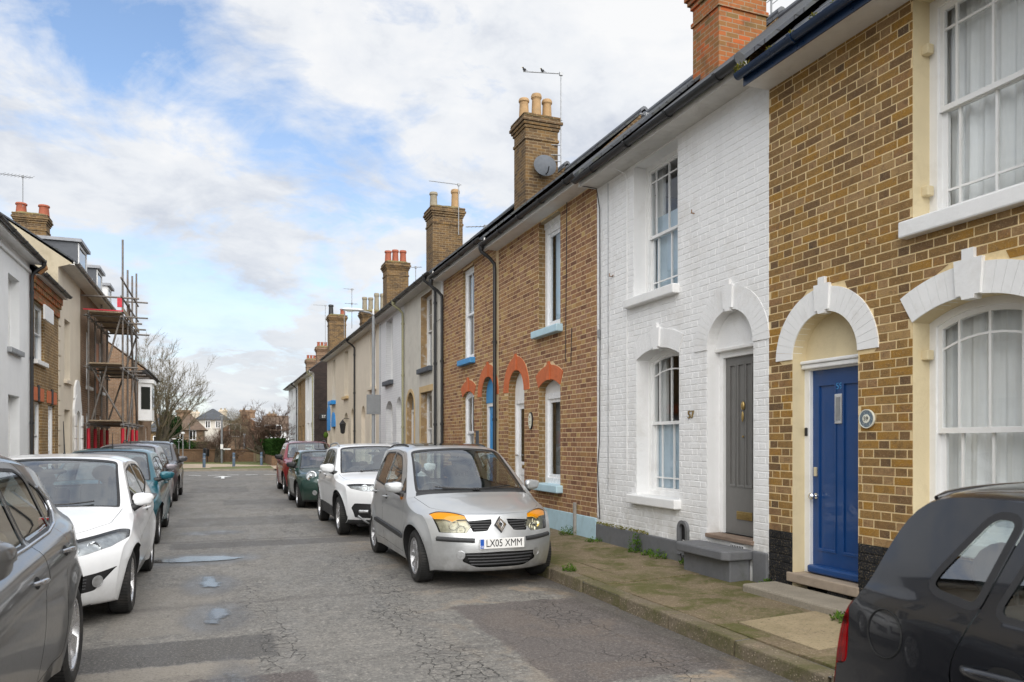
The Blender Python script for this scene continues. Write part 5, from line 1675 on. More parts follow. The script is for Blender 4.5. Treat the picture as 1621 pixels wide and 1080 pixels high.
aerial_at(557, 520, 480, 38.25, 566, 'second crossbar aerial on the tall mast behind the four-pot chimney', 0.0, 4, .3, az=0.0, back=.35)
aerial_at(1024, 215, 180, 12.4, 1014, 'small aerial just clear of the black gutter of the white house', 0, 3, .12)
aerial_at(1221, 30, -8, 10.4, 1212, 'dark aerial behind the big red-edged chimney', 0, 3, .35, 'lamp_grey', .2)

# weeds along the foot of the walls
for i, (x, y, r_, h_, nl, lab) in enumerate([
        (WR - .10, 10.75, .16, .17, 190, 'leafy weed at the foot of the pale blue plinth'),
        (WR - .10, 8.72, .10, .34, 200, 'tall weed growing up the grey plinth of the white house'),
        (WR - .08, 8.15, .13, .14, 150, 'low weed at the grey plinth, between the tall weed and the boot scraper'),
        (WR - .07, 8.42, .10, .10, 110, 'flat weed beside the tall weed at the grey plinth'),
        (WR - .11, 9.85, .14, .08, 100, 'low weeds where the pale blue and grey plinths meet'),
        (WR - .05, 6.2, .07, .09, 70, 'tiny weed in the corner by the black plinth'),
        (KR + .14, 7.95, .09, .10, 100, 'small weed growing out of the kerb joint'),
        (WR - .47, 4.78, .10, .10, 110, 'tiny weed at the end of the blue door step'),
        (WR - .07, 7.6, .08, .1, 70, 'small weed under the boot scraper')]):
    tuft('weed', lab, 'weed', (x, y, zr(x)), r_, h_, nl, 'weed_leaf', 100 + i, 'weeds along the wall foot', .017)
q = random.Random(77)
for i in range(14):
    yy = q.uniform(8.6, 9.95)
m = MB()
for i in range(260):
    yy = 8.5 + 1.45 * q.random(); a = q.uniform(0, 6.28)
    x0, z0_ = WR - .03 + q.uniform(-.012, .02), .40 + q.uniform(-.005, .035)
    m.add([(x0, yy, z0_), (x0 - .012 * math.cos(a), yy + .012 * math.sin(a), z0_ + .012), (x0 - .02, yy + .004, z0_ + .02 * q.random())], [(0, 1, 2)])
o = m.build('moss', MT['moss_leaf'], None); tag(o, 'moss and creeping growth along the top of the grey plinth', 'moss', None, 'stuff')
# ------------------------------------------------------------------ cars
def carpaint(name, col, metal=.0, rough=.28, flake=0.0, dirt=.25):
    m = mat_new(name)
    n = NB(m.node_tree)
    o = n.obj()
    x, y, z = n.sep(o)
    nz = n.noise(o, 3, 6, .6)
    c = n.mix(n.rng(nz, .3, .7), tuple(q * .95 for q in col), tuple(min(1, q * 1.05) for q in col))
    low = n.math('MULTIPLY', n.rng(z, .62, .18), n.rng(n.noise(o, 7, 6, .7), .35, .7))
    c = n.mix(n.math('MULTIPLY', low, dirt * 2), c, (.13, .11, .09))
    spk = n.noise(o, 45, 4, .7)
    ro = n.math('ADD', rough, n.math('MULTIPLY', n.rng(spk, .5, .75), .05 + dirt * .15))
    n.out(n.pbr(c, ro, metal=metal, coat=.75, coatr=n.math('ADD', .03, n.math('MULTIPLY', n.rng(nz, .45, .7), dirt * .22)), spec=.45))
    MT[name] = m
carpaint('paint_silver', (.50, .515, .525), .55, .32, 0, .28)
carpaint('paint_white', (.74, .75, .76), 0, .30, 0, .12)
carpaint('paint_white_suv', (.72, .735, .75), 0, .30, 0, .15)
carpaint('paint_green', (.012, .042, .032), .2, .28, 0, .15)
carpaint('paint_red', (.21, .012, .016), .2, .30, 0, .2)
carpaint('paint_black', (.008, .009, .012), .0, .22, 0, .03)
carpaint('paint_grey', (.125, .125, .125), .65, .30, 0, .10)
carpaint('paint_teal', (.008, .10, .135), .35, .28, 0, .15)
carpaint('paint_mauve', (.27, .25, .27), .5, .32, 0, .2)
carpaint('paint_charcoal', (.085, .083, .088), .45, .32, 0, .2)
surf('car_trim', (.014, .014, .015), .5, .15, 10, .1, 60)
surf('car_plastic', (.030, .031, .033), .6, .15, 10, .15, 120)
surf('car_seam', (.006, .006, .006), .8, .1, 10)
surf('car_under', (.010, .010, .010), .9, .2, 8)
surf('tyre_rubber', (.018, .018, .018), .8, .25, 14, .2, 60, dirt=((.07, .06, .05), .5, 6))
surf('rim_metal', (.42, .42, .43), .35, .12, 8, metal=.75, dirt=((.16, .12, .09), .5, 8))
surf('rim_bright', (.60, .60, .61), .28, .06, 8, metal=.8, dirt=((.2, .17, .14), .3, 8))
surf('reflector', (.46, .47, .48), .38, .3, 16, .2, 9, metal=.75, bd=.03)
surf('seat_cloth', (.09, .093, .098), .9, .2, 9, .2, 80)
surf('dash_plastic', (.075, .078, .082), .7, .15, 9)
surf('plate_white', (.78, .78, .76), .4, .03, 8)
surf('plate_blue', (.01, .09, .42), .4, .03, 8)
surf('chrome_strip', (.62, .63, .65), .18, .05, 8, metal=1.0)

def catm(C, t):
    C = np.asarray(C, float); k = len(C)
    t = np.clip(np.asarray(t, float), 0, k - 1 - 1e-9)
    i = np.floor(t).astype(int); f = (t - i)[..., None]
    g = lambda j: C[np.clip(j, 0, k - 1)]
    p0, p1, p2, p3 = g(i - 1), g(i), g(i + 1), g(i + 2)
    return .5 * (2 * p1 + (p2 - p0) * f + (2 * p0 - 5 * p1 + 4 * p2 - p3) * f ** 2 + (3 * p1 - p0 - 3 * p2 + p3) * f ** 3)

def rpoly(pts, r=.04, k=4):
    """round the corners of a polygon; a point may carry its own radius"""
    out = []
    nn = len(pts)
    for i in range(nn):
        p = Vector(pts[i][:2]); a = Vector(pts[i - 1][:2]); c = Vector(pts[(i + 1) % nn][:2])
        rr = pts[i][2] if len(pts[i]) > 2 else r
        da, dc = (a - p), (c - p)
        ra, rc = min(rr, da.length * .45), min(rr, dc.length * .45)
        if rr < 1e-5: out.append(tuple(p)); continue
        A, C_ = p + da.normalized() * ra, p + dc.normalized() * rc
        for j in range(k + 1):
            t = j / k
            out.append(tuple(A * (1 - t) ** 2 + p * 2 * t * (1 - t) + C_ * t * t))
    return out
def dense(poly, step):
    out = []
    for i in range(len(poly)):
        a, c = Vector(poly[i]), Vector(poly[(i + 1) % len(poly)])
        m = max(1, int((c - a).length / step))
        out += [tuple(a.lerp(c, j / m)) for j in range(m)]
    return out
def offset(poly, w, sx=1.0, sy=1.0):
    """move the outline inwards by w (outwards when negative); sx, sy = metres per unit"""
    nn = len(poly)
    P_ = [Vector((p[0] * sx, p[1] * sy)) for p in poly]
    area = sum(P_[i].x * P_[(i + 1) % nn].y - P_[(i + 1) % nn].x * P_[i].y for i in range(nn))
    sg = 1 if area > 0 else -1
    out = []
    for i in range(nn):
        e1 = (P_[i] - P_[i - 1]); e2 = (P_[(i + 1) % nn] - P_[i])
        if e1.length < 1e-9: e1 = e2
        if e2.length < 1e-9: e2 = e1
        n1 = Vector((-e1.y, e1.x)).normalized() * sg; n2 = Vector((-e2.y, e2.x)).normalized() * sg
        b = (n1 + n2)
        b = b.normalized() if b.length > 1e-6 else n1
        q = P_[i] + b * (w / max(.5, b.dot(n1)))
        out.append((q.x / sx, q.y / sy))
    return out
def in_poly(X, Y, poly):
    c = np.zeros(len(X), bool)
    j = len(poly) - 1
    for i in range(len(poly)):
        xi, yi = poly[i]; xj, yj = poly[j]
        if yi != yj:
            hit = ((yi > Y) != (yj > Y)) & (X < (xj - xi) * (Y - yi) / (yj - yi) + xi)
            c ^= hit
        j = i
    return c

class Car:
    def __init__(s, label, paint, loc, cfg, res=.045, name='parked_car', group=None, rz=None):
        s.c = cfg
        s.paint = paint
        s.o = thing(name, label, 'car', loc, R(-90) if rz is None else rz, group or 'cars parked along the kerbs')
        s.ctrl = np.array(cfg['prof'], float)          # x, z, dx, crown, roll
        s.nt = len(s.ctrl) - 1
        s.res = res
        s.build()
    # ---- surface functions
    def W(s, x, z):
        c = s.c
        x = np.asarray(x, float); z = np.asarray(z, float)
        xF, xR = s.ctrl[:, 0].max(), s.ctrl[:, 0].min()
        w_ = c['Wm'] * (1 - c['kf'] * np.clip((x - c['x1']) / (xF - c['x1']), 0, 1.2) ** 2.2 - c['kr'] * np.clip((c['x2'] - x) / (c['x2'] - xR), 0, 1.2) ** 2.2)
        zb = c['zb'] + c.get('zbs', 0) * x
        k = .03
        above = np.logaddexp(0, (z - zb) / k) * k
        w_ = w_ - c['tum'] * above - c.get('shoulder', .012) / (1 + np.exp(-(z - zb) / .018))
        zm = c.get('zm', .62)
        low = np.clip((zm - z) / (zm - .15), 0, 1.3)
        w_ = w_ - c.get('tuck', .06) * low ** 2
        up = np.clip((z - zm) / (zb - zm), 0, 1.0)
        w_ = w_ - c.get('tin', .02) * up ** 2
        for ax in (c['axf'], c['axr']):
            r_ = np.sqrt((x - ax) ** 2 + (z - c['Rw']) ** 2)
            w_ = w_ + c.get('flare', .02) * np.exp(-(np.clip(r_ - c['Ra'], 0, 9) / .09) ** 2) * (z > .1)
        for (z0, sl, amp, wd) in c.get('lines', []):
            dl = z - (z0 + sl * x)
            w_ = w_ + amp * np.where(dl < 0, np.exp(-(dl / (wd * .6)) ** 2), np.exp(-(dl / (wd * 2.6)) ** 2)) * np.clip((1.6 - np.abs(x)) / .4, 0, 1)
        return w_
    def band(s, t, v):
        P_ = catm(s.ctrl, t)
        px, pz, dx, cr, ro = (P_[..., i] for i in range(5))
        a = np.abs(v)
        ex, ez = px + dx, pz - cr - ro
        e = s.W(ex, ez)
        return np.stack([px + dx * a ** s.c.get('pw', 2.6), e * v, pz - cr * a ** 2 - ro * a ** 9], -1)
    def edge(s, t):
        P_ = catm(s.ctrl, np.asarray(t))
        return P_[..., 0] + P_[..., 2], P_[..., 1] - P_[..., 3] - P_[..., 4]
    def side(s, sg):
        return lambda x, z: np.stack([x, sg * s.W(x, z), z], -1)
    @staticmethod
    def normals(F, a, b, flip):
        h = 1e-3
        da = F(a + h, b) - F(a - h, b); db = F(a, b + h) - F(a, b - h)
        n_ = np.cross(da, db)
        n_ /= np.maximum(np.linalg.norm(n_, axis=-1, keepdims=True), 1e-9)
        return n_ * flip
    # ---- cut a sheet into regions
    def cut(s, F, domain, regions, grid, flip, scale=(1, 1)):
        pts, faces, holes = [], [], []
        def addp(poly):
            i0 = len(pts)
            pts.extend(Vector(p) for p in poly)
            faces.append(list(range(i0, i0 + len(poly))))
        addp(domain)
        polys = []
        for (nm, mt, poly, rec, rw, rm) in regions:
            if rw > 0:
                polys.append((nm, mt, poly, rec))
                addp(poly)
                outp = offset(poly, -rw, *scale)
                polys.append(('trim' if nm != 'hole' else nm, rm, outp, .0 if rm != 'car_seam' else .006))
                addp(outp)
            else:
                polys.append((nm, mt, poly, rec)); addp(poly)
        gx, gy = grid
        pts.extend(Vector((a, b)) for a, b in zip(gx, gy))
        v, e, f, *_ = MG.delaunay_2d_cdt(pts, [], faces, 0, 1e-6)
        V = np.array([tuple(q) for q in v]); T = np.array([tuple(t) for t in f])
        C_ = V[T].mean(1)
        lab = np.full(len(T), -1)
        inside = in_poly(C_[:, 0], C_[:, 1], domain)
        for k in range(len(polys) - 1, -1, -1):
            hit = in_poly(C_[:, 0], C_[:, 1], polys[k][2])
            lab[hit] = k
        P3 = F(V[:, 0], V[:, 1]); N3 = s.normals(F, V[:, 0], V[:, 1], flip)
        out = []
        for k in range(-1, len(polys)):
            sel = T[(lab == k) & inside]
            if len(sel) == 0: continue
            nm, mt, rec = ('body', s.paint, 0) if k < 0 else (polys[k][0], polys[k][1], polys[k][3])
            if nm == 'hole': continue
            u, inv = np.unique(sel.ravel(), return_inverse=True)
            out.append((nm, mt, P3[u] - N3[u] * rec, inv.reshape(-1, 3), N3[u], P3[u]))
        return out
    def emit(s, nm, mt, P_, T, N_, parent=None):
        fn = np.cross(P_[T[:, 1]] - P_[T[:, 0]], P_[T[:, 2]] - P_[T[:, 0]])
        bad = (fn * N_[T].mean(1)).sum(1) < 0
        T = np.where(bad[:, None], T[:, ::-1], T)
        me = bpy.data.meshes.new(nm)
        me.from_pydata([tuple(map(float, p)) for p in P_], [], [tuple(map(int, t)) for t in T])
        me.materials.append(MT[mt])
        me.shade_smooth()
        me.normals_split_custom_set_from_vertices([tuple(map(float, n_)) for n_ in N_])
        o = bpy.data.objects.new(nm, me)
        BASE[o] = Vector((0, 0, 0))
        return link(o, parent or s.o)
    def mb(s, nm, m, mt, parent=None, smooth=45, bevel=None):
        return m.build(nm, MT[mt], parent or s.o, smooth, bevel)
    def build(s):
        c = s.c
        body = []
        # sides
        tt = np.linspace(0, s.nt, s.nt * 8 + 1)
        ex, ez = s.edge(tt)
        dom = list(zip(ex.tolist(), ez.tolist()))
        xs = np.linspace(ex[-1], ex[0], 40)[1:-1]
        dom += [(float(x), c.get('zs', .19)) for x in xs]
        zlo, zhi = c.get('zs', .19), float(ez.max())
        GX, GZ = np.meshgrid(np.arange(ex.min(), ex.max(), s.res), np.arange(zlo, zhi, s.res * .8))
        ins = in_poly(GX.ravel(), GZ.ravel(), dom)
        gx, gz = GX.ravel()[ins], GZ.ravel()[ins]
        for sg in (1, -1):
            regs = []
            for r_ in c['side']:
                if len(r_) > 6 and r_[6] != sg: continue
                nm, mt, poly, rec, rw, rm = r_[:6]
                regs.append((nm, s.paint if mt == 'paint' else mt, dense(poly, .05), rec, rw, rm))
            for ax in (c['axf'], c['axr']):
                circ = [(ax + c['Ra'] * math.cos(a), c['Rw'] + c['Ra'] * math.sin(a) * (1.0)) for a in [2 * math.pi * i / 48 for i in range(48)]]
                regs.insert(0, ('hole', s.paint, circ, 0, c.get('lip', 0), c.get('lipm', 'car_plastic')))
            F = s.side(sg)
            body += [(q, 's') for q in s.cut(F, dom, regs, (gx, gz), -sg * 1.0)]
        # band over the top
        dom = [(0, -1.0)] + [(float(t), -1.0) for t in tt[1:]] + [(float(s.nt), float(v)) for v in np.linspace(-1, 1, 30)[1:-1]] + [(float(t), 1.0) for t in tt[::-1]] + [(0.0, float(v)) for v in np.linspace(1, -1, 30)[1:-1]]
        u = np.linspace(0, 1, 17); vv = 1 - (1 - u) ** 1.7
        vv = np.unique(np.concatenate([-vv, vv])); vv = vv[np.abs(vv) < .9999]
        GT, GV = np.meshgrid(np.linspace(0, s.nt, s.nt * max(3, int(.3 / s.res)) + 1)[1:-1] + .0003, vv)
        regs = []
        for r_ in c['band']:
            nm, mt, poly, rec, rw, rm = r_
            regs.append((nm, s.paint if mt == 'paint' else mt, dense(poly, .06), rec, rw, rm))
        body += [(q, 'b') for q in s.cut(s.band, dom, regs, (GT.ravel(), GV.ravel()), -1.0, (.2, c['Wm']))]
        # gather: paint and trim become one mesh each, everything else is a part of its own
        merged = {}
        for (q, _) in body:
            nm, mt, P_, T, N_, P0 = q
            if nm in ('body', 'cladding'):
                merged.setdefault((nm, mt), []).append((P_, T, N_))
            else:
                o = s.emit(nm, mt, P_, T, N_)
                if nm in ('headlight', 'fog_lamp', 'tail_light', 'indicator') :
                    s.emit('reflector', {'tail_light': 'red_plastic', 'indicator': 'plate_white'}.get(nm, 'reflector'), P0 - N_ * {'tail_light': .02, 'indicator': .012}.get(nm, .035), T, N_, o)
        for (nm, mt), lst in merged.items():
            Ps, Ts, Ns, k = [], [], [], 0
            for P_, T, N_ in lst:
                Ps.append(P_); Ts.append(T + k); Ns.append(N_); k += len(P_)
            s.emit({'body': 'body', 'trim': 'trim', 'cladding': 'cladding'}[nm], mt, np.concatenate(Ps), np.concatenate(Ts), np.concatenate(Ns))
        s.under(); s.wheels(); s.cabin()
        for fn in c.get('extra', []): fn(s)
    def under(s):
        c = s.c
        xF, xR = s.ctrl[:, 0].max(), s.ctrl[:, 0].min()
        wi = c['Wm'] - .16
        m = MB().box(xR + .22, xF - .25, -wi + .12, wi - .12, .17, .34)
        m.box(c['axr'] + .40, c['axf'] - .42, -wi, wi, .16, .36)
        s.mb('underbody', m, 'car_under', None, None, .03)
        for ax in (c['axf'], c['axr']):
            for sg in (1, -1):
                w_ = float(s.W(ax, c['Rw'] + c['Ra']))
                ra = c['Ra'] + .004
                m = MB()
                k = 20
                an = [-.35 + (math.pi + .7) * i / k for i in range(k + 1)]
                vs = [(ax + ra * math.cos(a), sg * (float(s.W(ax + ra * math.cos(a), max(c['Rw'] + ra * math.sin(a), c.get('zs', .19)))) - .008), c['Rw'] + ra * math.sin(a)) for a in an] + [(ax + ra * math.cos(a), sg * (w_ - .34), c['Rw'] + ra * math.sin(a)) for a in an]
                m.add(vs, [(i, i + 1, i + 2 + k, i + 1 + k) for i in range(k)] + [tuple(range(k + 1, 2 * k + 2))])
                s.mb('wheel_well', m, 'car_under', None, 40)
    def wheels(s):
        c = s.c
        rw, tw = c['Rw'], c.get('tw', .195)
        rr = c.get('rim', rw * .66)
        proto = None
        for ax in (c['axf'], c['axr']):
            for sg in (1, -1):
                w_ = float(s.W(ax, rw + c['Ra'] - .02)) - .035
                e = bpy.data.objects.new('wheel', None); link(e, s.o)
                e.location = (ax, sg * (w_ - tw / 2), rw - .006)
                e.rotation_euler = (0, 0, 0 if sg > 0 else math.pi)
                BASE[e] = Vector((0, 0, 0))
                if proto is None:
                    h = tw / 2
                    m = MB().lathe([(rr - .005, -h * .80), (rr + .01, -h * .92), (rr + (rw - rr) * .5, -h * 1.02), (rw - .02, -h * .92), (rw - .004, -h * .75), (rw, -h * .4), (rw, h * .4), (rw - .004, h * .75), (rw - .02, h * .92),
                                    (rr + (rw - rr) * .5, h * 1.02), (rr + .01, h * .92), (rr - .005, h * .80)], (0, 0, 0), 'y', 48, False, False)
                    ty = s.mb('tyre', m, 'tyre_rubber', e, 35)
                    tr = MB()
                    for i in range(60):
                        g = 2 * math.pi * i / 60
                        tr.add([((rw + .0015) * math.cos(g + q1), y1, (rw + .0015) * math.sin(g + q1)) for q1, y1 in [(0, -h * .8), (.03, -h * .8), (.06, -h * .1), (.03, -h * .1)]], [(0, 1, 2, 3)])
                        tr.add([((rw + .0015) * math.cos(g + q1), y1, (rw + .0015) * math.sin(g + q1)) for q1, y1 in [(.03, h * .1), (.06, h * .1), (.03, h * .8), (0, h * .8)]], [(0, 1, 2, 3)])
                    s.mb('tread_groove', tr, 'car_seam', e, None)
                    # rim: barrel, dished face, spokes, hub
                    m = MB().lathe([(rr - .004, h * .82), (rr + .004, h * .88), (rr - .012, h * .86), (rr - .028, h * .55), (rr - .035, -h * .7)], (0, 0, 0), 'y', 40, False, False)
                    
                    ns = c.get('spokes', 7); sw = c.get('sw', .028)
                    st = len(m.v)
                    for i in range(ns):
                        g = 2 * math.pi * i / ns
                        prs = [(0, 1.0)] if not c.get('twin') else [(-.14, .7), (.14, .7)]
                        for dg, kk in prs:
                            ca, sa = math.cos(g + dg), math.sin(g + dg)
                            c0, s0_ = math.cos(g + dg * .4), math.sin(g + dg * .4)
                            def pt(r_, o_, y_, ca=ca, sa=sa): return (r_ * ca - o_ * sa, y_, r_ * sa + o_ * ca)
                            sw_ = sw * kk
                            vs = [pt(.045, -sw_ * .8, h * .60), pt(.045, sw_ * .8, h * .60), pt(rr - .012, sw_ * 1.05, h * .78), pt(rr - .012, -sw_ * 1.05, h * .78),
                                  pt(.045, -sw_ * 1.1, h * .2), pt(.045, sw_ * 1.1, h * .2), pt(rr - .012, sw_ * 1.3, h * .4), pt(rr - .012, -sw_ * 1.3, h * .4)]
                            m.add(vs, [(0, 1, 2, 3), (0, 1, 5, 4), (1, 2, 6, 5), (2, 3, 7, 6), (3, 0, 4, 7)])
                    m.lathe([(.062, h * .2), (.060, h * .62), (.045, h * .72), (.0, h * .74)], (0, 0, 0), 'y', 18)
                    ri = s.mb('rim', m, c.get('rimm', 'rim_metal'), e, 35)
                    br = MB().lathe([(.0, -.005), (rr * .72, -.005), (rr * .72, .006), (0, .006)], (0, 0, 0), 'y', 28)
                    s.mb('brake_disc', br, 'galvanised', e, 40)
                    proto = [o for o in e.children]
                    proto_e = e
                else:
                    for ch in proto:
                        d_ = ch.copy(); link(d_, e)
    def seat(s, x, y, z, w_=.46, lean=.30, head=True):
        m = MB()
        def slab(cx, cz, lx, lz, ang):
            k = len(m.v)
            pr = rpoly([(-lx / 2, -lz / 2), (lx / 2, -lz / 2), (lx / 2, lz / 2), (-lx / 2, lz / 2)], min(lx, lz) * .45, 5)
            mm = MB().prism(lambda a, d, b_: (a, d, b_), pr, -w_ / 2, w_ / 2)
            mm.xform(Matrix.Translation((cx, y, cz)) @ Matrix.Rotation(ang, 4, 'Y'))
            m.add(mm.v, mm.f)
        slab(x, z, .50, .14, 0)
        slab(x - .30 - lean * .18, z + .32, .13, .62, -lean)
        o = s.mb('seat', m, 'seat_cloth', None, 40, .02)
        if head:
            hm = MB().ball((x - .30 - lean * .62, y, z + .74), (.055, .13, .095), 12, 8)
            hm.tube([(x - .30 - lean * .52, y - .05, z + .60), (x - .30 - lean * .58, y - .05, z + .70)], .008, 6)
            hm.tube([(x - .30 - lean * .52, y + .05, z + .60), (x - .30 - lean * .58, y + .05, z + .70)], .008, 6)
            s.mb('headrest', hm, 'seat_cloth', o, 60)
    def cabin(s):
        c = s.c
        if c.get('nocabin'): return
        xd = c['xd']           # where the dashboard stands
        wi = c['Wm'] - .12
        zb = c['zb'] + c.get('zbs', 0) * xd
        m = MB()
        pr = rpoly([(xd - .32, zb - .42), (xd - .30, zb - .02, .06), (xd - .10, zb + .02, .05), (xd + .30, zb - .02, .05), (xd + .32, zb - .4)], .03, 4)
        m.prism(lambda a, d, b_: (a, d, b_), pr, -wi + .03, wi - .03)
        s.mb('dashboard', m, 'dash_plastic', None, 40)
        sr = -.36              # right-hand drive
        w_ = MB()
        k = 24
        cen = Vector((xd - .42, sr, zb - .06))
        ax = Matrix.Rotation(R(-65), 3, 'Y')
        ring = [cen + ax @ Vector((.18 * math.cos(2 * math.pi * i / k), .18 * math.sin(2 * math.pi * i / k), 0)) for i in range(k + 1)]
        w_.tube(ring, .014, 8, False)
        w_.tube([cen + ax @ Vector((-.17, 0, 0)), cen + ax @ Vector((.17, 0, 0))], .016, 6)
        w_.tube([cen, cen + Vector((.2, 0, -.1))], .025, 6)
        s.mb('steering_wheel', w_, 'dash_plastic', None, 50)
        zs = c.get('zseat', .50)
        for y in (.36, -.36): s.seat(xd - .85, y, zs)
        for y in (.36, -.36): s.seat(xd - 1.46, y, zs - .08, .56, .24, True)
        fl = MB().box(xd - 2.1, xd + .2, -wi + .02, wi - .02, .33, .36)
        s.mb('cabin_floor', fl, 'car_under', None, None)
        # rear-view mirror
        tb = c.get('t_ws')
        if tb:
            p = s.band(np.array([tb]), np.array([0.0]))[0]
            rm = MB().ball((p[0] - .06, 0, p[2] - .09), (.02, .12, .032), 12, 8)
            rm.tube([(p[0] - .05, 0, p[2] - .07), (p[0] + .03, 0, p[2] - .03)], .01, 6)
            s.mb('rear_view_mirror', rm, 'car_trim', None, 60)
    # ---- bits that sit on the surface
    def on_side(s, x, z, sg, out=0.0):
        a = np.array([x], float); b_ = np.array([z], float)
        F = s.side(sg)
        p = F(a, b_)[0]; n_ = s.normals(F, a, b_, -sg)[0]
        return Vector(p) + Vector(n_) * out, Vector(n_)
    def on_band(s, t, v, out=0.0):
        a = np.array([t], float); b_ = np.array([v], float)
        p = s.band(a, b_)[0]; n_ = s.normals(s.band, a, b_, -1.0)[0]
        return Vector(p) + Vector(n_) * out, Vector(n_)
    def band_tube(s, uv, r, mt, nm, out=0.0, n_=6, step=12):
        pts = []
        for (a, b_), (c_, d_) in zip(uv[:-1], uv[1:]):
            for i in range(step): pts.append(s.on_band(a + (c_ - a) * i / step, b_ + (d_ - b_) * i / step, out)[0])
        pts.append(s.on_band(*uv[-1], out)[0])
        return s.mb(nm, MB().tube(pts, r, n_), mt, None, 50)
    def side_bar(s, x0, z0, x1, z1, hw, hh, mt, nm, out=.004, sides=(1, -1), k=14):
        """a flat moulding lying on the flank"""
        for sg in sides:
            m = MB(); vs = []
            for i in range(k + 1):
                x, z = x0 + (x1 - x0) * i / k, z0 + (z1 - z0) * i / k
                e = hh * (1 if 0 < i < k else .55)
                for dz, o_ in ((-e, 0), (-e * .7, hw), (e * .7, hw), (e, 0)):
                    vs.append(tuple(s.on_side(x, z + dz, sg, out + o_)[0]))
            m.add(vs, [(i * 4 + j, i * 4 + j + 1, (i + 1) * 4 + j + 1, (i + 1) * 4 + j) for i in range(k) for j in range(3)] + [(0, 1, 2, 3), (k * 4, k * 4 + 1, k * 4 + 2, k * 4 + 3)])
            s.mb(nm, m, mt, None, 40)
    def handles(s, lst, mt, sides=(1, -1), ln=.10, r_=.014, cup=True):
        for sg in sides:
            for x, z in lst:
                pts = []
                for i in range(9):
                    u = i / 8 * 2 - 1
                    pts.append(s.on_side(x + u * ln, z + .006 * u, sg, .004 + .032 * (1 - u ** 4))[0])
                o = s.mb('door_handle', MB().tube(pts, [r_ * (.7 + .3 * (1 - (i / 4 - 1) ** 2)) for i in range(9)], 8), mt, None, 60)
                if cup:
                    p, n_ = s.on_side(x + .01, z, sg, .0015)
                    m = MB(); vs = []; k = 14
                    for i in range(k):
                        g = 2 * math.pi * i / k
                        vs.append(tuple(s.on_side(x + .01 + .06 * math.cos(g), z + .032 * math.sin(g), sg, .0015)[0]))
                    m.add(vs, [tuple(range(k))])
                    s.mb('handle_recess', m, 'car_seam', o, None)
    def mirrors(s, x, z, mt, out=.15, r_=(.075, .115, .078), low='car_trim', drop=.10, sides=(1, -1)):
        for sg in sides:
            p, n_ = s.on_side(x, z, sg, 0)
            cen = Vector((p.x - .01, p.y + sg * out, z + .03))
            m = MB().ball((0, 0, 0), 1.0, 28, 20)
            m.v = [tuple(c_ / sum(abs(k_) ** 3.4 for k_ in v) ** (1 / 3.4) * q_ for c_, q_ in zip(v, r_)) for v in m.v]
            m.v = [(v[0] if v[0] > -r_[0] * .45 else -r_[0] * .45, v[1] * (1 + .12 * (v[2] > 0)), v[2] * (1 - .12 * (v[1] * sg > 0))) for v in m.v]
            m.v = [(v[0] + cen.x - .03 * (v[1] * sg) / r_[1], v[1] + cen.y, v[2] + cen.z) for v in m.v]
            o = s.mb('door_mirror', m, mt, None, 50)
            g = MB().ball((cen.x - r_[0] * .46, cen.y, cen.z), (.004, r_[1] * .85, r_[2] * .8), 16, 10)
            s.mb('mirror_glass', g, 'chrome', o, 60)
            a = MB().tube([(p.x + .02, p.y - sg * .02, z - drop * .5), (p.x + .01, p.y + sg * out * .45, z - drop * .25), (cen.x, cen.y - sg * .01, cen.z - r_[2] * .6)], [.045, .036, .03], 8)
            s.mb('mirror_arm', a, low, o, 60)
    def plate(s, z, txt=None, dt=.0, w_=.52, h=.112, front=True, x=None, tilt=0.0):
        xp = (s.ctrl[:, 0].max() if front else s.ctrl[:, 0].min()) if x is None else x
        sg = 1 if front else -1
        m = MB().box(xp + sg * .004 - .004, xp + sg * .004 + .004, -w_ / 2, w_ / 2, z - h / 2, z + h / 2)
        o = s.mb('number_plate', m, 'plate_white', None, None, .003)
        if txt:
            b2 = MB().box(xp + .0085, xp + .0100, -w_ / 2 + .006, -w_ / 2 + .048, z - h / 2 + .006, z + h / 2 - .006)
            s.mb('plate_band', b2, 'plate_blue', o, None)
            text('lettering', txt, .112, MT['sign_black'], o, (xp + .0095, .022, z), (R(90), 0, R(90)), .0008, 'CENTER', .80)
            text('lettering', 'GB', .03, MT['sign_white'], o, (xp + .0106, -w_ / 2 + .027, z - .03), (R(90), 0, R(90)), .0004)
        return o
    def wipers(s, t, lst, r_=.008):
        for v0, v1, t1 in lst:
            pts = [s.on_band(t + (t1 - t) * i / 10, v0 + (v1 - v0) * i / 10, .018)[0] for i in range(11)]
            o = s.mb('wiper', MB().tube(pts, r_, 6), 'car_trim', None, 50)
            c_ = s.on_band(t, v0, .012)[0]
            s.mb('wiper_pivot', MB().ball(tuple(c_), .022, 8, 6), 'car_trim', o, 60)
    def lamp(s, t, v, r_, depth=.03, mt='chrome', lens='lamp_glass', nm='lamp_bowl', axis=None):
        p, n_ = s.on_band(t, v, -depth)
        d_ = (n_ + Vector((.5, 0, 0))).normalized() if axis is None else Vector(axis).normalized()
        M_ = Matrix.Translation(p) @ d_.to_track_quat('X', 'Z').to_matrix().to_4x4()
        m = MB().lathe([(r_ * .25, -.03), (r_ * .8, -.008), (r_, .012), (r_ * 1.06, .010)], (0, 0, 0), 'x', 24, False, False).xform(M_)
        o = s.mb(nm, m, mt, None, 50)
        m = MB().lathe([(0, .0), (r_ * .35, -.004), (r_ * .42, -.012)], (0, 0, 0), 'x', 16).xform(M_)
        s.mb('bulb', m, 'plate_white', o, 60)
        return o
    def slats(s, lines, mt, nm='grille_slat', r_=.010, out=-.004):
        for (t, v0, v1) in lines:
            s.band_tube([(t, v0), (t, v1)], r_, mt, nm, out, 6, 16)
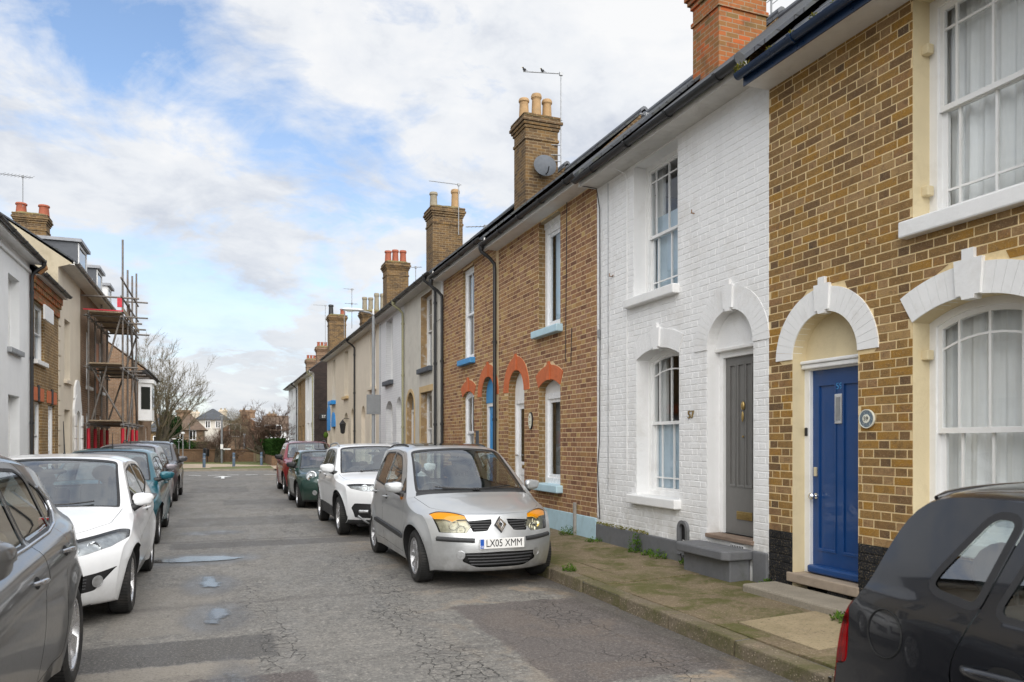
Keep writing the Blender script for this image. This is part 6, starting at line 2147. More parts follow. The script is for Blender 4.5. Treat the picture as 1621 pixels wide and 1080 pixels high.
    def rails(s, t0, t1, v, mt, r_=.016, h=.045):
        for sg in (1, -1):
            pts = []
            for i in range(15):
                t = t0 + (t1 - t0) * i / 14
                hh = h * min(1, 5 * min(i, 14 - i) / 14)
                pts.append(s.on_band(t, sg * v, .003)[0] + Vector((0, 0, hh)))
            s.mb('roof_rail', MB().tube(pts, r_, 8), mt, None, 60)
    def mast(s, t, v=0.0, ln=.35, lean=-.5, mt='car_trim', r_=.004):
        p = s.on_band(t, v, 0)[0]
        o = s.mb('radio_mast', MB().tube([p, p + Vector((lean * ln * .0 - .01, 0, .02)), p + Vector((lean * ln, 0, ln * .9))], [.014, .008, r_], 6), mt, None, 50)
G_ = 'car_glass'
def mirror_v(poly): return [(t, -v) for t, v in poly][::-1]
def both(nm, mt, poly, rec, rw, rm): return [(nm, mt, poly, rec, rw, rm), (nm, mt, mirror_v(poly), rec, rw, rm)]

# ============ silver mini-MPV (faces the camera)
def modus_extra(s):
    s.side_bar(.70, .47, -.95, .53, .016, .040, 'car_plastic', 'side_moulding')
    s.handles([(-.30, .90), (-1.02, .93)], 'paint', ) if False else s.handles([(-.30, .88), (-1.02, .91)], s.paint)
    s.mirrors(.58, 1.02, s.paint, .13, (.06, .095, .068), 'car_trim', .14)
    for sg in (1, -1):      # amber repeater under the mirror
        p, n_ = s.on_side(.62, .93, sg, .018)
        s.mb('side_repeater', MB().ball(tuple(p), (.03, .018, .035), 10, 8), 'amber_glass', None, 60)
    s.plate(.495, 'LX05 XMM', x=1.908)
    s.wipers(9.75, [(.02, .62, 10.0), (-.02, -.60, 10.0), (.05, -.5, 9.9)])
    s.slats([(4.68 + .22 * i, sg * (.20 - .02 * i), sg * (.41 + .02 * i)) for i in range(4) for sg in (1, -1)], 'car_plastic', r_=.012, out=-.006)
    s.slats([(1.72 + .27 * i, -.56 + .02 * (3 - i), .56 - .02 * (3 - i)) for i in range(4)], 'car_plastic', r_=.010)
    for sg in (1, -1):
        s.lamp(5.15, sg * .68, .055, .03); s.lamp(4.75, sg * .60, .05, .03)
        p, n_ = s.on_band(2.55, sg * .64, -.012)
        m = MB().lathe([(.0, .0), (.036, .0), (.044, .014), (.05, .012)], (0, 0, 0), 'x', 20).xform(Matrix.Translation(p) @ n_.to_track_quat('X', 'Z').to_matrix().to_4x4())
        s.mb('fog_lamp', m, 'reflector', None, 50)
        # bumper strip
        pts = [s.on_band(3.72 + .05 * math.sin(i), sg * (.44 + .46 * i / 12), .008)[0] for i in range(13)]
        s.band_tube([(3.75, sg * .42), (3.85, sg * .93)], .026, 'car_plastic', 'bumper_strip', .0, 8)
    # emblem: upright lozenge on a raised spine
    p, n_ = s.on_band(5.05, 0, .02)
    y_, z_ = 0, p.z
    A = [(0, .080), (-.056, 0), (0, -.080), (.056, 0)]
    rot = Matrix.Translation(p) @ Matrix.Rotation(R(-22), 4, 'Y')
    P_ = lambda a, d, b_: tuple(rot @ Vector((-d, a, b_)))
    m = MB().prism(P_, [(a * 1.26, b_ * 1.2) for a, b_ in A], .0, .018)
    e = s.mb('badge', m, 'car_trim', None, None, .003)
    m = MB().ring(P_, [(a * 1.0, b_) for a, b_ in A], [(a * .42, b_ * .45) for a, b_ in A], -.012, 0)
    s.mb('badge_lozenge', m, 'chrome', e, None, .003)
    s.rails(12.2, 14.6, .86, 'car_trim', .012, .012)
MODUS = dict(
    prof=[(1.66, .16, -.26, 0, 0), (1.83, .19, -.28, 0, .0), (1.895, .30, -.30, 0, 0), (1.905, .43, -.31, 0, 0), (1.89, .56, -.32, 0, 0), (1.845, .68, -.34, .0, .0), (1.76, .80, -.36, .01, .02), (1.60, .87, -.36, .03, .05), (1.30, .945, -.30, .035, .07),
          (1.05, .995, -.20, .035, .06), (.90, 1.06, -.17, .03, .04), (.26, 1.475, -.11, .025, .03), (-.12, 1.56, -.07, .025, .05), (-.6, 1.59, 0, .03, .06), (-1.2, 1.565, .03, .03, .06), (-1.55, 1.47, .08, .025, .04), (-1.72, 1.10, .13, .02, .02), (-1.80, .85, .17, .01, 0), (-1.88, .6, .19, 0, 0), (-1.87, .4, .18, 0, 0), (-1.72, .18, .14, 0, 0)],
    Wm=.835, kf=.34, kr=.26, x1=.85, x2=-1.0, zb=1.0, zbs=-.035, tum=.36, zm=.60, tuck=.075, tin=.03, shoulder=.01, axf=1.155, axr=-1.325, Rw=.30, Ra=.355, flare=.028, xd=.62, t_ws=10.95, spokes=9, sw=.020, twin=False, rim=.205,
    side=[('window', G_, rpoly([(.38, 1.01), (.10, 1.27, .05), (-.10, 1.40, .08), (-.46, 1.445), (-.46, 1.03)], .03), .004, .022, 'car_trim'),
          ('quarter_window', G_, rpoly([(.68, .995), (.45, 1.01), (.45, 1.15), (.53, 1.10)], .012), .004, .014, 'car_trim'),
          ('window', G_, rpoly([(-.53, 1.03), (-.53, 1.45), (-.98, 1.44, .05), (-1.17, 1.33, .10), (-1.24, 1.08)], .03), .004, .022, 'car_trim'),
          ('door', 'paint', rpoly([(.66, .40), (.72, .92, .05), (.50, 1.19, .05), (.12, 1.37, .08), (-.10, 1.46, .06), (-.49, 1.50, .01), (-.49, .30), (.58, .27)], .06), 0, .004, 'car_seam'),
          ('door', 'paint', rpoly([(-.50, .30), (-.50, 1.50), (-.99, 1.485, .06), (-1.21, 1.37, .10), (-1.29, 1.0), (-1.06, .70, .15), (-.96, .45), (-.92, .30)], .05), 0, .004, 'car_seam')],
    band=[('windscreen', G_, rpoly([(9.95, -.84), (9.90, 0, .3), (9.95, .84), (11.05, .90), (11.12, 0, .3), (11.05, -.90)], .06), .003, .03, 'car_trim'),
          ('scuttle', 'car_plastic', rpoly([(9.20, -.88), (9.05, 0, .3), (9.20, .88), (9.88, .87), (9.82, 0, .3), (9.88, -.87)], .03), .004, 0, ''),
          ('bonnet', 'paint', rpoly([(6.12, -.50, .04), (6.02, 0, .3), (6.12, .50, .04), (6.5, .66, .05), (7.2, .82, .1), (9.16, .90, .05), (9.0, 0, .3), (9.16, -.90, .05), (7.2, -.82, .1), (6.5, -.66, .05)], .05), 0, .0045, 'car_seam')]
    + both('indicator', 'amber_glass', rpoly([(5.62, .48), (5.60, .60, .03), (5.38, .68, .03), (5.60, .76, .03), (5.62, .90), (6.25, .92, .1), (6.62, .80, .1), (6.42, .66, .1), (5.95, .49)], .02), .001, 0, '')
    + both('headlight', 'hazy_lamp_glass', rpoly([(4.42, .53), (4.42, .88, .04), (5.69, .90, .005), (5.67, .49, .005), (5.0, .44, .06)], .03), .001, .006, 'car_seam')
    + both('grille', 'car_seam', rpoly([(4.55, .22, .06), (4.50, .43), (5.42, .48), (5.55, .12), (5.2, .13)], .02), .025, 0, '')
    + [('lower_grille', 'car_seam', rpoly([(1.45, -.40, .1), (1.42, 0, .3), (1.45, .40, .1), (2.0, .62, .08), (2.72, .60), (2.80, 0, .1), (2.72, -.60), (2.0, -.62, .08)], .06), .02, 0, ''),
       ('valance', 'car_plastic', [(0, -1), (.95, -.98), (.85, -.5), (.8, 0), (.85, .5), (.95, .98), (0, 1)], -.004, 0, ''),
       ('sunroof', 'car_glass_dark', rpoly([(12.0, -.72), (12.0, .72), (14.2, .74), (14.2, -.74)], .05), -.002, .012, 'car_trim'),
       ('rear_window', G_, rpoly([(15.15, -.70), (15.15, .70), (16.2, .76), (16.2, -.76)], .06), .003, .02, 'car_trim')],
    extra=[modus_extra])
Car('silver hatchback with amber indicators and a white number plate, parked facing the camera', 'paint_silver', (2.045 + .845, 8.535 + 1.155, 0), MODUS, .042)

# ============ white supermini on the left
def fiesta_extra(s):
    s.handles([(-.33, .86)], s.paint, ln=.11)
    s.mirrors(.60, .99, s.paint, .12, (.06, .085, .066), 'car_trim', .16)
    s.plate(.47, x=2.0)
    s.wipers(9.6, [(.05, .60, 9.95), (-.4, .0, 9.95)])
    for sg in (1, -1):
        s.lamp(5.6, sg * .74, .055, .04); s.lamp(5.5, sg * .57, .042, .04)
        p, n_ = s.on_band(2.5, sg * .82, .0)
        m = MB().lathe([(.0, -.01), (.036, -.008), (.045, .008), (.052, .006)], (0, 0, 0), 'x', 22).xform(Matrix.Translation(p) @ n_.to_track_quat('X', 'Z').to_matrix().to_4x4())
        s.mb('fog_lamp', m, 'reflector', None, 50)
    s.slats([(2.1 + .2 * i, sg * .54, sg * .72) for i in range(4) for sg in (1, -1)], 'car_plastic', r_=.008)
    s.mast(12.6, 0, .40, .15)
FIESTA = dict(
    prof=[(1.70, .16, -.30, 0, 0), (1.90, .20, -.34, 0, 0), (1.97, .33, -.36, 0, 0), (1.985, .46, -.38, 0, 0), (1.965, .57, -.40, 0, 0), (1.92, .66, -.44, 0, .0), (1.84, .735, -.50, .01, .02), (1.62, .83, -.46, .03, .04), (1.30, .915, -.34, .035, .06),
          (.98, .975, -.22, .035, .06), (.84, 1.03, -.20, .03, .04), (.10, 1.395, -.12, .025, .03), (-.25, 1.455, -.06, .03, .05), (-.7, 1.47, 0, .03, .06), (-1.25, 1.44, .03, .03, .06), (-1.62, 1.36, .08, .025, .04), (-1.80, 1.05, .15, .02, .02), (-1.88, .85, .18, .01, 0), (-1.95, .6, .20, 0, 0), (-1.94, .4, .20, 0, 0), (-1.78, .19, .16, 0, 0)],
    Wm=.855, kf=.22, kr=.24, x1=.80, x2=-1.0, zb=.95, zbs=-.075, tum=.44, zm=.60, tuck=.08, tin=.035, shoulder=.014, axf=1.17, axr=-1.32, Rw=.30, Ra=.345, flare=.03, xd=.55, t_ws=10.95, spokes=8, sw=.030, rim=.205, rimm='rim_bright', lines=[(.70, -.10, .018, .05)],
    side=[('window', G_, rpoly([(.50, .965), (.20, 1.14, .05), (-.06, 1.28, .08), (-.52, 1.335), (-.52, 1.01)], .03), .004, .02, 'car_trim'),
          ('window', G_, rpoly([(-.60, 1.02), (-.60, 1.335), (-1.02, 1.32, .06), (-1.34, 1.18, .06)], .03), .004, .02, 'car_trim'),
          ('door', 'paint', rpoly([(.58, .34), (.68, .86, .05), (.56, .97, .04), (.20, 1.18, .06), (-.06, 1.325, .06), (-.55, 1.385, .01), (-.55, .30), (.52, .27)], .06), 0, .004, 'car_seam')],
    band=[('windscreen', G_, rpoly([(9.80, -.84), (9.72, 0, .3), (9.80, .84), (11.02, .90), (11.10, 0, .3), (11.02, -.90)], .06), .003, .028, 'car_trim'),
          ('bonnet', 'paint', rpoly([(6.45, -.36, .06), (6.25, 0, .3), (6.45, .36, .06), (6.9, .60, .08), (7.5, .80, .1), (9.60, .90, .05), (9.50, 0, .3), (9.60, -.90, .05), (7.5, -.80, .1), (6.9, -.60, .08)], .05), 0, .0045, 'car_seam')]
    + both('headlight', 'lamp_glass', rpoly([(4.55, .44, .03), (4.65, .66, .08), (5.2, .88, .06), (6.3, .985, .05), (7.1, .975, .06), (7.0, .90, .05), (6.5, .72, .15), (6.05, .46, .05)], .03), .001, .008, 'car_seam')
    + both('fog_surround', 'car_trim', rpoly([(1.75, .48), (1.9, .80, .08), (3.35, .985, .03), (3.1, .84, .1), (2.8, .50)], .03), .006, 0, '')
    + [('grille', 'car_trim', rpoly([(2.1, -.36), (2.1, .36), (3.6, .40), (3.6, -.40)], .05), .02, 0, ''),
       ('upper_grille', 'car_trim', rpoly([(5.1, -.32), (5.1, .32), (5.7, .34), (5.7, -.34)], .03), .015, 0, ''),
       ('rear_window', G_, rpoly([(15.1, -.70), (15.1, .70), (15.95, .76), (15.95, -.76)], .06), .003, .02, 'car_trim')],
    extra=[fiesta_extra])
Car('white hatchback with a short roof aerial and puddles beside its wheels', 'paint_white', (-.75 - .86, 8.0 + 1.17, 0), FIESTA, .042)

# ============ compact SUV (white one on the right; the red and the charcoal ones further on)
def suv_extra(kind):
    def fn(s):
        s.handles([(-.25, .98), (-1.05, 1.01)], s.paint)
        s.mirrors(.66, 1.10, s.paint if kind != 'red' else 'car_trim', .15, (.075, .11, .08), 'car_trim', .14)
        s.plate(.60, x=2.05)
        s.rails(12.0, 14.9, .90, 'galvanised' if kind == 'white' else 'car_trim', .016, .05)
        s.wipers(9.7, [(.05, .60, 9.95), (-.45, .05, 9.95)])
        for sg in (1, -1):
            s.lamp(5.35, sg * .66, .06, .03); s.lamp(5.35, sg * .50, .045, .03)
            m = MB(); p, n_ = s.on_band(2.6, sg * .68, -.004)
            s.band_tube([(2.25, sg * .60), (2.25, sg * .78)], .03, 'reflector', 'fog_lamp', -.005, 10, 4)
            s.band_tube([(.9, sg * .55), (1.8, sg * .80)], .018, 'galvanised', 'bumper_blade', .004, 8, 8)
        s.slats([(4.75 + .3 * i, -.40, .40) for i in range(4)], 'galvanised' if kind == 'white' else 'chrome_strip', r_=.010)
    return fn
SUV = dict(
    prof=[(1.72, .20, -.26, 0, 0), (1.94, .25, -.30, 0, 0), (2.03, .40, -.32, 0, 0), (2.045, .56, -.34, 0, 0), (2.04, .70, -.35, 0, 0), (2.01, .80, -.36, 0, .0), (1.93, .90, -.36, .01, .03), (1.72, .965, -.34, .02, .05), (1.36, 1.02, -.26, .03, .06),
          (1.0, 1.06, -.20, .03, .05), (.86, 1.11, -.18, .03, .04), (.16, 1.49, -.11, .025, .03), (-.2, 1.555, -.06, .03, .05), (-.7, 1.575, 0, .03, .06), (-1.3, 1.545, .03, .03, .06), (-1.72, 1.47, .08, .025, .04), (-1.92, 1.12, .13, .02, .02), (-1.98, .9, .17, .01, 0), (-2.05, .65, .19, 0, 0), (-2.03, .45, .18, 0, 0), (-1.84, .24, .14, 0, 0)],
    Wm=.875, kf=.30, kr=.24, x1=.95, x2=-1.1, zb=1.05, zbs=-.03, tum=.38, zm=.70, tuck=.07, tin=.03, shoulder=.014, axf=1.24, axr=-1.31, Rw=.335, Ra=.385, flare=.03, zs=.24, xd=.58, t_ws=10.95, zseat=.58, spokes=5, twin=True, sw=.040, rim=.225, rimm='rim_bright', lip=.055, lipm='car_plastic', lines=[(.86, -.02, .014, .05)],
    side=[('window', G_, rpoly([(.42, 1.06), (.14, 1.26, .05), (-.06, 1.38, .08), (-.50, 1.44), (-.50, 1.08)], .03), .004, .022, 'car_trim'),
          ('window', G_, rpoly([(-.58, 1.08), (-.58, 1.44), (-1.10, 1.425, .06), (-1.30, 1.30, .08), (-1.32, 1.12)], .03), .004, .022, 'car_trim'),
          ('quarter_window', G_, rpoly([(-1.37, 1.14), (-1.36, 1.33), (-1.62, 1.24)], .03), .004, .015, 'car_trim'),
          ('cladding', 'car_plastic', rpoly([(1.75, .16), (1.70, .36, .05), (1.2, .44, .05), (-1.3, .46, .05), (-1.85, .44), (-1.85, .16)], .02), -.004, 0, ''),
          ('door', 'paint', rpoly([(.70, .40), (.76, 1.0, .05), (.50, 1.12, .05), (.14, 1.31, .08), (-.06, 1.43, .06), (-.53, 1.495, .01), (-.53, .46), (.66, .46)], .05), 0, .004, 'car_seam'),
          ('door', 'paint', rpoly([(-.54, .46), (-.54, 1.495), (-1.12, 1.48, .06), (-1.34, 1.33, .1), (-1.36, 1.0, .1), (-1.02, .72, .15), (-.96, .46)], .05), 0, .004, 'car_seam')],
    band=[('windscreen', G_, rpoly([(9.85, -.84), (9.78, 0, .3), (9.85, .84), (11.02, .90), (11.10, 0, .3), (11.02, -.90)], .06), .003, .028, 'car_trim'),
          ('bonnet', 'paint', rpoly([(6.25, -.46, .06), (6.2, 0, .3), (6.25, .46, .06), (6.7, .74, .08), (7.4, .86, .1), (9.65, .90, .05), (9.55, 0, .3), (9.65, -.90, .05), (7.4, -.86, .1), (6.7, -.74, .08)], .05), 0, .0045, 'car_seam')]
    + both('headlight', 'lamp_glass', rpoly([(4.75, .42), (4.85, .70, .05), (5.25, .90, .04), (6.05, .95, .04), (6.0, .70, .06), (5.85, .42)], .03), .001, .010, 'car_trim')
    + both('fog_surround', 'car_trim', rpoly([(1.55, .54, .04), (1.6, .86, .06), (2.6, .93, .06), (3.1, .86, .06), (3.05, .54, .04)], .03), .010, 0, '')
    + [('grille', 'car_trim', rpoly([(4.35, -.44, .05), (4.35, .44, .05), (5.9, .40), (5.9, -.40)], .03), .02, 0, ''),
       ('lower_grille', 'car_trim', rpoly([(1.5, -.50), (1.5, .50), (2.6, .46), (2.6, -.46)], .05), .02, 0, ''),
       ('cladding', 'car_plastic', [(0, -1), (1.35, -.99), (1.35, -.55), (1.2, 0), (1.35, .55), (1.35, .99), (0, 1)], -.004, 0, ''),
       ('rear_window', G_, rpoly([(15.1, -.70), (15.1, .70), (16.0, .76), (16.0, -.76)], .06), .003, .02, 'car_trim')],
    extra=[suv_extra('white')])
Car('white compact SUV with black plastic wheel arches behind the silver hatchback', 'paint_white_suv', (1.88 + .89, 13.37 + 1.24, 0), SUV, .05)
RED = dict(SUV); RED['extra'] = [suv_extra('red')]; RED['Wm'] = .90; RED['lip'] = 0
RED['side'] = [r_ for r_ in SUV['side'] if r_[0] != 'cladding']; RED['band'] = [r_ for r_ in SUV['band'] if r_[0] != 'cladding']
RED['prof'] = [(p[0] * 1.06, p[1] * 1.03 + .02, p[2], p[3], p[4]) for p in SUV['prof']]
Car('dark red SUV with roof rails, last in the right-hand row', 'paint_red', (1.83 + .92, 24.65 + 1.24, 0), RED, .06)
CHAR = dict(RED); CHAR['extra'] = [suv_extra('dark')]
Car('charcoal SUV, last in the left-hand row', 'paint_charcoal', (-1.03 - .90, 22.54 + 1.26, 0), CHAR, .06)

# ============ dark green three-door with round headlamps
def mini_extra(s):
    s.handles([(-.42, .86)], 'chrome_strip', ln=.11)
    s.mirrors(.52, 1.00, 'car_trim', .14, (.075, .105, .075), 'car_trim', .12)
    s.plate(.42, x=1.94)
    for sg in (1, -1):
        p, n_ = s.on_band(6.15, sg * .66, .012)
        d_ = Vector((.86, sg * .30, .42)).normalized()
        M_ = Matrix.Translation(p) @ d_.to_track_quat('X', 'Z').to_matrix().to_4x4()
        h_ = s.mb('headlight', MB().lathe([(.104, -.04), (.122, -.01), (.125, .014), (.108, .02), (.10, .01)], (0, 0, 0), 'x', 30, False, False).xform(M_), 'chrome_strip', None, 50)
        s.mb('reflector', MB().lathe([(0, -.035), (.05, -.03), (.104, .004)], (0, 0, 0), 'x', 30, False, False).xform(M_), 'reflector', h_, 60)
        s.mb('lens', MB().lathe([(0, .032), (.06, .026), (.104, .012)], (0, 0, 0), 'x', 30, False, False).xform(M_), 'lamp_glass', h_, 60)
        s.mb('bulb', MB().ball((0, 0, 0), .045, 12, 8).xform(M_), 'chrome_strip', h_, 60)
        s.mb('indicator', MB().box(-.008, .012, -.06, .06, -.085, -.045).xform(M_), 'amber_glass', h_, None, .01)
        p, n_ = s.on_band(2.5, sg * .66, .0)
        m = MB().lathe([(.0, -.01), (.04, -.008), (.052, .008), (.06, .006)], (0, 0, 0), 'x', 20).xform(Matrix.Translation(p) @ n_.to_track_quat('X', 'Z').to_matrix().to_4x4())
        s.mb('fog_lamp', m, 'reflector', None, 50)
        s.band_tube([(9.05, sg * .55), (10.9, sg * .10)], .001, 'car_trim', 'stripe', .0, 3, 2) if False else None
    s.slats([(4.9, -.42, .42), (5.35, -.44, .44)], 'chrome_strip', r_=.012, out=.002)
    s.mast(14.6, 0, .30, -.4)
MINI = dict(
    prof=[(1.66, .16, -.26, 0, 0), (1.84, .20, -.30, 0, 0), (1.91, .33, -.32, 0, 0), (1.93, .45, -.34, 0, 0), (1.915, .56, -.36, 0, 0), (1.88, .66, -.40, 0, .0), (1.78, .77, -.44, .02, .04), (1.58, .85, -.42, .03, .06), (1.25, .90, -.32, .035, .06),
          (.86, .945, -.20, .035, .05), (.76, .99, -.18, .03, .03), (.26, 1.34, -.12, .025, .03), (-.1, 1.40, -.05, .025, .035), (-.6, 1.415, 0, .025, .04), (-1.15, 1.39, .03, .025, .04), (-1.52, 1.33, .06, .025, .03), (-1.70, 1.05, .12, .02, .02), (-1.82, .85, .18, .01, 0), (-1.90, .6, .20, 0, 0), (-1.89, .4, .20, 0, 0), (-1.74, .19, .16, 0, 0)],
    Wm=.85, kf=.30, kr=.26, x1=.80, x2=-1.0, zb=.95, zbs=-.025, tum=.36, zm=.60, tuck=.07, tin=.03, shoulder=.03, axf=1.12, axr=-1.37, Rw=.305, Ra=.35, flare=.035, xd=.50, t_ws=10.95, spokes=5, twin=True, sw=.04, rim=.21, rimm='rim_bright', lip=.035, lipm='car_plastic',
    side=[('window', G_, rpoly([(.44, .965), (.14, 1.21, .04), (.02, 1.285, .03), (-.58, 1.325), (-.58, .985)], .02), .004, .02, 'car_trim'),
          ('window', G_, rpoly([(-.63, .99), (-.63, 1.325), (-1.35, 1.31, .02), (-1.45, 1.02)], .02), .004, .02, 'car_trim'),
          ('cladding', 'car_plastic', rpoly([(1.5, .14), (1.5, .27), (-1.6, .27), (-1.6, .14)], .01), -.003, 0, ''),
          ('door', 'paint', rpoly([(.58, .36), (.62, .92, .04), (.12, 1.27, .05), (-.60, 1.36, .01), (-.60, .30), (.50, .29)], .06), 0, .004, 'car_seam')],
    band=[('windscreen', G_, rpoly([(9.85, -.86), (9.78, 0, .3), (9.85, .86), (10.98, .91), (11.05, 0, .3), (10.98, -.91)], .05), .003, .026, 'car_trim'),
          ('roof', 'paint_black', rpoly([(11.25, -.94), (11.25, .94), (14.9, .94), (14.9, -.94)], .05), -.001, 0, ''),
          ('bonnet', 'paint', rpoly([(5.6, -.52, .06), (5.55, 0, .3), (5.6, .52, .06), (6.3, .92, .08), (9.65, .93, .05), (9.55, 0, .3), (9.65, -.93, .05), (6.3, -.92, .08)], .05), 0, .0045, 'car_seam'),
          ('grille', 'car_trim', rpoly([(4.3, -.36, .1), (4.3, .36, .1), (5.35, .52, .08), (5.35, -.52, .08)], .05), .02, .014, 'chrome_strip'),
          ('lower_grille', 'car_trim', rpoly([(1.6, -.48), (1.6, .48), (2.9, .44), (2.9, -.44)], .05), .02, 0, ''),
          ('cladding', 'car_plastic', [(0, -1), (1.1, -.99), (1.0, -.55), (.95, 0), (1.0, .55), (1.1, .99), (0, 1)], -.004, 0, ''),
          ('rear_window', G_, rpoly([(15.1, -.74), (15.1, .74), (15.9, .78), (15.9, -.78)], .06), .003, .02, 'car_trim')],
    extra=[mini_extra])
Car('small dark green hatchback with round headlamps between the white SUV and the red SUV', 'paint_green', (1.74 + .865, 19.27 + 1.12, 0), MINI, .05)

# ============ teal supermini, and the mauve-grey one behind it
def teal_extra(s):
    s.handles([(-.33, .88), (-1.05, .90)], s.paint, ln=.10)
    s.mirrors(.62, 1.02, s.paint, .17, (.065, .10, .068), 'car_trim', .10)
    s.plate(.44, x=1.95)
    s.wipers(9.6, [(.05, .60, 9.95)])
    for sg in (1, -1):
        s.lamp(5.95, sg * .70, .06, .03)
        p, n_ = s.on_band(2.6, sg * .70, .0)
        m = MB().lathe([(.0, -.01), (.04, -.008), (.055, .008), (.07, .006)], (0, 0, 0), 'x', 20).xform(Matrix.Translation(p) @ n_.to_track_quat('X', 'Z').to_matrix().to_4x4())
        s.mb('fog_lamp', m, 'chrome_strip', None, 50)
    s.mast(12.3, 0, .30, .1)
TEAL = dict(FIESTA)
TEAL['prof'] = [(p[0] * .985, p[1] * 1.02, p[2], p[3], p[4]) for p in FIESTA['prof']]
TEAL['band'] = [r_ for r_ in FIESTA['band'] if r_[0] not in ('headlight', 'fog_surround')] + both('headlight', 'hazy_lamp_glass', rpoly([(4.95, .52, .04), (5.05, .80, .08), (5.7, .95, .06), (6.9, .97, .06), (6.9, .82, .12), (6.2, .60, .15), (5.6, .50, .05)], .03), .001, .006, 'car_seam')
TEAL['extra'] = [teal_extra]
Car('dark teal hatchback behind the white one in the left-hand row', 'paint_teal', (-.87 - .86, 13.28 + 1.15, 0), TEAL, .055)
MAUVE = dict(TEAL); MAUVE['prof'] = [(p[0] * 1.03, p[1] * 1.07, p[2], p[3], p[4]) for p in FIESTA['prof']]
Car('mauve-grey hatchback squeezed between the teal hatchback and the charcoal SUV', 'paint_mauve', (-1.06 - .86, 17.95 + 1.2, 0), MAUVE, .06)

# ============ grey hatchback, close to the camera on the left
def focus_extra(s):
    s.handles([(-.08, .88), (-.88, .94)], 'chrome_strip', ln=.10, r_=.015)
    s.mirrors(1.02, 1.11, s.paint, .19, (.10, .11, .09), 'car_trim', .14)
    for sg in (1, -1):
        pts = []
        for x, z in [(.95, .985), (.4, 1.01), (-.3, 1.03), (-.85, 1.055), (-1.10, 1.085), (-1.26, 1.15), (-1.31, 1.22), (-1.22, 1.315)]:
            pts.append(s.on_side(x, z, sg, .004)[0])
        pp = [pts[0]]
        for a, c_ in zip(pts[:-1], pts[1:]): pp += [a.lerp(c_, k / 4) for k in (1, 2, 3, 4)]
        s.mb('window_trim', MB().tube(pp, .011, 8), 'chrome_strip', None, 60)
    s.plate(.60, front=False)
FOCUS = dict(
    prof=[(1.85, .19, -.30, 0, 0), (2.06, .24, -.34, 0, 0), (2.14, .38, -.36, 0, 0), (2.15, .53, -.38, 0, 0), (2.13, .66, -.40, 0, 0), (2.08, .76, -.42, 0, .0), (1.98, .84, -.44, .01, .03), (1.75, .92, -.42, .03, .05), (1.45, .98, -.32, .035, .06),
          (1.12, 1.03, -.22, .035, .05), (.98, 1.08, -.20, .03, .04), (.16, 1.49, -.12, .025, .03), (-.2, 1.56, -.06, .03, .05), (-.7, 1.575, 0, .03, .06), (-1.2, 1.54, .03, .03, .06), (-1.62, 1.43, .08, .025, .05), (-1.92, 1.14, .16, .02, .03), (-2.04, .96, .22, .01, 0), (-2.13, .68, .26, 0, 0), (-2.12, .47, .26, 0, 0), (-1.95, .22, .18, 0, 0)],
    Wm=.905, kf=.30, kr=.24, x1=1.0, x2=-1.1, zb=1.0, zbs=-.05, tum=.46, zm=.66, tuck=.08, tin=.025, shoulder=.075, axf=1.33, axr=-1.32, Rw=.335, Ra=.38, flare=.03, xd=.70, t_ws=10.95, spokes=5, twin=True, sw=.05, rim=.235, rimm='rim_bright', lines=[(.84, -.035, .022, .05)],
    side=[('window', G_, rpoly([(.66, 1.03), (.30, 1.21, .06), (-.02, 1.37, .10), (-.42, 1.44), (-.34, 1.05)], .03), .004, .02, 'car_trim'),
          ('window', G_, rpoly([(-.42, 1.055), (-.50, 1.44), (-.92, 1.42, .06), (-1.02, 1.37, .05), (-.98, 1.085)], .03), .004, .02, 'car_trim'),
          ('quarter_window', G_, rpoly([(-1.04, 1.10), (-1.08, 1.35), (-1.24, 1.27, .05), (-1.26, 1.18)], .02), .004, .015, 'car_trim'),
          ('door', 'paint', rpoly([(.78, .36), (.84, .97, .05), (.66, 1.07, .04), (.30, 1.255, .06), (-.02, 1.42, .08), (-.46, 1.49, .01), (-.38, 1.0, .05), (-.30, .30), (.70, .28)], .06), 0, .0045, 'car_seam'),
          ('door', 'paint', rpoly([(-.31, .30), (-.39, 1.0, .05), (-.47, 1.49), (-.94, 1.475, .06), (-1.06, 1.40, .06), (-1.03, 1.04, .06), (-.98, .82, .15), (-.92, .57, .1), (-.88, .30)], .05), 0, .0045, 'car_seam')],
    band=[('windscreen', G_, rpoly([(9.85, -.84), (9.78, 0, .3), (9.85, .84), (11.02, .90), (11.10, 0, .3), (11.02, -.90)], .06), .003, .028, 'car_trim'),
          ('bonnet', 'paint', rpoly([(6.25, -.46, .06), (6.2, 0, .3), (6.25, .46, .06), (6.7, .74, .08), (7.4, .86, .1), (9.65, .90, .05), (9.55, 0, .3), (9.65, -.90, .05), (7.4, -.86, .1), (6.7, -.74, .08)], .05), 0, .0045, 'car_seam')]
    + both('headlight', 'lamp_glass', rpoly([(5.0, .52), (5.2, .80, .05), (5.8, .95, .04), (6.8, .96, .04), (6.3, .72, .06), (5.9, .52)], .03), .001, .010, 'car_trim')
    + both('tail_light', 'red_glass', rpoly([(16.4, .72), (16.3, .97), (17.3, .98), (17.6, .74)], .05), .001, .006, 'car_seam')
    + [('grille', 'car_trim', rpoly([(2.0, -.5), (2.0, .5), (3.6, .5), (3.6, -.5)], .05), .02, 0, ''),
       ('rear_window', G_, rpoly([(15.1, -.70), (15.1, .70), (15.95, .76), (15.95, -.76)], .06), .003, .02, 'car_trim')],
    extra=[focus_extra])
Car('grey hatchback with a chrome window line, cropped by the left edge of the picture', 'paint_grey', (-.86 - .92, 5.73 - 1.32, 0), FOCUS, .034)

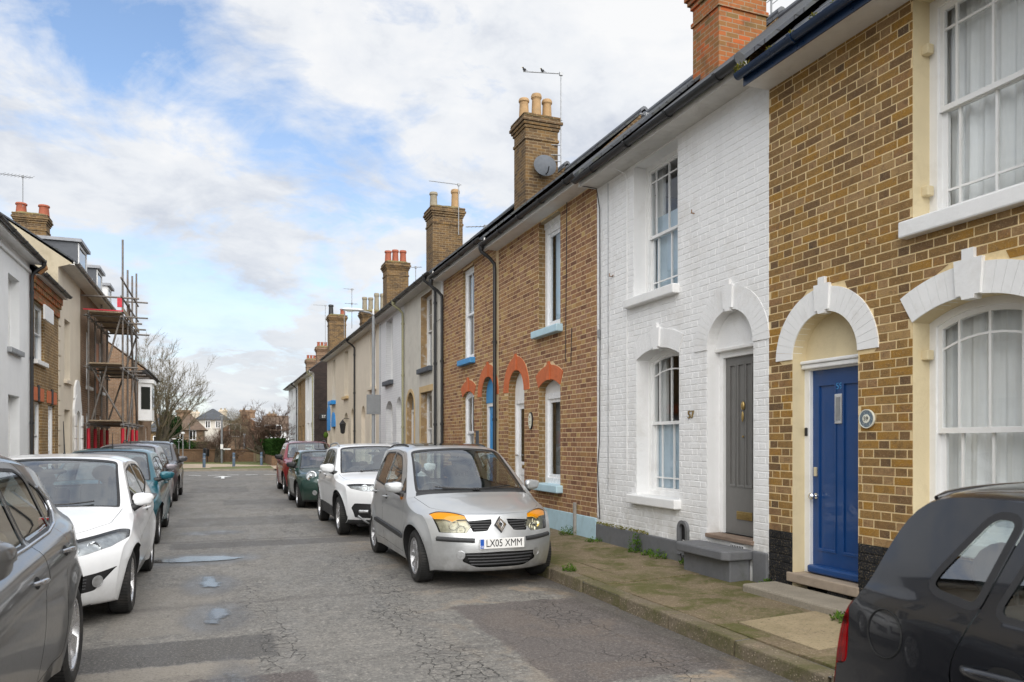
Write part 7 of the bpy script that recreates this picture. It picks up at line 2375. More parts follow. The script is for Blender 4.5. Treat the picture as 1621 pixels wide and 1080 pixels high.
# ============ black supermini, close to the camera on the right
def polo_extra(s):
    s.handles([(-1.03, .93), (-.12, .91)], s.paint, ln=.12, r_=.018)
    s.side_bar(.75, .56, -.92, .57, .014, .035, 'car_plastic', 'side_moulding')
    s.mirrors(.80, 1.0, s.paint, .16, (.09, .115, .085), 'car_trim', .14)
    for sg in (1, -1):      # round fuel flap
        if sg > 0: continue
        k = 40
        A = [s.on_side(-1.475 + .080 * math.cos(2 * math.pi * i / k), .95 + .080 * math.sin(2 * math.pi * i / k), sg, .0015)[0] for i in range(k + 1)]
        s.mb('fuel_flap', MB().tube(A, .0028, 6, False), 'car_seam', None, 60)
    # roof spoiler lip
    pts = [s.on_band(15.0, -.92 + 1.84 * i / 20, .004)[0] for i in range(21)]
    s.mb('spoiler', MB().tube(pts, [.008 + .012 * math.sin(math.pi * i / 20) ** .4 for i in range(21)], 10), s.paint, None, 60)
    s.plate(.72, front=False)
POLO = dict(
    prof=[(1.66, .17, -.26, 0, 0), (1.86, .22, -.30, 0, 0), (1.93, .36, -.32, 0, 0), (1.945, .50, -.34, 0, 0), (1.93, .62, -.36, 0, 0), (1.88, .71, -.40, 0, .0), (1.78, .80, -.42, .01, .03), (1.56, .88, -.40, .03, .05), (1.25, .94, -.30, .035, .06),
          (.96, .985, -.20, .035, .05), (.84, 1.03, -.18, .03, .04), (.22, 1.39, -.12, .025, .03), (-.15, 1.465, -.06, .03, .04), (-.6, 1.485, 0, .03, .045), (-1.0, 1.475, .03, .025, .035), (-1.47, 1.43, .03, .02, .02), (-1.68, 1.13, .08, .02, .02), (-1.80, .97, .11, .01, 0), (-1.88, .74, .15, 0, 0), (-1.92, .5, .18, 0, 0), (-1.76, .2, .16, 0, 0)],
    Wm=.825, kf=.30, kr=.17, x1=.80, x2=-.9, zb=1.06, zbs=-.02, tum=.46, zm=.60, tuck=.07, tin=.03, shoulder=.014, axf=1.13, axr=-1.33, Rw=.30, Ra=.35, flare=.03, xd=.55, t_ws=10.95, spokes=7, sw=.03, rim=.205,
    side=[('window', G_, rpoly([(.42, 1.07), (.16, 1.21, .05), (-.06, 1.33, .08), (-.30, 1.37), (-.26, 1.075)], .03), .004, .02, 'car_trim'),
          ('window', G_, rpoly([(-.34, 1.08), (-.38, 1.375), (-.98, 1.375, .03), (-1.07, 1.10)], .03), .004, .02, 'car_trim'),
          ('quarter_window', G_, rpoly([(-1.155, 1.115, .02), (-1.10, 1.36, .025), (-1.17, 1.365, .04), (-1.305, 1.17, .06), (-1.31, 1.135, .05)], .03), .004, .024, 'car_trim'),
          ('tail_light', 'red_glass', rpoly([(-1.90, 1.10), (-1.69, 1.085), (-1.668, .95), (-1.668, .80), (-1.90, .74)], .03), -.004, .004, 'car_seam'),
          ('door', 'paint', rpoly([(.56, .36), (.62, .98, .05), (.40, 1.12, .05), (.12, 1.29, .08), (-.06, 1.375, .06), (-.31, 1.41, .01), (-.30, .30), (.50, .28)], .06), 0, .004, 'car_seam'),
          ('door', 'paint', rpoly([(-.31, .30), (-.32, 1.41), (-1.05, 1.415), (-1.13, 1.09, .05), (-1.215, .90, .08), (-1.14, .74, .15), (-.95, .54, .1), (-.88, .30)], .04), 0, .005, 'car_seam')],
    band=[('windscreen', G_, rpoly([(9.85, -.84), (9.78, 0, .3), (9.85, .84), (11.02, .90), (11.10, 0, .3), (11.02, -.90)], .06), .003, .028, 'car_trim'),
          ('rear_window', G_, rpoly([(15.1, -.78), (15.1, .78), (16.1, .82), (16.1, -.82)], .06), .003, .02, 'car_trim'),
          ('tailgate', 'paint', rpoly([(14.95, -.90), (14.95, .90), (16.3, .92), (17.0, .70), (18.4, .66), (18.4, -.66), (17.0, -.70), (16.3, -.92)], .05), 0, .005, 'car_seam')]
    + both('tail_light', 'red_glass', rpoly([(16.35, .90, .02), (16.40, .995, .01), (18.35, .995, .01), (18.3, .90, .06), (17.5, .80, .1)], .05), -.004, .004, 'car_seam')
    + both('headlight', 'lamp_glass', rpoly([(4.6, .48), (4.7, .86, .05), (5.8, .90, .04), (5.9, .48)], .05), .001, .008, 'car_trim'),
    extra=[polo_extra])
Car('black hatchback with a red tail light, cropped by the bottom right corner of the picture', 'paint_black', (2.05 + .825, 2.37 - 1.90, 0), POLO, .034)
# ------------------------------------------------------------------ left-hand side
GL = 'houses on the left-hand side'
def simple_front(H, wins, doors, wmat='white_paint', sill=None, dmat='off_white_wood', dep=.15, back='dim_cloth'):
    for op in wins:
        H.window(op, dep, wmat, cols=(.5,))
        H.box('room', back, op.s0, op.s1, dep + .25, dep + .27, op.z0, op.z1)
        if sill: H.box('sill', sill, op.s0 - .08, op.s1 + .08, -.09, dep, op.z0 - .11, op.z0 + .004, None, .012)
    for op in doors:
        H.door(op, dep, wmat, dmat, [(.12, .45, .1, .42), (.55, .88, .1, .42), (.12, .45, .5, .92), (.55, .88, .5, .92)], op.z1 - .004, op.z0 + .02)

H = House(-1, 4.0, 13.6, 5.8, 'pale rendered house nearest the camera on the left, beside the grey hatchback', GL)
w_ = [Op(5.2, 6.3, .95, 2.6), Op(5.2, 6.3, 3.6, 5.2), Op(10.4, 11.5, .95, 2.6), Op(10.4, 11.5, 3.6, 5.2), Op(7.9, 9.0, 3.6, 5.2)]
d_ = [Op(8.0, 8.9, .2, 2.5)]
H.ops = w_ + d_
H.wall('render_cream', reveal=.15); simple_front(H, w_, d_, sill='white_paint')
H.roof(.25, 36, 3.3, 'slate_rows')
H = House(-1, 13.6, 20.93, 5.86, 'white pebbledashed house at the left edge with a black gutter', GL)
w_ = [Op(18.95, 19.95, .95, 2.62), Op(18.95, 19.95, 3.63, 5.22), Op(15.4, 16.4, .95, 2.62), Op(15.4, 16.4, 3.63, 5.22)]
d_ = [Op(17.2, 18.1, .2, 2.5)]
H.ops = w_ + d_
H.wall('render_white', reveal=.2); simple_front(H, w_, d_, sill='grey_metal', dep=.18, back='curtain_cloth')
H.roof(.26, 36, 3.3, 'slate_rows', fascia='white_paint')
H.box('cornice', 'white_paint', 13.6, 20.9, -.05, 0, 5.60, 5.68, None, .02)
H.downpipe(20.86, 'black_gutter')
H.b('gutter_debris', MB().tube([H.P(20.9, -.30, 5.86), H.P(20.9, -.34, 5.75), H.P(20.92, -.2, 5.62)], .05, 7), 'rust_iron')

H = House(-1, 20.93, 24.34, 5.62, 'small brown brick house with red brick cornice between the white and the cream house', GL)
w_ = [Op(21.40, 22.55, 3.62, 5.02), Op(21.40, 22.25, .95, 2.60)]
d_ = [Op(23.0, 23.9, .2, 2.58)]
H.ops = w_ + d_
H.wall('far_stock', reveal=.1)
simple_front(H, w_, [], sill='white_paint', dep=.07, back='blind_cloth')
H.door(d_[0], .07, 'white_paint', 'white_plastic', [(.12, .88, .5, .92), (.12, .88, .1, .42)], 2.57, .2)
for k in range(15):
    H.box('dentil', 'chimney_red', 20.98 + k * .226, 21.09 + k * .226, -.10, .0, 5.28, 5.40)
H.box('brick_band', 'chimney_red', 20.94, 24.33, -.05, 0, 5.06, 5.27)
H.box('brick_band', 'chimney_red', 20.94, 24.33, -.12, 0, 5.41, 5.60)
for c in (21.82, 23.45):
    H.box('lintel', 'terracotta_paint', c - .62, c - .12, -.02, 0, 2.62, 2.95, None, .01)
    H.box('lintel', 'terracotta_paint', c + .12, c + .62, -.02, 0, 2.62, 2.95, None, .01)
    H.box('keystone', 'sign_black', c - .11, c + .11, -.03, 0, 2.60, 3.02, None, .01)
H.b('window_vent', MB().fbox(H.P, 21.45, 22.5, -.22, -.18, 4.62, 4.98), 'white_paint')
H.roof(.25, 34, 3.3, 'slate_rows', gut='black_gutter')

# tall cream house with raised quoins, its gable standing above the brick one
H = House(-1, 24.34, 27.95, 6.62, 'tall cream rendered house with raised quoins and a grey box dormer', GL)
w_ = [Op(25.25, 26.15, 3.42, 5.20), Op(25.25, 26.15, .9, 2.56)]
d_ = [Op(26.85, 27.65, .2, 2.6, .38, 11)]
H.ops = w_ + d_
H.wall('render_cream', reveal=.22)
simple_front(H, w_, [], wmat='off_white_wood', sill='render_cream', dep=.20)
H.door(d_[0], .16, 'white_paint', 'grey_door_paint', [(.12, .88, .1, .9)], 2.2, .2)
A = Op(26.55, 27.93, .1, 3.12, .5, 13); 
H.b('door_surround', MB().ring(H.P, A.outline(), Op(26.86, 27.64, .1, 2.595, .38, 13).outline(), -.06, 0), 'white_paint')
for k, wd in enumerate((.20, .30, .20, .30, .20, .30)):
    H.b('surround_block', MB().fbox(H.P, 26.52 - wd * .2, 26.80, -.10, -.06, .2 + k * .38, .55 + k * .38), 'white_paint')
    H.b('surround_block', MB().fbox(H.P, 27.70, 27.93, -.10, -.06, .2 + k * .38, .55 + k * .38), 'white_paint')
H.b('surround_crown', MB().prism(H.P, [(26.7, 2.95), (27.8, 2.95), (27.7, 3.35), (27.4, 3.55), (27.1, 3.55), (26.8, 3.35)], -.05, 0), 'white_paint')
for k in range(13):
    ln = .34 if k % 2 else .24
    H.b('quoin', MB().fbox(H.P, 24.342, 24.342 + ln, -.025, 0, .25 + k * .42, .25 + k * .42 + .38), 'render_cream', None, None, .008)
H.roof(.42, 33, 3.4, 'slate_rows', gut='grey_metal', fascia='soffit_paint')
rd, rz_ = H.ridge
b = MB(); b.add([(WL + .002, 24.33, 5.0), (WL - 6.5, 24.33, 5.0), (WL - 6.8, 24.33, 6.60), (WL - rd, 24.33, rz_ - .06), (WL + .36, 24.33, 6.62), (WL + .002, 24.33, 6.5)], [(0, 1, 2, 3, 4, 5)])
b.build('gable_wall', MT['gable_render'], H.o)
def dormer(H, y0, y1, d0, d1, z0, z1, mat, top, wmat='white_paint'):
    P = H.P
    m = MB().fbox(P, y0, y1, d0, d1, z0, z1)
    o = H.b('dormer', m, mat)
    H.b('dormer_roof', MB().fbox(P, y0 - .08, y1 + .08, d0 - .12, d1, z1 + .002, z1 + .10), top, o)
    op = Op(y0 + .15, y1 - .15, z0 + .45, z1 - .10)
    H.b('dormer_frame', MB().ring(P, Op(y0 + .03, y1 - .03, z0 + .3, z1 - .02).outline(), op.outline(), d0 - .03, d0 - .002), wmat, o)
    H.b('pane', MB().add([P(op.s0, d0 - .01, op.z0), P(op.s1, d0 - .01, op.z0), P(op.s1, d0 - .01, op.z1), P(op.s0, d0 - .01, op.z1)], [(0, 1, 2, 3)]), 'car_glass_dark', o)
    return o
dormer(H, 26.7, 28.3, -.12, 3.0, 6.7, 7.78, 'dormer_grey', 'lead_flashing')
H = House(-1, 27.95, 34.6, 6.62, 'brown brick house behind the scaffold with dormers in its roof', GL)
w_ = [Op(29.1, 30.0, 3.5, 5.4), Op(29.1, 30.0, .9, 2.6), Op(32.2, 33.1, 3.5, 5.4)]
d_ = [Op(31.0, 31.9, .2, 2.6), Op(32.2, 33.2, .2, 2.6)]
H.ops = w_ + d_
H.wall('far_brown_brick', reveal=.12)
simple_front(H, w_, [], sill='white_paint', dep=.08)
H.door(d_[0], .08, 'white_paint', 'orange_board', [(.12, .88, .1, .9)], 2.59, .2)
H.door(d_[1], .08, 'white_paint', 'orange_board', [(.12, .88, .1, .9)], 2.59, .2)
H.box('orange_panel', 'orange_board', 31.0, 31.7, -.03, 0, 3.4, 5.2)
H.roof(.42, 33, 3.4, 'slate_rows', gut='grey_metal', fascia='soffit_paint')
dormer(H, 30.5, 31.8, -.12, 3.0, 6.7, 7.78, 'dormer_grey', 'lead_flashing')
dormer(H, 33.3, 34.4, -.12, 3.0, 6.7, 7.70, 'white_paint', 'lead_flashing')
chimney(H, -6.75, 34.1, 1.05, .75, 8.0, 10.35, 'chimney_stock', pots=(('red_pot', .42, .19), ('red_pot', .42, .19)), cap='lichen_cap', corbel=3)
aerial((-7.05, 34.0, 10.35), 1.5, 'dark aerial on the red-pot chimney at the left', .8, R(215), -.15, 9, .5, 'lamp_grey', .35)
H.b('chimney_stub', MB().lathe([(.12, 7.4), (.11, 7.9)], H.P(33.0, 1.0, 0), 'z', 12), 'red_pot')

H = House(-1, 43.6, 52.5, 5.35, 'brick end house on the left with a white oriel bay window', GL, L=-4.0)
w_ = [Op(49.0, 50.2, 3.3, 4.9), Op(49.0, 50.2, .9, 2.5)]
H.ops = w_
H.wall('far_brown_brick', reveal=.1); simple_front(H, w_, [], sill='white_paint', dep=.08)
H.roof(.45, 37, 3.2, 'brown_tile_rows', fascia='black_gutter', gut='black_gutter')
rd, rz_ = H.ridge
b = MB(); b.add([(-4.0, 43.58, 0), (-10.4, 43.58, 0), (-10.4, 43.58, 5.3), (-4.0 - rd, 43.58, rz_ - .06), (-3.6, 43.58, 5.36), (-4.0, 43.58, 5.3)], [(0, 1, 2, 3, 4, 5)])
b.build('gable_wall', MT['far_brown_brick'], H.o)
pl = [(44.6, 0), (45.0, -.62), (46.6, -.62), (47.0, 0)]
P3 = lambda a, d, z: H.P(a, z, d)
bay = H.b('bay_window', MB().prism(P3, pl, 2.75, 4.75), 'white_paint')
H.b('bay_cornice', MB().prism(P3, [(44.5, 0), (44.95, -.72), (46.65, -.72), (47.1, 0)], 4.752, 4.95), 'white_paint', bay)
for (a, c) in ((( 44.68, -.12), (44.94, -.54)), ((45.15, -.632), (45.72, -.632)), ((45.88, -.632), (46.45, -.632))):
    u = Vector((c[0] - a[0], c[1] - a[1])).normalized(); nn_ = Vector((-u.y, u.x)) * -.012 if a[0] < 45 else Vector((0, 0))
    q_ = [H.P(a[0] - (.02 if a[0] < 45 else 0), a[1] - (.01 if a[0] < 45 else 0), z) for z in (3.35, 4.55)]; r_ = [H.P(c[0] - (.02 if a[0] < 45 else 0), c[1] - (.01 if a[0] < 45 else 0), z) for z in (3.35, 4.55)]
    H.b('pane', MB().add([q_[0], r_[0], r_[1], q_[1]], [(0, 1, 2, 3)]), 'car_glass_dark', bay)

# ------------------------------------------------------------------ scaffold
sc_ = thing('scaffold', 'tubular steel scaffold with plank decks and red padded feet in front of the brick house', 'scaffold', (-3.5, 30.2, 0.1))
def pole(a, c, r_=.031, nm='tube'):
    return MB().tube([a, c], r_, 8).build(nm, MT['scaffold_tube'], sc_, 50)
XI, XO = -3.98, -2.98
ys_ = [28.05, 29.5, 31.0, 32.5]
tops_o = [8.3, 7.6, 7.7, 8.1]; tops_i = [5.9, 5.95, 7.0, 6.0]
for y, to, ti in zip(ys_, tops_o, tops_i):
    pole((XO, y, .1), (XO, y, to), nm='standard'); pole((XI, y, .1), (XI, y, ti), nm='standard')
    for x in (XO, XI):
        MB().tube([(x, y, .14), (x, y, 2.05)], .055, 10).build('padded_sleeve', MT['red_plastic'], sc_, 50)
        MB().box(x - .08, x + .08, y - .08, y + .08, .10, .115).build('base_plate', MT['galvanised'], sc_)
for z in (2.16, 4.02, 5.70, 6.35, 6.95):
    for x in (XI, XO):
        if z > 5.8 and x == XI: continue
        pole((x, 27.6, z), (x, 33.2, z), nm='ledger')
    for y in ys_:
        if z < 5.8: pole((XI - .15, y + .05, z + .05), (XO + (.45 if z > 4 else .25), y + .05, z + .05), nm='transom_tube')
        elif y > 32: pole((XI + .4, y + .05, z + .05), (XO + .4, y + .05, z + .05), nm='transom_tube')
for z in (2.28, 4.14, 5.82):
    for k in range(4):
        MB().box(XI + .06 + k * .235, XI + .06 + k * .235 + .225, 27.7, 33.0, z, z + .04).build('plank', MT['timber_board'], sc_)
MB().box(XI - .1, XO + .05, 27.68, 27.71, 5.865, 5.90).build('toe_board', MT['red_plastic'], sc_)
MB().box(XO + .03, XO + .06, 27.7, 33.0, 5.86, 6.0).build('toe_board', MT['timber_board'], sc_)
MB().box(XO - .12, XO + .02, 27.66, 27.70, 6.0, 6.3).build('warning_tag', MT['red_plastic'], sc_)
pole((XI + .1, 27.98, 2.3), (XO - .05, 27.98, 5.75), nm='brace'); pole((XO + .03, 28.1, .6), (XO + .03, 32.4, 5.2), nm='brace'); pole((XO + .05, 32.4, 2.2), (XO + .05, 29.4, 6.4), nm='brace')
pole((XI, 28.1, 4.2), (XO, 28.1, 2.3), nm='brace'); pole((XI, 32.6, 2.3), (XO, 32.6, 5.7), nm='brace')
pole((XI - .2, 27.9, 6.35), (XO + .5, 27.9, 6.35), nm='guard_rail')
r2 = random.Random(9)
for y in ys_:
    for x in (XI, XO):
        for z in (2.16, 4.02, 5.70):
            MB().box(x - .045, x + .045, y - .045, y + .045, z - .05, z + .05).build('coupler', MT['lamp_grey'], sc_, None, .01)

# ------------------------------------------------------------------ street lamp and its parking sign, right-hand pavement
lx, ly = 4.35, 27.6
p_ = at_px(591, 700, 1.0)
k_ = 23.2
lx, ly = p_.x * k_, k_
L_ = thing('street_lamp', 'grey street lamp with a white lantern and a small square sign on its post', 'lamp', (lx, ly, .12))
MB().lathe([(.085, .10), (.085, 1.0), (.055, 1.05), (.045, 5.45)], (lx, ly, 0), 'z', 14).build('post', MT['lamp_grey'], L_, 40)
MB().tube([(lx, ly, 5.4), (lx, ly, 5.5), (lx - .12, ly, 5.56), (lx - .45, ly, 5.60)], .03, 8).build('arm', MT['lamp_grey'], L_, 50)
m = MB().ball((lx - .62, ly, 5.62), (.34, .10, .05), 16, 8); m.build('lantern', MT['lamp_white'], L_, 60)
MB().ball((lx - .70, ly, 5.595), (.18, .07, .04), 12, 6).build('lens', MT['plaque_pale'], L_, 60)
MB().tube([(lx, ly, 5.5), (lx, ly, 5.68)], .03, 8).build('photocell', MT['lamp_white'], L_, 50)
MB().box(lx - .22, lx + .22, ly - .07, ly - .055, 2.45, 3.05).build('sign_plate', MT['lamp_grey'], L_, None, .01)
# ------------------------------------------------------------------ the far end of the street
for i, (x, y) in enumerate([(-.83, 48.2), (.84, 49.9), (2.56, 51.8)]):
    t = thing('bollard', ['blue bollard at the left end of the verge', 'blue bollard in the middle of the verge', 'blue bollard at the right end of the verge'][i], 'bollard', (x, y, .09), 0, 'blue bollards on the verge')
    MB().lathe([(.085, .09), (.085, .74), (.07, .76), (.07, .80), (.095, .83), (.08, .93), (.0, .96)], (x, y, 0), 'z', 14).build('post', MT['bollard_blue'], t, 40)
    MB().lathe([(.088, .60), (.088, .66)], (x, y, 0), 'z', 14, False, False).build('reflective_band', MT['galvanised'], t, 40)
# low brick garden wall
gw = thing('garden_wall', 'low reddish-brown brick garden wall across the end of the street', 'wall', (-2, 62.5, .05))
MB().box(-14, 4.6, 62.3, 62.55, .0, 1.0).build('brickwork', MT['wall_brown'], gw)
MB().box(-14, 4.6, 62.25, 62.6, 1.002, 1.07).build('coping', MT['wall_brown'], gw)
for x in (-9, -4, .6, 4.2): MB().box(x - .2, x + .2, 62.18, 62.66, 0, 1.18).build('pier', MT['wall_brown'], gw)
fn_ = thing('wooden_gate', 'pale wooden garden gate and posts right of the garden wall', 'gate', (3.2, 60.6, .09))
for x in (2.5, 3.3, 4.1): MB().box(x - .07, x + .07, 60.5, 60.65, .08, 1.6).build('post', MT['timber_board'], fn_)
for k in range(9): MB().box(2.62 + k * .075, 2.68 + k * .075, 60.54, 60.58, .15, 1.35).build('board', MT['olive_pipe'], fn_)
for k in range(9): MB().box(3.42 + k * .075, 3.48 + k * .075, 60.54, 60.58, .15, 1.25).build('board', MT['timber_board'], fn_)
# bins, posts
bn = thing('litter_bin', 'small dark litter bin on a post by the garden wall', 'bin', (-.9, 60.4, .1))
MB().lathe([(.2, .55), (.23, 1.05), (.2, 1.12), (0, 1.16)], (-.9, 60.4, 0), 'z', 12).build('bucket', MT['sign_black'], bn, 40)
MB().tube([(-.98, 60.4, .09), (-.98, 60.4, .6)], .035, 6).build('leg', MT['sign_black'], bn); MB().tube([(-.82, 60.4, .09), (-.82, 60.4, .6)], .035, 6).build('leg', MT['sign_black'], bn)
for i, (px, ytop, Y, hh, lab) in enumerate([(269, 695, 57, 0, 'slim grey post with a white cap at the far left of the verge'), (283, 700, 60, 0, 'thin grey post between two taller posts by the path'), (289.5, 686, 55, 1, 'grey lamp post with a pale round lantern beside the path'), (300, 672, 64, 0, 'tall dark pole in front of the far brick house'), (351, 659, 58, 0, 'tall dark telegraph pole behind the middle bollard'), (387, 688, 66, 0, 'thin dark pole near the wooden gate')]):
    p = at_px(px, ytop, Y)
    t = thing('post', lab, 'post', (p.x, p.y, .09), 0, 'posts at the far end')
    MB().tube([(p.x, p.y, .05), (p.x, p.y, p.z)], .04 if i < 4 else .07, 8).build('shaft', MT['galvanised' if i < 3 else 'lamp_grey'], t, 50)
    if i in (0, 2): MB().ball((p.x + (.25 if i == 0 else 0), p.y, p.z), (.16, .1, .05) if i == 0 else (.13, .13, .09), 10, 6).build('lantern', MT['lamp_white'], t, 60)
    else: MB().box(p.x - .1, p.x + .1, p.y - .1, p.y + .1, p.z, p.z + .06).build('cap', MT['galvanised'], t)
    if i == 4:
        MB().box(p.x - .09, p.x + .09, p.y - .12, p.y - .09, 1.1, 1.45).build('notice', MT['sign_white'], t)
        MB().box(p.x + .1, p.x + .6, p.y - .12, p.y - .09, 1.05, 1.15).build('finger_sign', MT['sign_white'], t)

# ---- bare trees
def limb_tree(label, base, trunk_r, h, seed, spread=.55, levels=5, lean=(0, 0), twig='twig_dark', stems=1, upb=.25, wig=.22, start=.28, name='bare_tree', dens=1.0, twr=.02):
    q = random.Random(seed)
    t = thing(name, label, 'tree', base)
    tr, tw = MB(), MB()
    B = Vector(base)
    def grow(p, d, ln, r, lev):
        k = 4 if lev < 2 else 3
        pts = [p.copy()]; rs = [r]
        dd = d.copy()
        for i in range(k):
            dd = (dd + Vector((q.uniform(-1, 1), q.uniform(-1, 1), q.uniform(-.6, .9))) * wig).normalized()
            pts.append(pts[-1] + dd * ln / k); rs.append(r * (1 - .45 * (i + 1) / k))
        (tr if lev < 2 else tw).tube(pts, rs, 7 if lev < 2 else (5 if lev < 4 else 3), False)
        if lev >= levels: return
        nb = q.choice((2, 3, 3)) if lev > 0 else q.choice((3, 4))
        if lev >= 3: nb = int(nb * dens + q.random())
        for j in range(nb):
            i = q.randint(max(1, k - 2), k) if lev > 0 else q.randint(k - 2, k)
            f = pts[i]
            ax = dd.orthogonal().normalized(); ax.rotate(Matrix.Rotation(q.uniform(0, 6.28), 3, dd))
            nd = (dd + ax * math.tan(spread * q.uniform(.55, 1.35)) + Vector((0, 0, upb))).normalized()
            grow(f, nd, ln * q.uniform(.62, .82), max(rs[i] * q.uniform(.5, .72), twr * .35), lev + 1)
        for j in range(2 if lev >= 1 else 0):     # small side shoots
            i = q.randint(1, k - 1)
            ax = dd.orthogonal().normalized(); ax.rotate(Matrix.Rotation(q.uniform(0, 6.28), 3, dd))
            grow(pts[i], (dd * .5 + ax + Vector((0, 0, .2))).normalized(), ln * .35, max(rs[i] * .3, twr * .3), max(lev + 2, levels - 1))
    for sidx in range(stems):
        a = 6.28 * sidx / max(1, stems) + q.uniform(0, 1)
        d0 = Vector((lean[0] + (.35 * math.cos(a) if stems > 1 else 0), lean[1] + (.35 * math.sin(a) if stems > 1 else 0), 1)).normalized()
        grow(B + Vector((.1 * math.cos(a), .1 * math.sin(a), -.1)) if stems > 1 else B + Vector((0, 0, -.1)), d0, h * start, trunk_r, 0)
    tr.build('trunk', MT['bark'], t, 60)
    tw.build('crown', MT[twig], t)
    return t
p = at_px(240, 735, 58)
limb_tree('big bare spreading tree at the end of the street behind the left-hand houses', (p.x, 58, .05), .24, 10.6, 41, .40, 7, (.16, 0), 'twig_dark', 5, .10, .13, .27, dens=.82, twr=.022)
p = at_px(226, 735, 66)
limb_tree('second bare tree half hidden behind the white oriel bay', (p.x - .5, 66, .05), .22, 9.0, 23, .45, 6, (.05, 0), 'twig_dark', 2, .14, .16, .28, dens=1.1, twr=.03)
p = at_px(345, 735, 60)
limb_tree('reddish pollarded bare tree behind the middle bollard', (p.x, 60, .05), .16, 4.6, 8, .6, 5, (-.1, 0), 'twig_brown', 3, .1, .3, .26, dens=1.2, twr=.02)
p = at_px(437, 735, 58)
limb_tree('bare crooked tree standing behind the hedge at the right', (p.x, 58.5, .05), .24, 6.6, 31, .62, 6, (-.15, 0), 'twig_brown', 2, .02, .28, .30, dens=1.1, twr=.025)
p = at_px(408, 735, 66)
limb_tree('thicket-like bare tree between the round bush and the hedge', (p.x, 66, .05), .12, 5.0, 17, .7, 5, (0, 0), 'twig_brown', 5, .1, .3, .24, dens=1.3, twr=.02)
def leafy(name, label, cat, c, r, nl, mat, seed, lw=.12, bare=False, trunk=None):
    q = random.Random(seed)
    t = thing(name, label, cat, (c[0], c[1], .05))
    b = MB()
    lobes = [(Vector((q.uniform(-.6, .6) * r[0], q.uniform(-.6, .6) * r[1], q.uniform(-.5, .6) * r[2])), q.uniform(.35, .6)) for _ in range(9)]
    C = Vector(c)
    for i in range(nl):
        lo, f = q.choice(lobes)
        d = Vector((q.gauss(0, 1), q.gauss(0, 1), q.gauss(0, 1))).normalized()
        p = C + lo + Vector((d.x * r[0], d.y * r[1], d.z * r[2])) * f * q.random() ** .4
        if p.z < .1: continue
        u = Vector((q.gauss(0, 1), q.gauss(0, 1), q.gauss(0, 1))).normalized(); v = u.orthogonal().normalized()
        if bare:
            b.add([tuple(p), tuple(p + (d * .7 + u * .4) * lw * 3 + v * lw * .12), tuple(p + (d * .7 + u * .4) * lw * 3)], [(0, 1, 2)])
        else:
            b.add([tuple(p - u * lw), tuple(p + v * lw * .6), tuple(p + u * lw), tuple(p - v * lw * .6)], [(0, 1, 2, 3)])
    b.build('crown', MT[mat], t)
    tb = MB()
    for k in range(5):
        a = q.uniform(0, 6.28)
        tb.tube([(c[0] + .1 * math.cos(a), c[1] + .1 * math.sin(a), .0), (c[0] + .4 * r[0] * math.cos(a), c[1] + .4 * r[1] * math.sin(a), c[2])], [.07, .03], 6)
    tb.build('trunk', MT['bark'], t, 60)
    return t
p = at_px(374, 676, 70); leafy('round_bush', 'large dark rounded leafless bush in front of the tiled house', 'bush', (p.x, 70, p.z - .2), (1.45, 1.3, 1.6), 9000, 'twig_dark', 3, .12, True)
p = at_px(300, 705, 66); leafy('evergreen_shrub', 'dark green shrub below the far brick house window', 'shrub', (p.x + .3, 66, 1.0), (1.8, .8, .8), 2600, 'evergreen_leaf', 4)
p = at_px(271, 690, 68); leafy('ivy_bush', 'tall ivy-green bush left of the far brick house', 'bush', (p.x, 68, 2.0), (.9, .8, 2.0), 2600, 'evergreen_leaf', 5)
p = at_px(318, 707, 65); leafy('evergreen_shrub', 'rounded green shrub behind the middle of the garden wall', 'shrub', (p.x, 65, 1.0), (1.2, .8, .75), 1700, 'hedge_leaf', 6)
p = at_px(338, 700, 64); leafy('bare_bush', 'brownish leafless bush behind the garden wall', 'bush', (p.x, 64.5, 1.3), (1.3, .9, 1.2), 4500, 'twig_brown', 7, .12, True)
p = at_px(405, 690, 72); leafy('bare_bush', 'reddish leafless bush beside the large dark bush', 'bush', (p.x, 72, 1.9), (1.7, 1.2, 1.7), 6000, 'twig_brown', 8, .13, True)
# hedge above a low wall on the right
hd = thing('hedge', 'clipped green hedge on a low brick wall at the far right', 'hedge', (4.5, 56, .1))
q = random.Random(12)
b = MB()
for i in range(16000):
    f = q.random()
    x = 3.15 + .8 * q.random() + (f * 0); y = 50.5 + 20 * f; z = .75 + 1.05 * q.random() ** .7
    face = q.random()
    if face < .45: x = 3.15 + q.uniform(-.04, .04)
    elif face < .7: z = 1.78 + q.uniform(-.08, .06)
    elif face < .85: y = 50.5 + q.uniform(-.05, .05)
    u = Vector((q.gauss(0, 1), q.gauss(0, 1), q.gauss(0, 1))).normalized(); v = u.orthogonal()
    b.add([(x - u.x * .06, y - u.y * .06, z - u.z * .06), (x + v.x * .04, y + v.y * .04, z + v.z * .04), (x + u.x * .06, y + u.y * .06, z + u.z * .06), (x - v.x * .04, y - v.y * .04, z - v.z * .04)], [(0, 1, 2, 3)])
b.build('foliage', MT['hedge_leaf'], hd)
MB().box(3.25, 3.9, 50.6, 70.4, .6, 1.7).build('stems', MT['evergreen_leaf'], hd)
MB().box(3.12, 4.0, 50.45, 70.5, .0, .72).build('low_wall', MT['wall_brown'], hd)

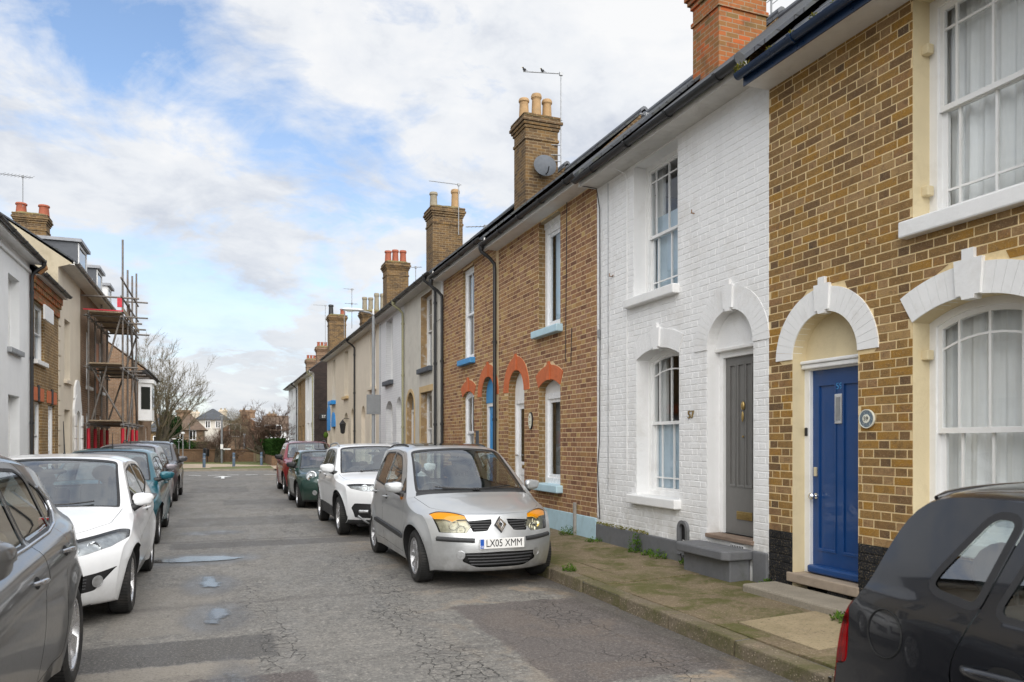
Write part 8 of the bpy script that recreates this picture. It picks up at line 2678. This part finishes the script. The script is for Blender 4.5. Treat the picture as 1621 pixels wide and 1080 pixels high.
# ---- far houses
def far_house(label, x0, x1, y0, y1, eave, ridge, wall, roof, hip=True, wins=(), chim=None, ch_mat='far_brown_brick', dorm=None):
    t = thing('detached_house', label, 'house', ((x0 + x1) / 2, y0, 0), 0, 'houses beyond the end of the street')
    MB().box(x0, x1, y0, y1, 0, eave).build('wall', MT[wall], t)
    o = .35
    xm, ym = (x0 + x1) / 2, (y0 + y1) / 2
    b = MB()
    hx = (y1 - y0) / 2 if hip else 0
    hx = min(hx, (x1 - x0) / 2 - .1)
    f0 = 1
    b.add([(x0 - o, y0 - o, eave), (x1 + o, y0 - o, eave), (x1 + o, y1 + o, eave), (x0 - o, y1 + o, eave), (x0 + hx - (0 if hip else o), ym, ridge), (x1 - hx + (0 if hip else o), ym, ridge)], [(0, 1, 5, 4), (1, 2, 5), (2, 3, 4, 5), (3, 0, 4), (0, 3, 2, 1)])
    r_ = b.build('roof', MT[roof], t)
    for (wx, wz, ww, wh) in wins:
        f = MB().box(wx - ww / 2, wx + ww / 2, y0 - .05, y0 - .002, wz, wz + wh).build('window', MT['white_paint'], t)
        MB().box(wx - ww / 2 + .08, wx - .04, y0 - .06, y0 - .051, wz + .08, wz + wh - .08).build('pane', MT['car_glass_dark'], f)
        MB().box(wx + .04, wx + ww / 2 - .08, y0 - .06, y0 - .051, wz + .08, wz + wh - .08).build('pane', MT['car_glass_dark'], f)
    for (cx_, cz0, cz1, cw) in (chim or []):
        c_ = MB().box(cx_ - cw / 2, cx_ + cw / 2, ym - .4, ym + .4, cz0, cz1).box(cx_ - cw / 2 - .08, cx_ + cw / 2 + .08, ym - .48, ym + .48, cz1 - .25, cz1 - .05).build('chimney', MT[ch_mat], r_)
        for dx_ in (-cw * .25, cw * .25): MB().lathe([(.11, cz1), (.09, cz1 + .22)], (cx_ + dx_, ym, 0), 'z', 8).build('chimney_pot', MT['grey_pot'], r_)
    if dorm:
        dx0, dx1, dz0, dz1 = dorm
        d_ = MB().box(dx0, dx1, y0 + .1, ym, dz0, dz1).build('dormer', MT['white_paint'], r_)
        for k in range(2):
            w2 = (dx1 - dx0) / 2
            MB().box(dx0 + k * w2 + .1, dx0 + (k + 1) * w2 - .1, y0 + .08, y0 + .099, dz0 + .15, dz1 - .15).build('pane', MT['car_glass_dark'], r_)
    return t
P0 = lambda px, py, Y: at_px(px, py, Y)
a, c = P0(272, 700, 76), P0(322, 681, 76)
far_house('far brown brick house with a low grey hipped roof and one white window', a.x, c.x, 76, 83, c.z, P0(300, 661, 79).z + .4, 'far_brown_brick', 'brown_tile_rows', True, [(P0(305, 690, 76).x, P0(305, 697, 76).z, .62, .95), (P0(285, 690, 76).x, P0(305, 697, 76).z, .6, .9)], [(P0(290, 650, 79).x, P0(290, 665, 79).z, P0(290, 649, 79).z, 1.2)])
a, c = P0(311, 700, 98), P0(362, 665, 98)
far_house('cream rendered far house under a grey pyramid roof', a.x, c.x, 98, 106, c.z, P0(334, 651, 102).z + .3, 'render_grey', 'slate_rows', True, [(P0(329, 672, 98).x, P0(329, 678, 98).z, .6, .9), (P0(345, 672, 98).x, P0(345, 678, 98).z, .6, .9)], [(P0(353, 650, 102).x, P0(353, 660, 102).z, P0(353, 649, 102).z, .9), (P0(308, 650, 102).x, P0(308, 664, 102).z, P0(308, 652, 102).z, 1.1)], 'far_cream_brick')
a, c = P0(352, 700, 92), P0(424, 683, 92)
far_house('long far house with a lichened brown tile roof and a white dormer', a.x, c.x, 92, 101, c.z, P0(390, 657, 96).z, 'far_brown_brick', 'tile_rows', True, [(P0(372, 690, 92).x, 2.2, 1.3, 1.5)], [(P0(392, 655, 96).x, P0(392, 662, 96).z, P0(392, 649, 96).z, 1.7)], dorm=(P0(405, 670, 92.1).x, P0(415, 670, 92.1).x, P0(405, 676, 92).z, P0(405, 667, 92).z))
a, c = P0(424, 700, 84), P0(470, 682, 84)
far_house('white-fronted far house with a brown roof behind the crooked bare tree', a.x, c.x, 84, 92, c.z, P0(445, 658, 88).z, 'render_white', 'brown_tile_rows', False, [(P0(428, 690, 84).x, P0(428, 692, 84).z, 1.2, 1.3), (P0(437, 690, 84).x, P0(437, 692, 84).z, 1.2, 1.3)], [(P0(430, 655, 88).x, P0(430, 665, 88).z, P0(430, 655, 88).z, .9)])
a, c = P0(236, 700, 80), P0(270, 690, 80)
far_house('low yellow-brick far building behind the tree trunks', a.x, c.x, 80, 86, 2.6, 4.3, 'far_stock', 'slate_rows', True, [((a.x + c.x) / 2, .9, 1.2, 1.3)])
a, c = P0(150, 700, 120), P0(262, 690, 120)
far_house('distant pale house glimpsed through the big bare tree', a.x, c.x, 120, 130, 4.8, 7.6, 'render_cream', 'brown_tile_rows', True, [((a.x + c.x) / 2 + 3, 1.2, 1.5, 1.4)])
# a low belt of distant trees closing the horizon
q = random.Random(44)
b = MB()
for i in range(16000):
    x = q.uniform(-160, 160); y = q.uniform(150, 175)
    z = q.random() * (4.2 + 1.8 * math.sin(x * .11) + 1.2 * math.sin(x * .37 + 1))
    s_ = q.uniform(.4, .9)
    u = Vector((q.gauss(0, 1), q.gauss(0, 1), q.gauss(0, 1))).normalized(); v = u.orthogonal()
    c = Vector((x, y, z))
    b.add([tuple(c - u * s_), tuple(c + v * s_ * .6), tuple(c + u * s_), tuple(c - v * s_ * .6)], [(0, 1, 2, 3)])
o = b.build('far_woods', MT['twig_dark'], None); tag(o, 'dim belt of distant trees along the horizon', 'trees', None, 'stuff')
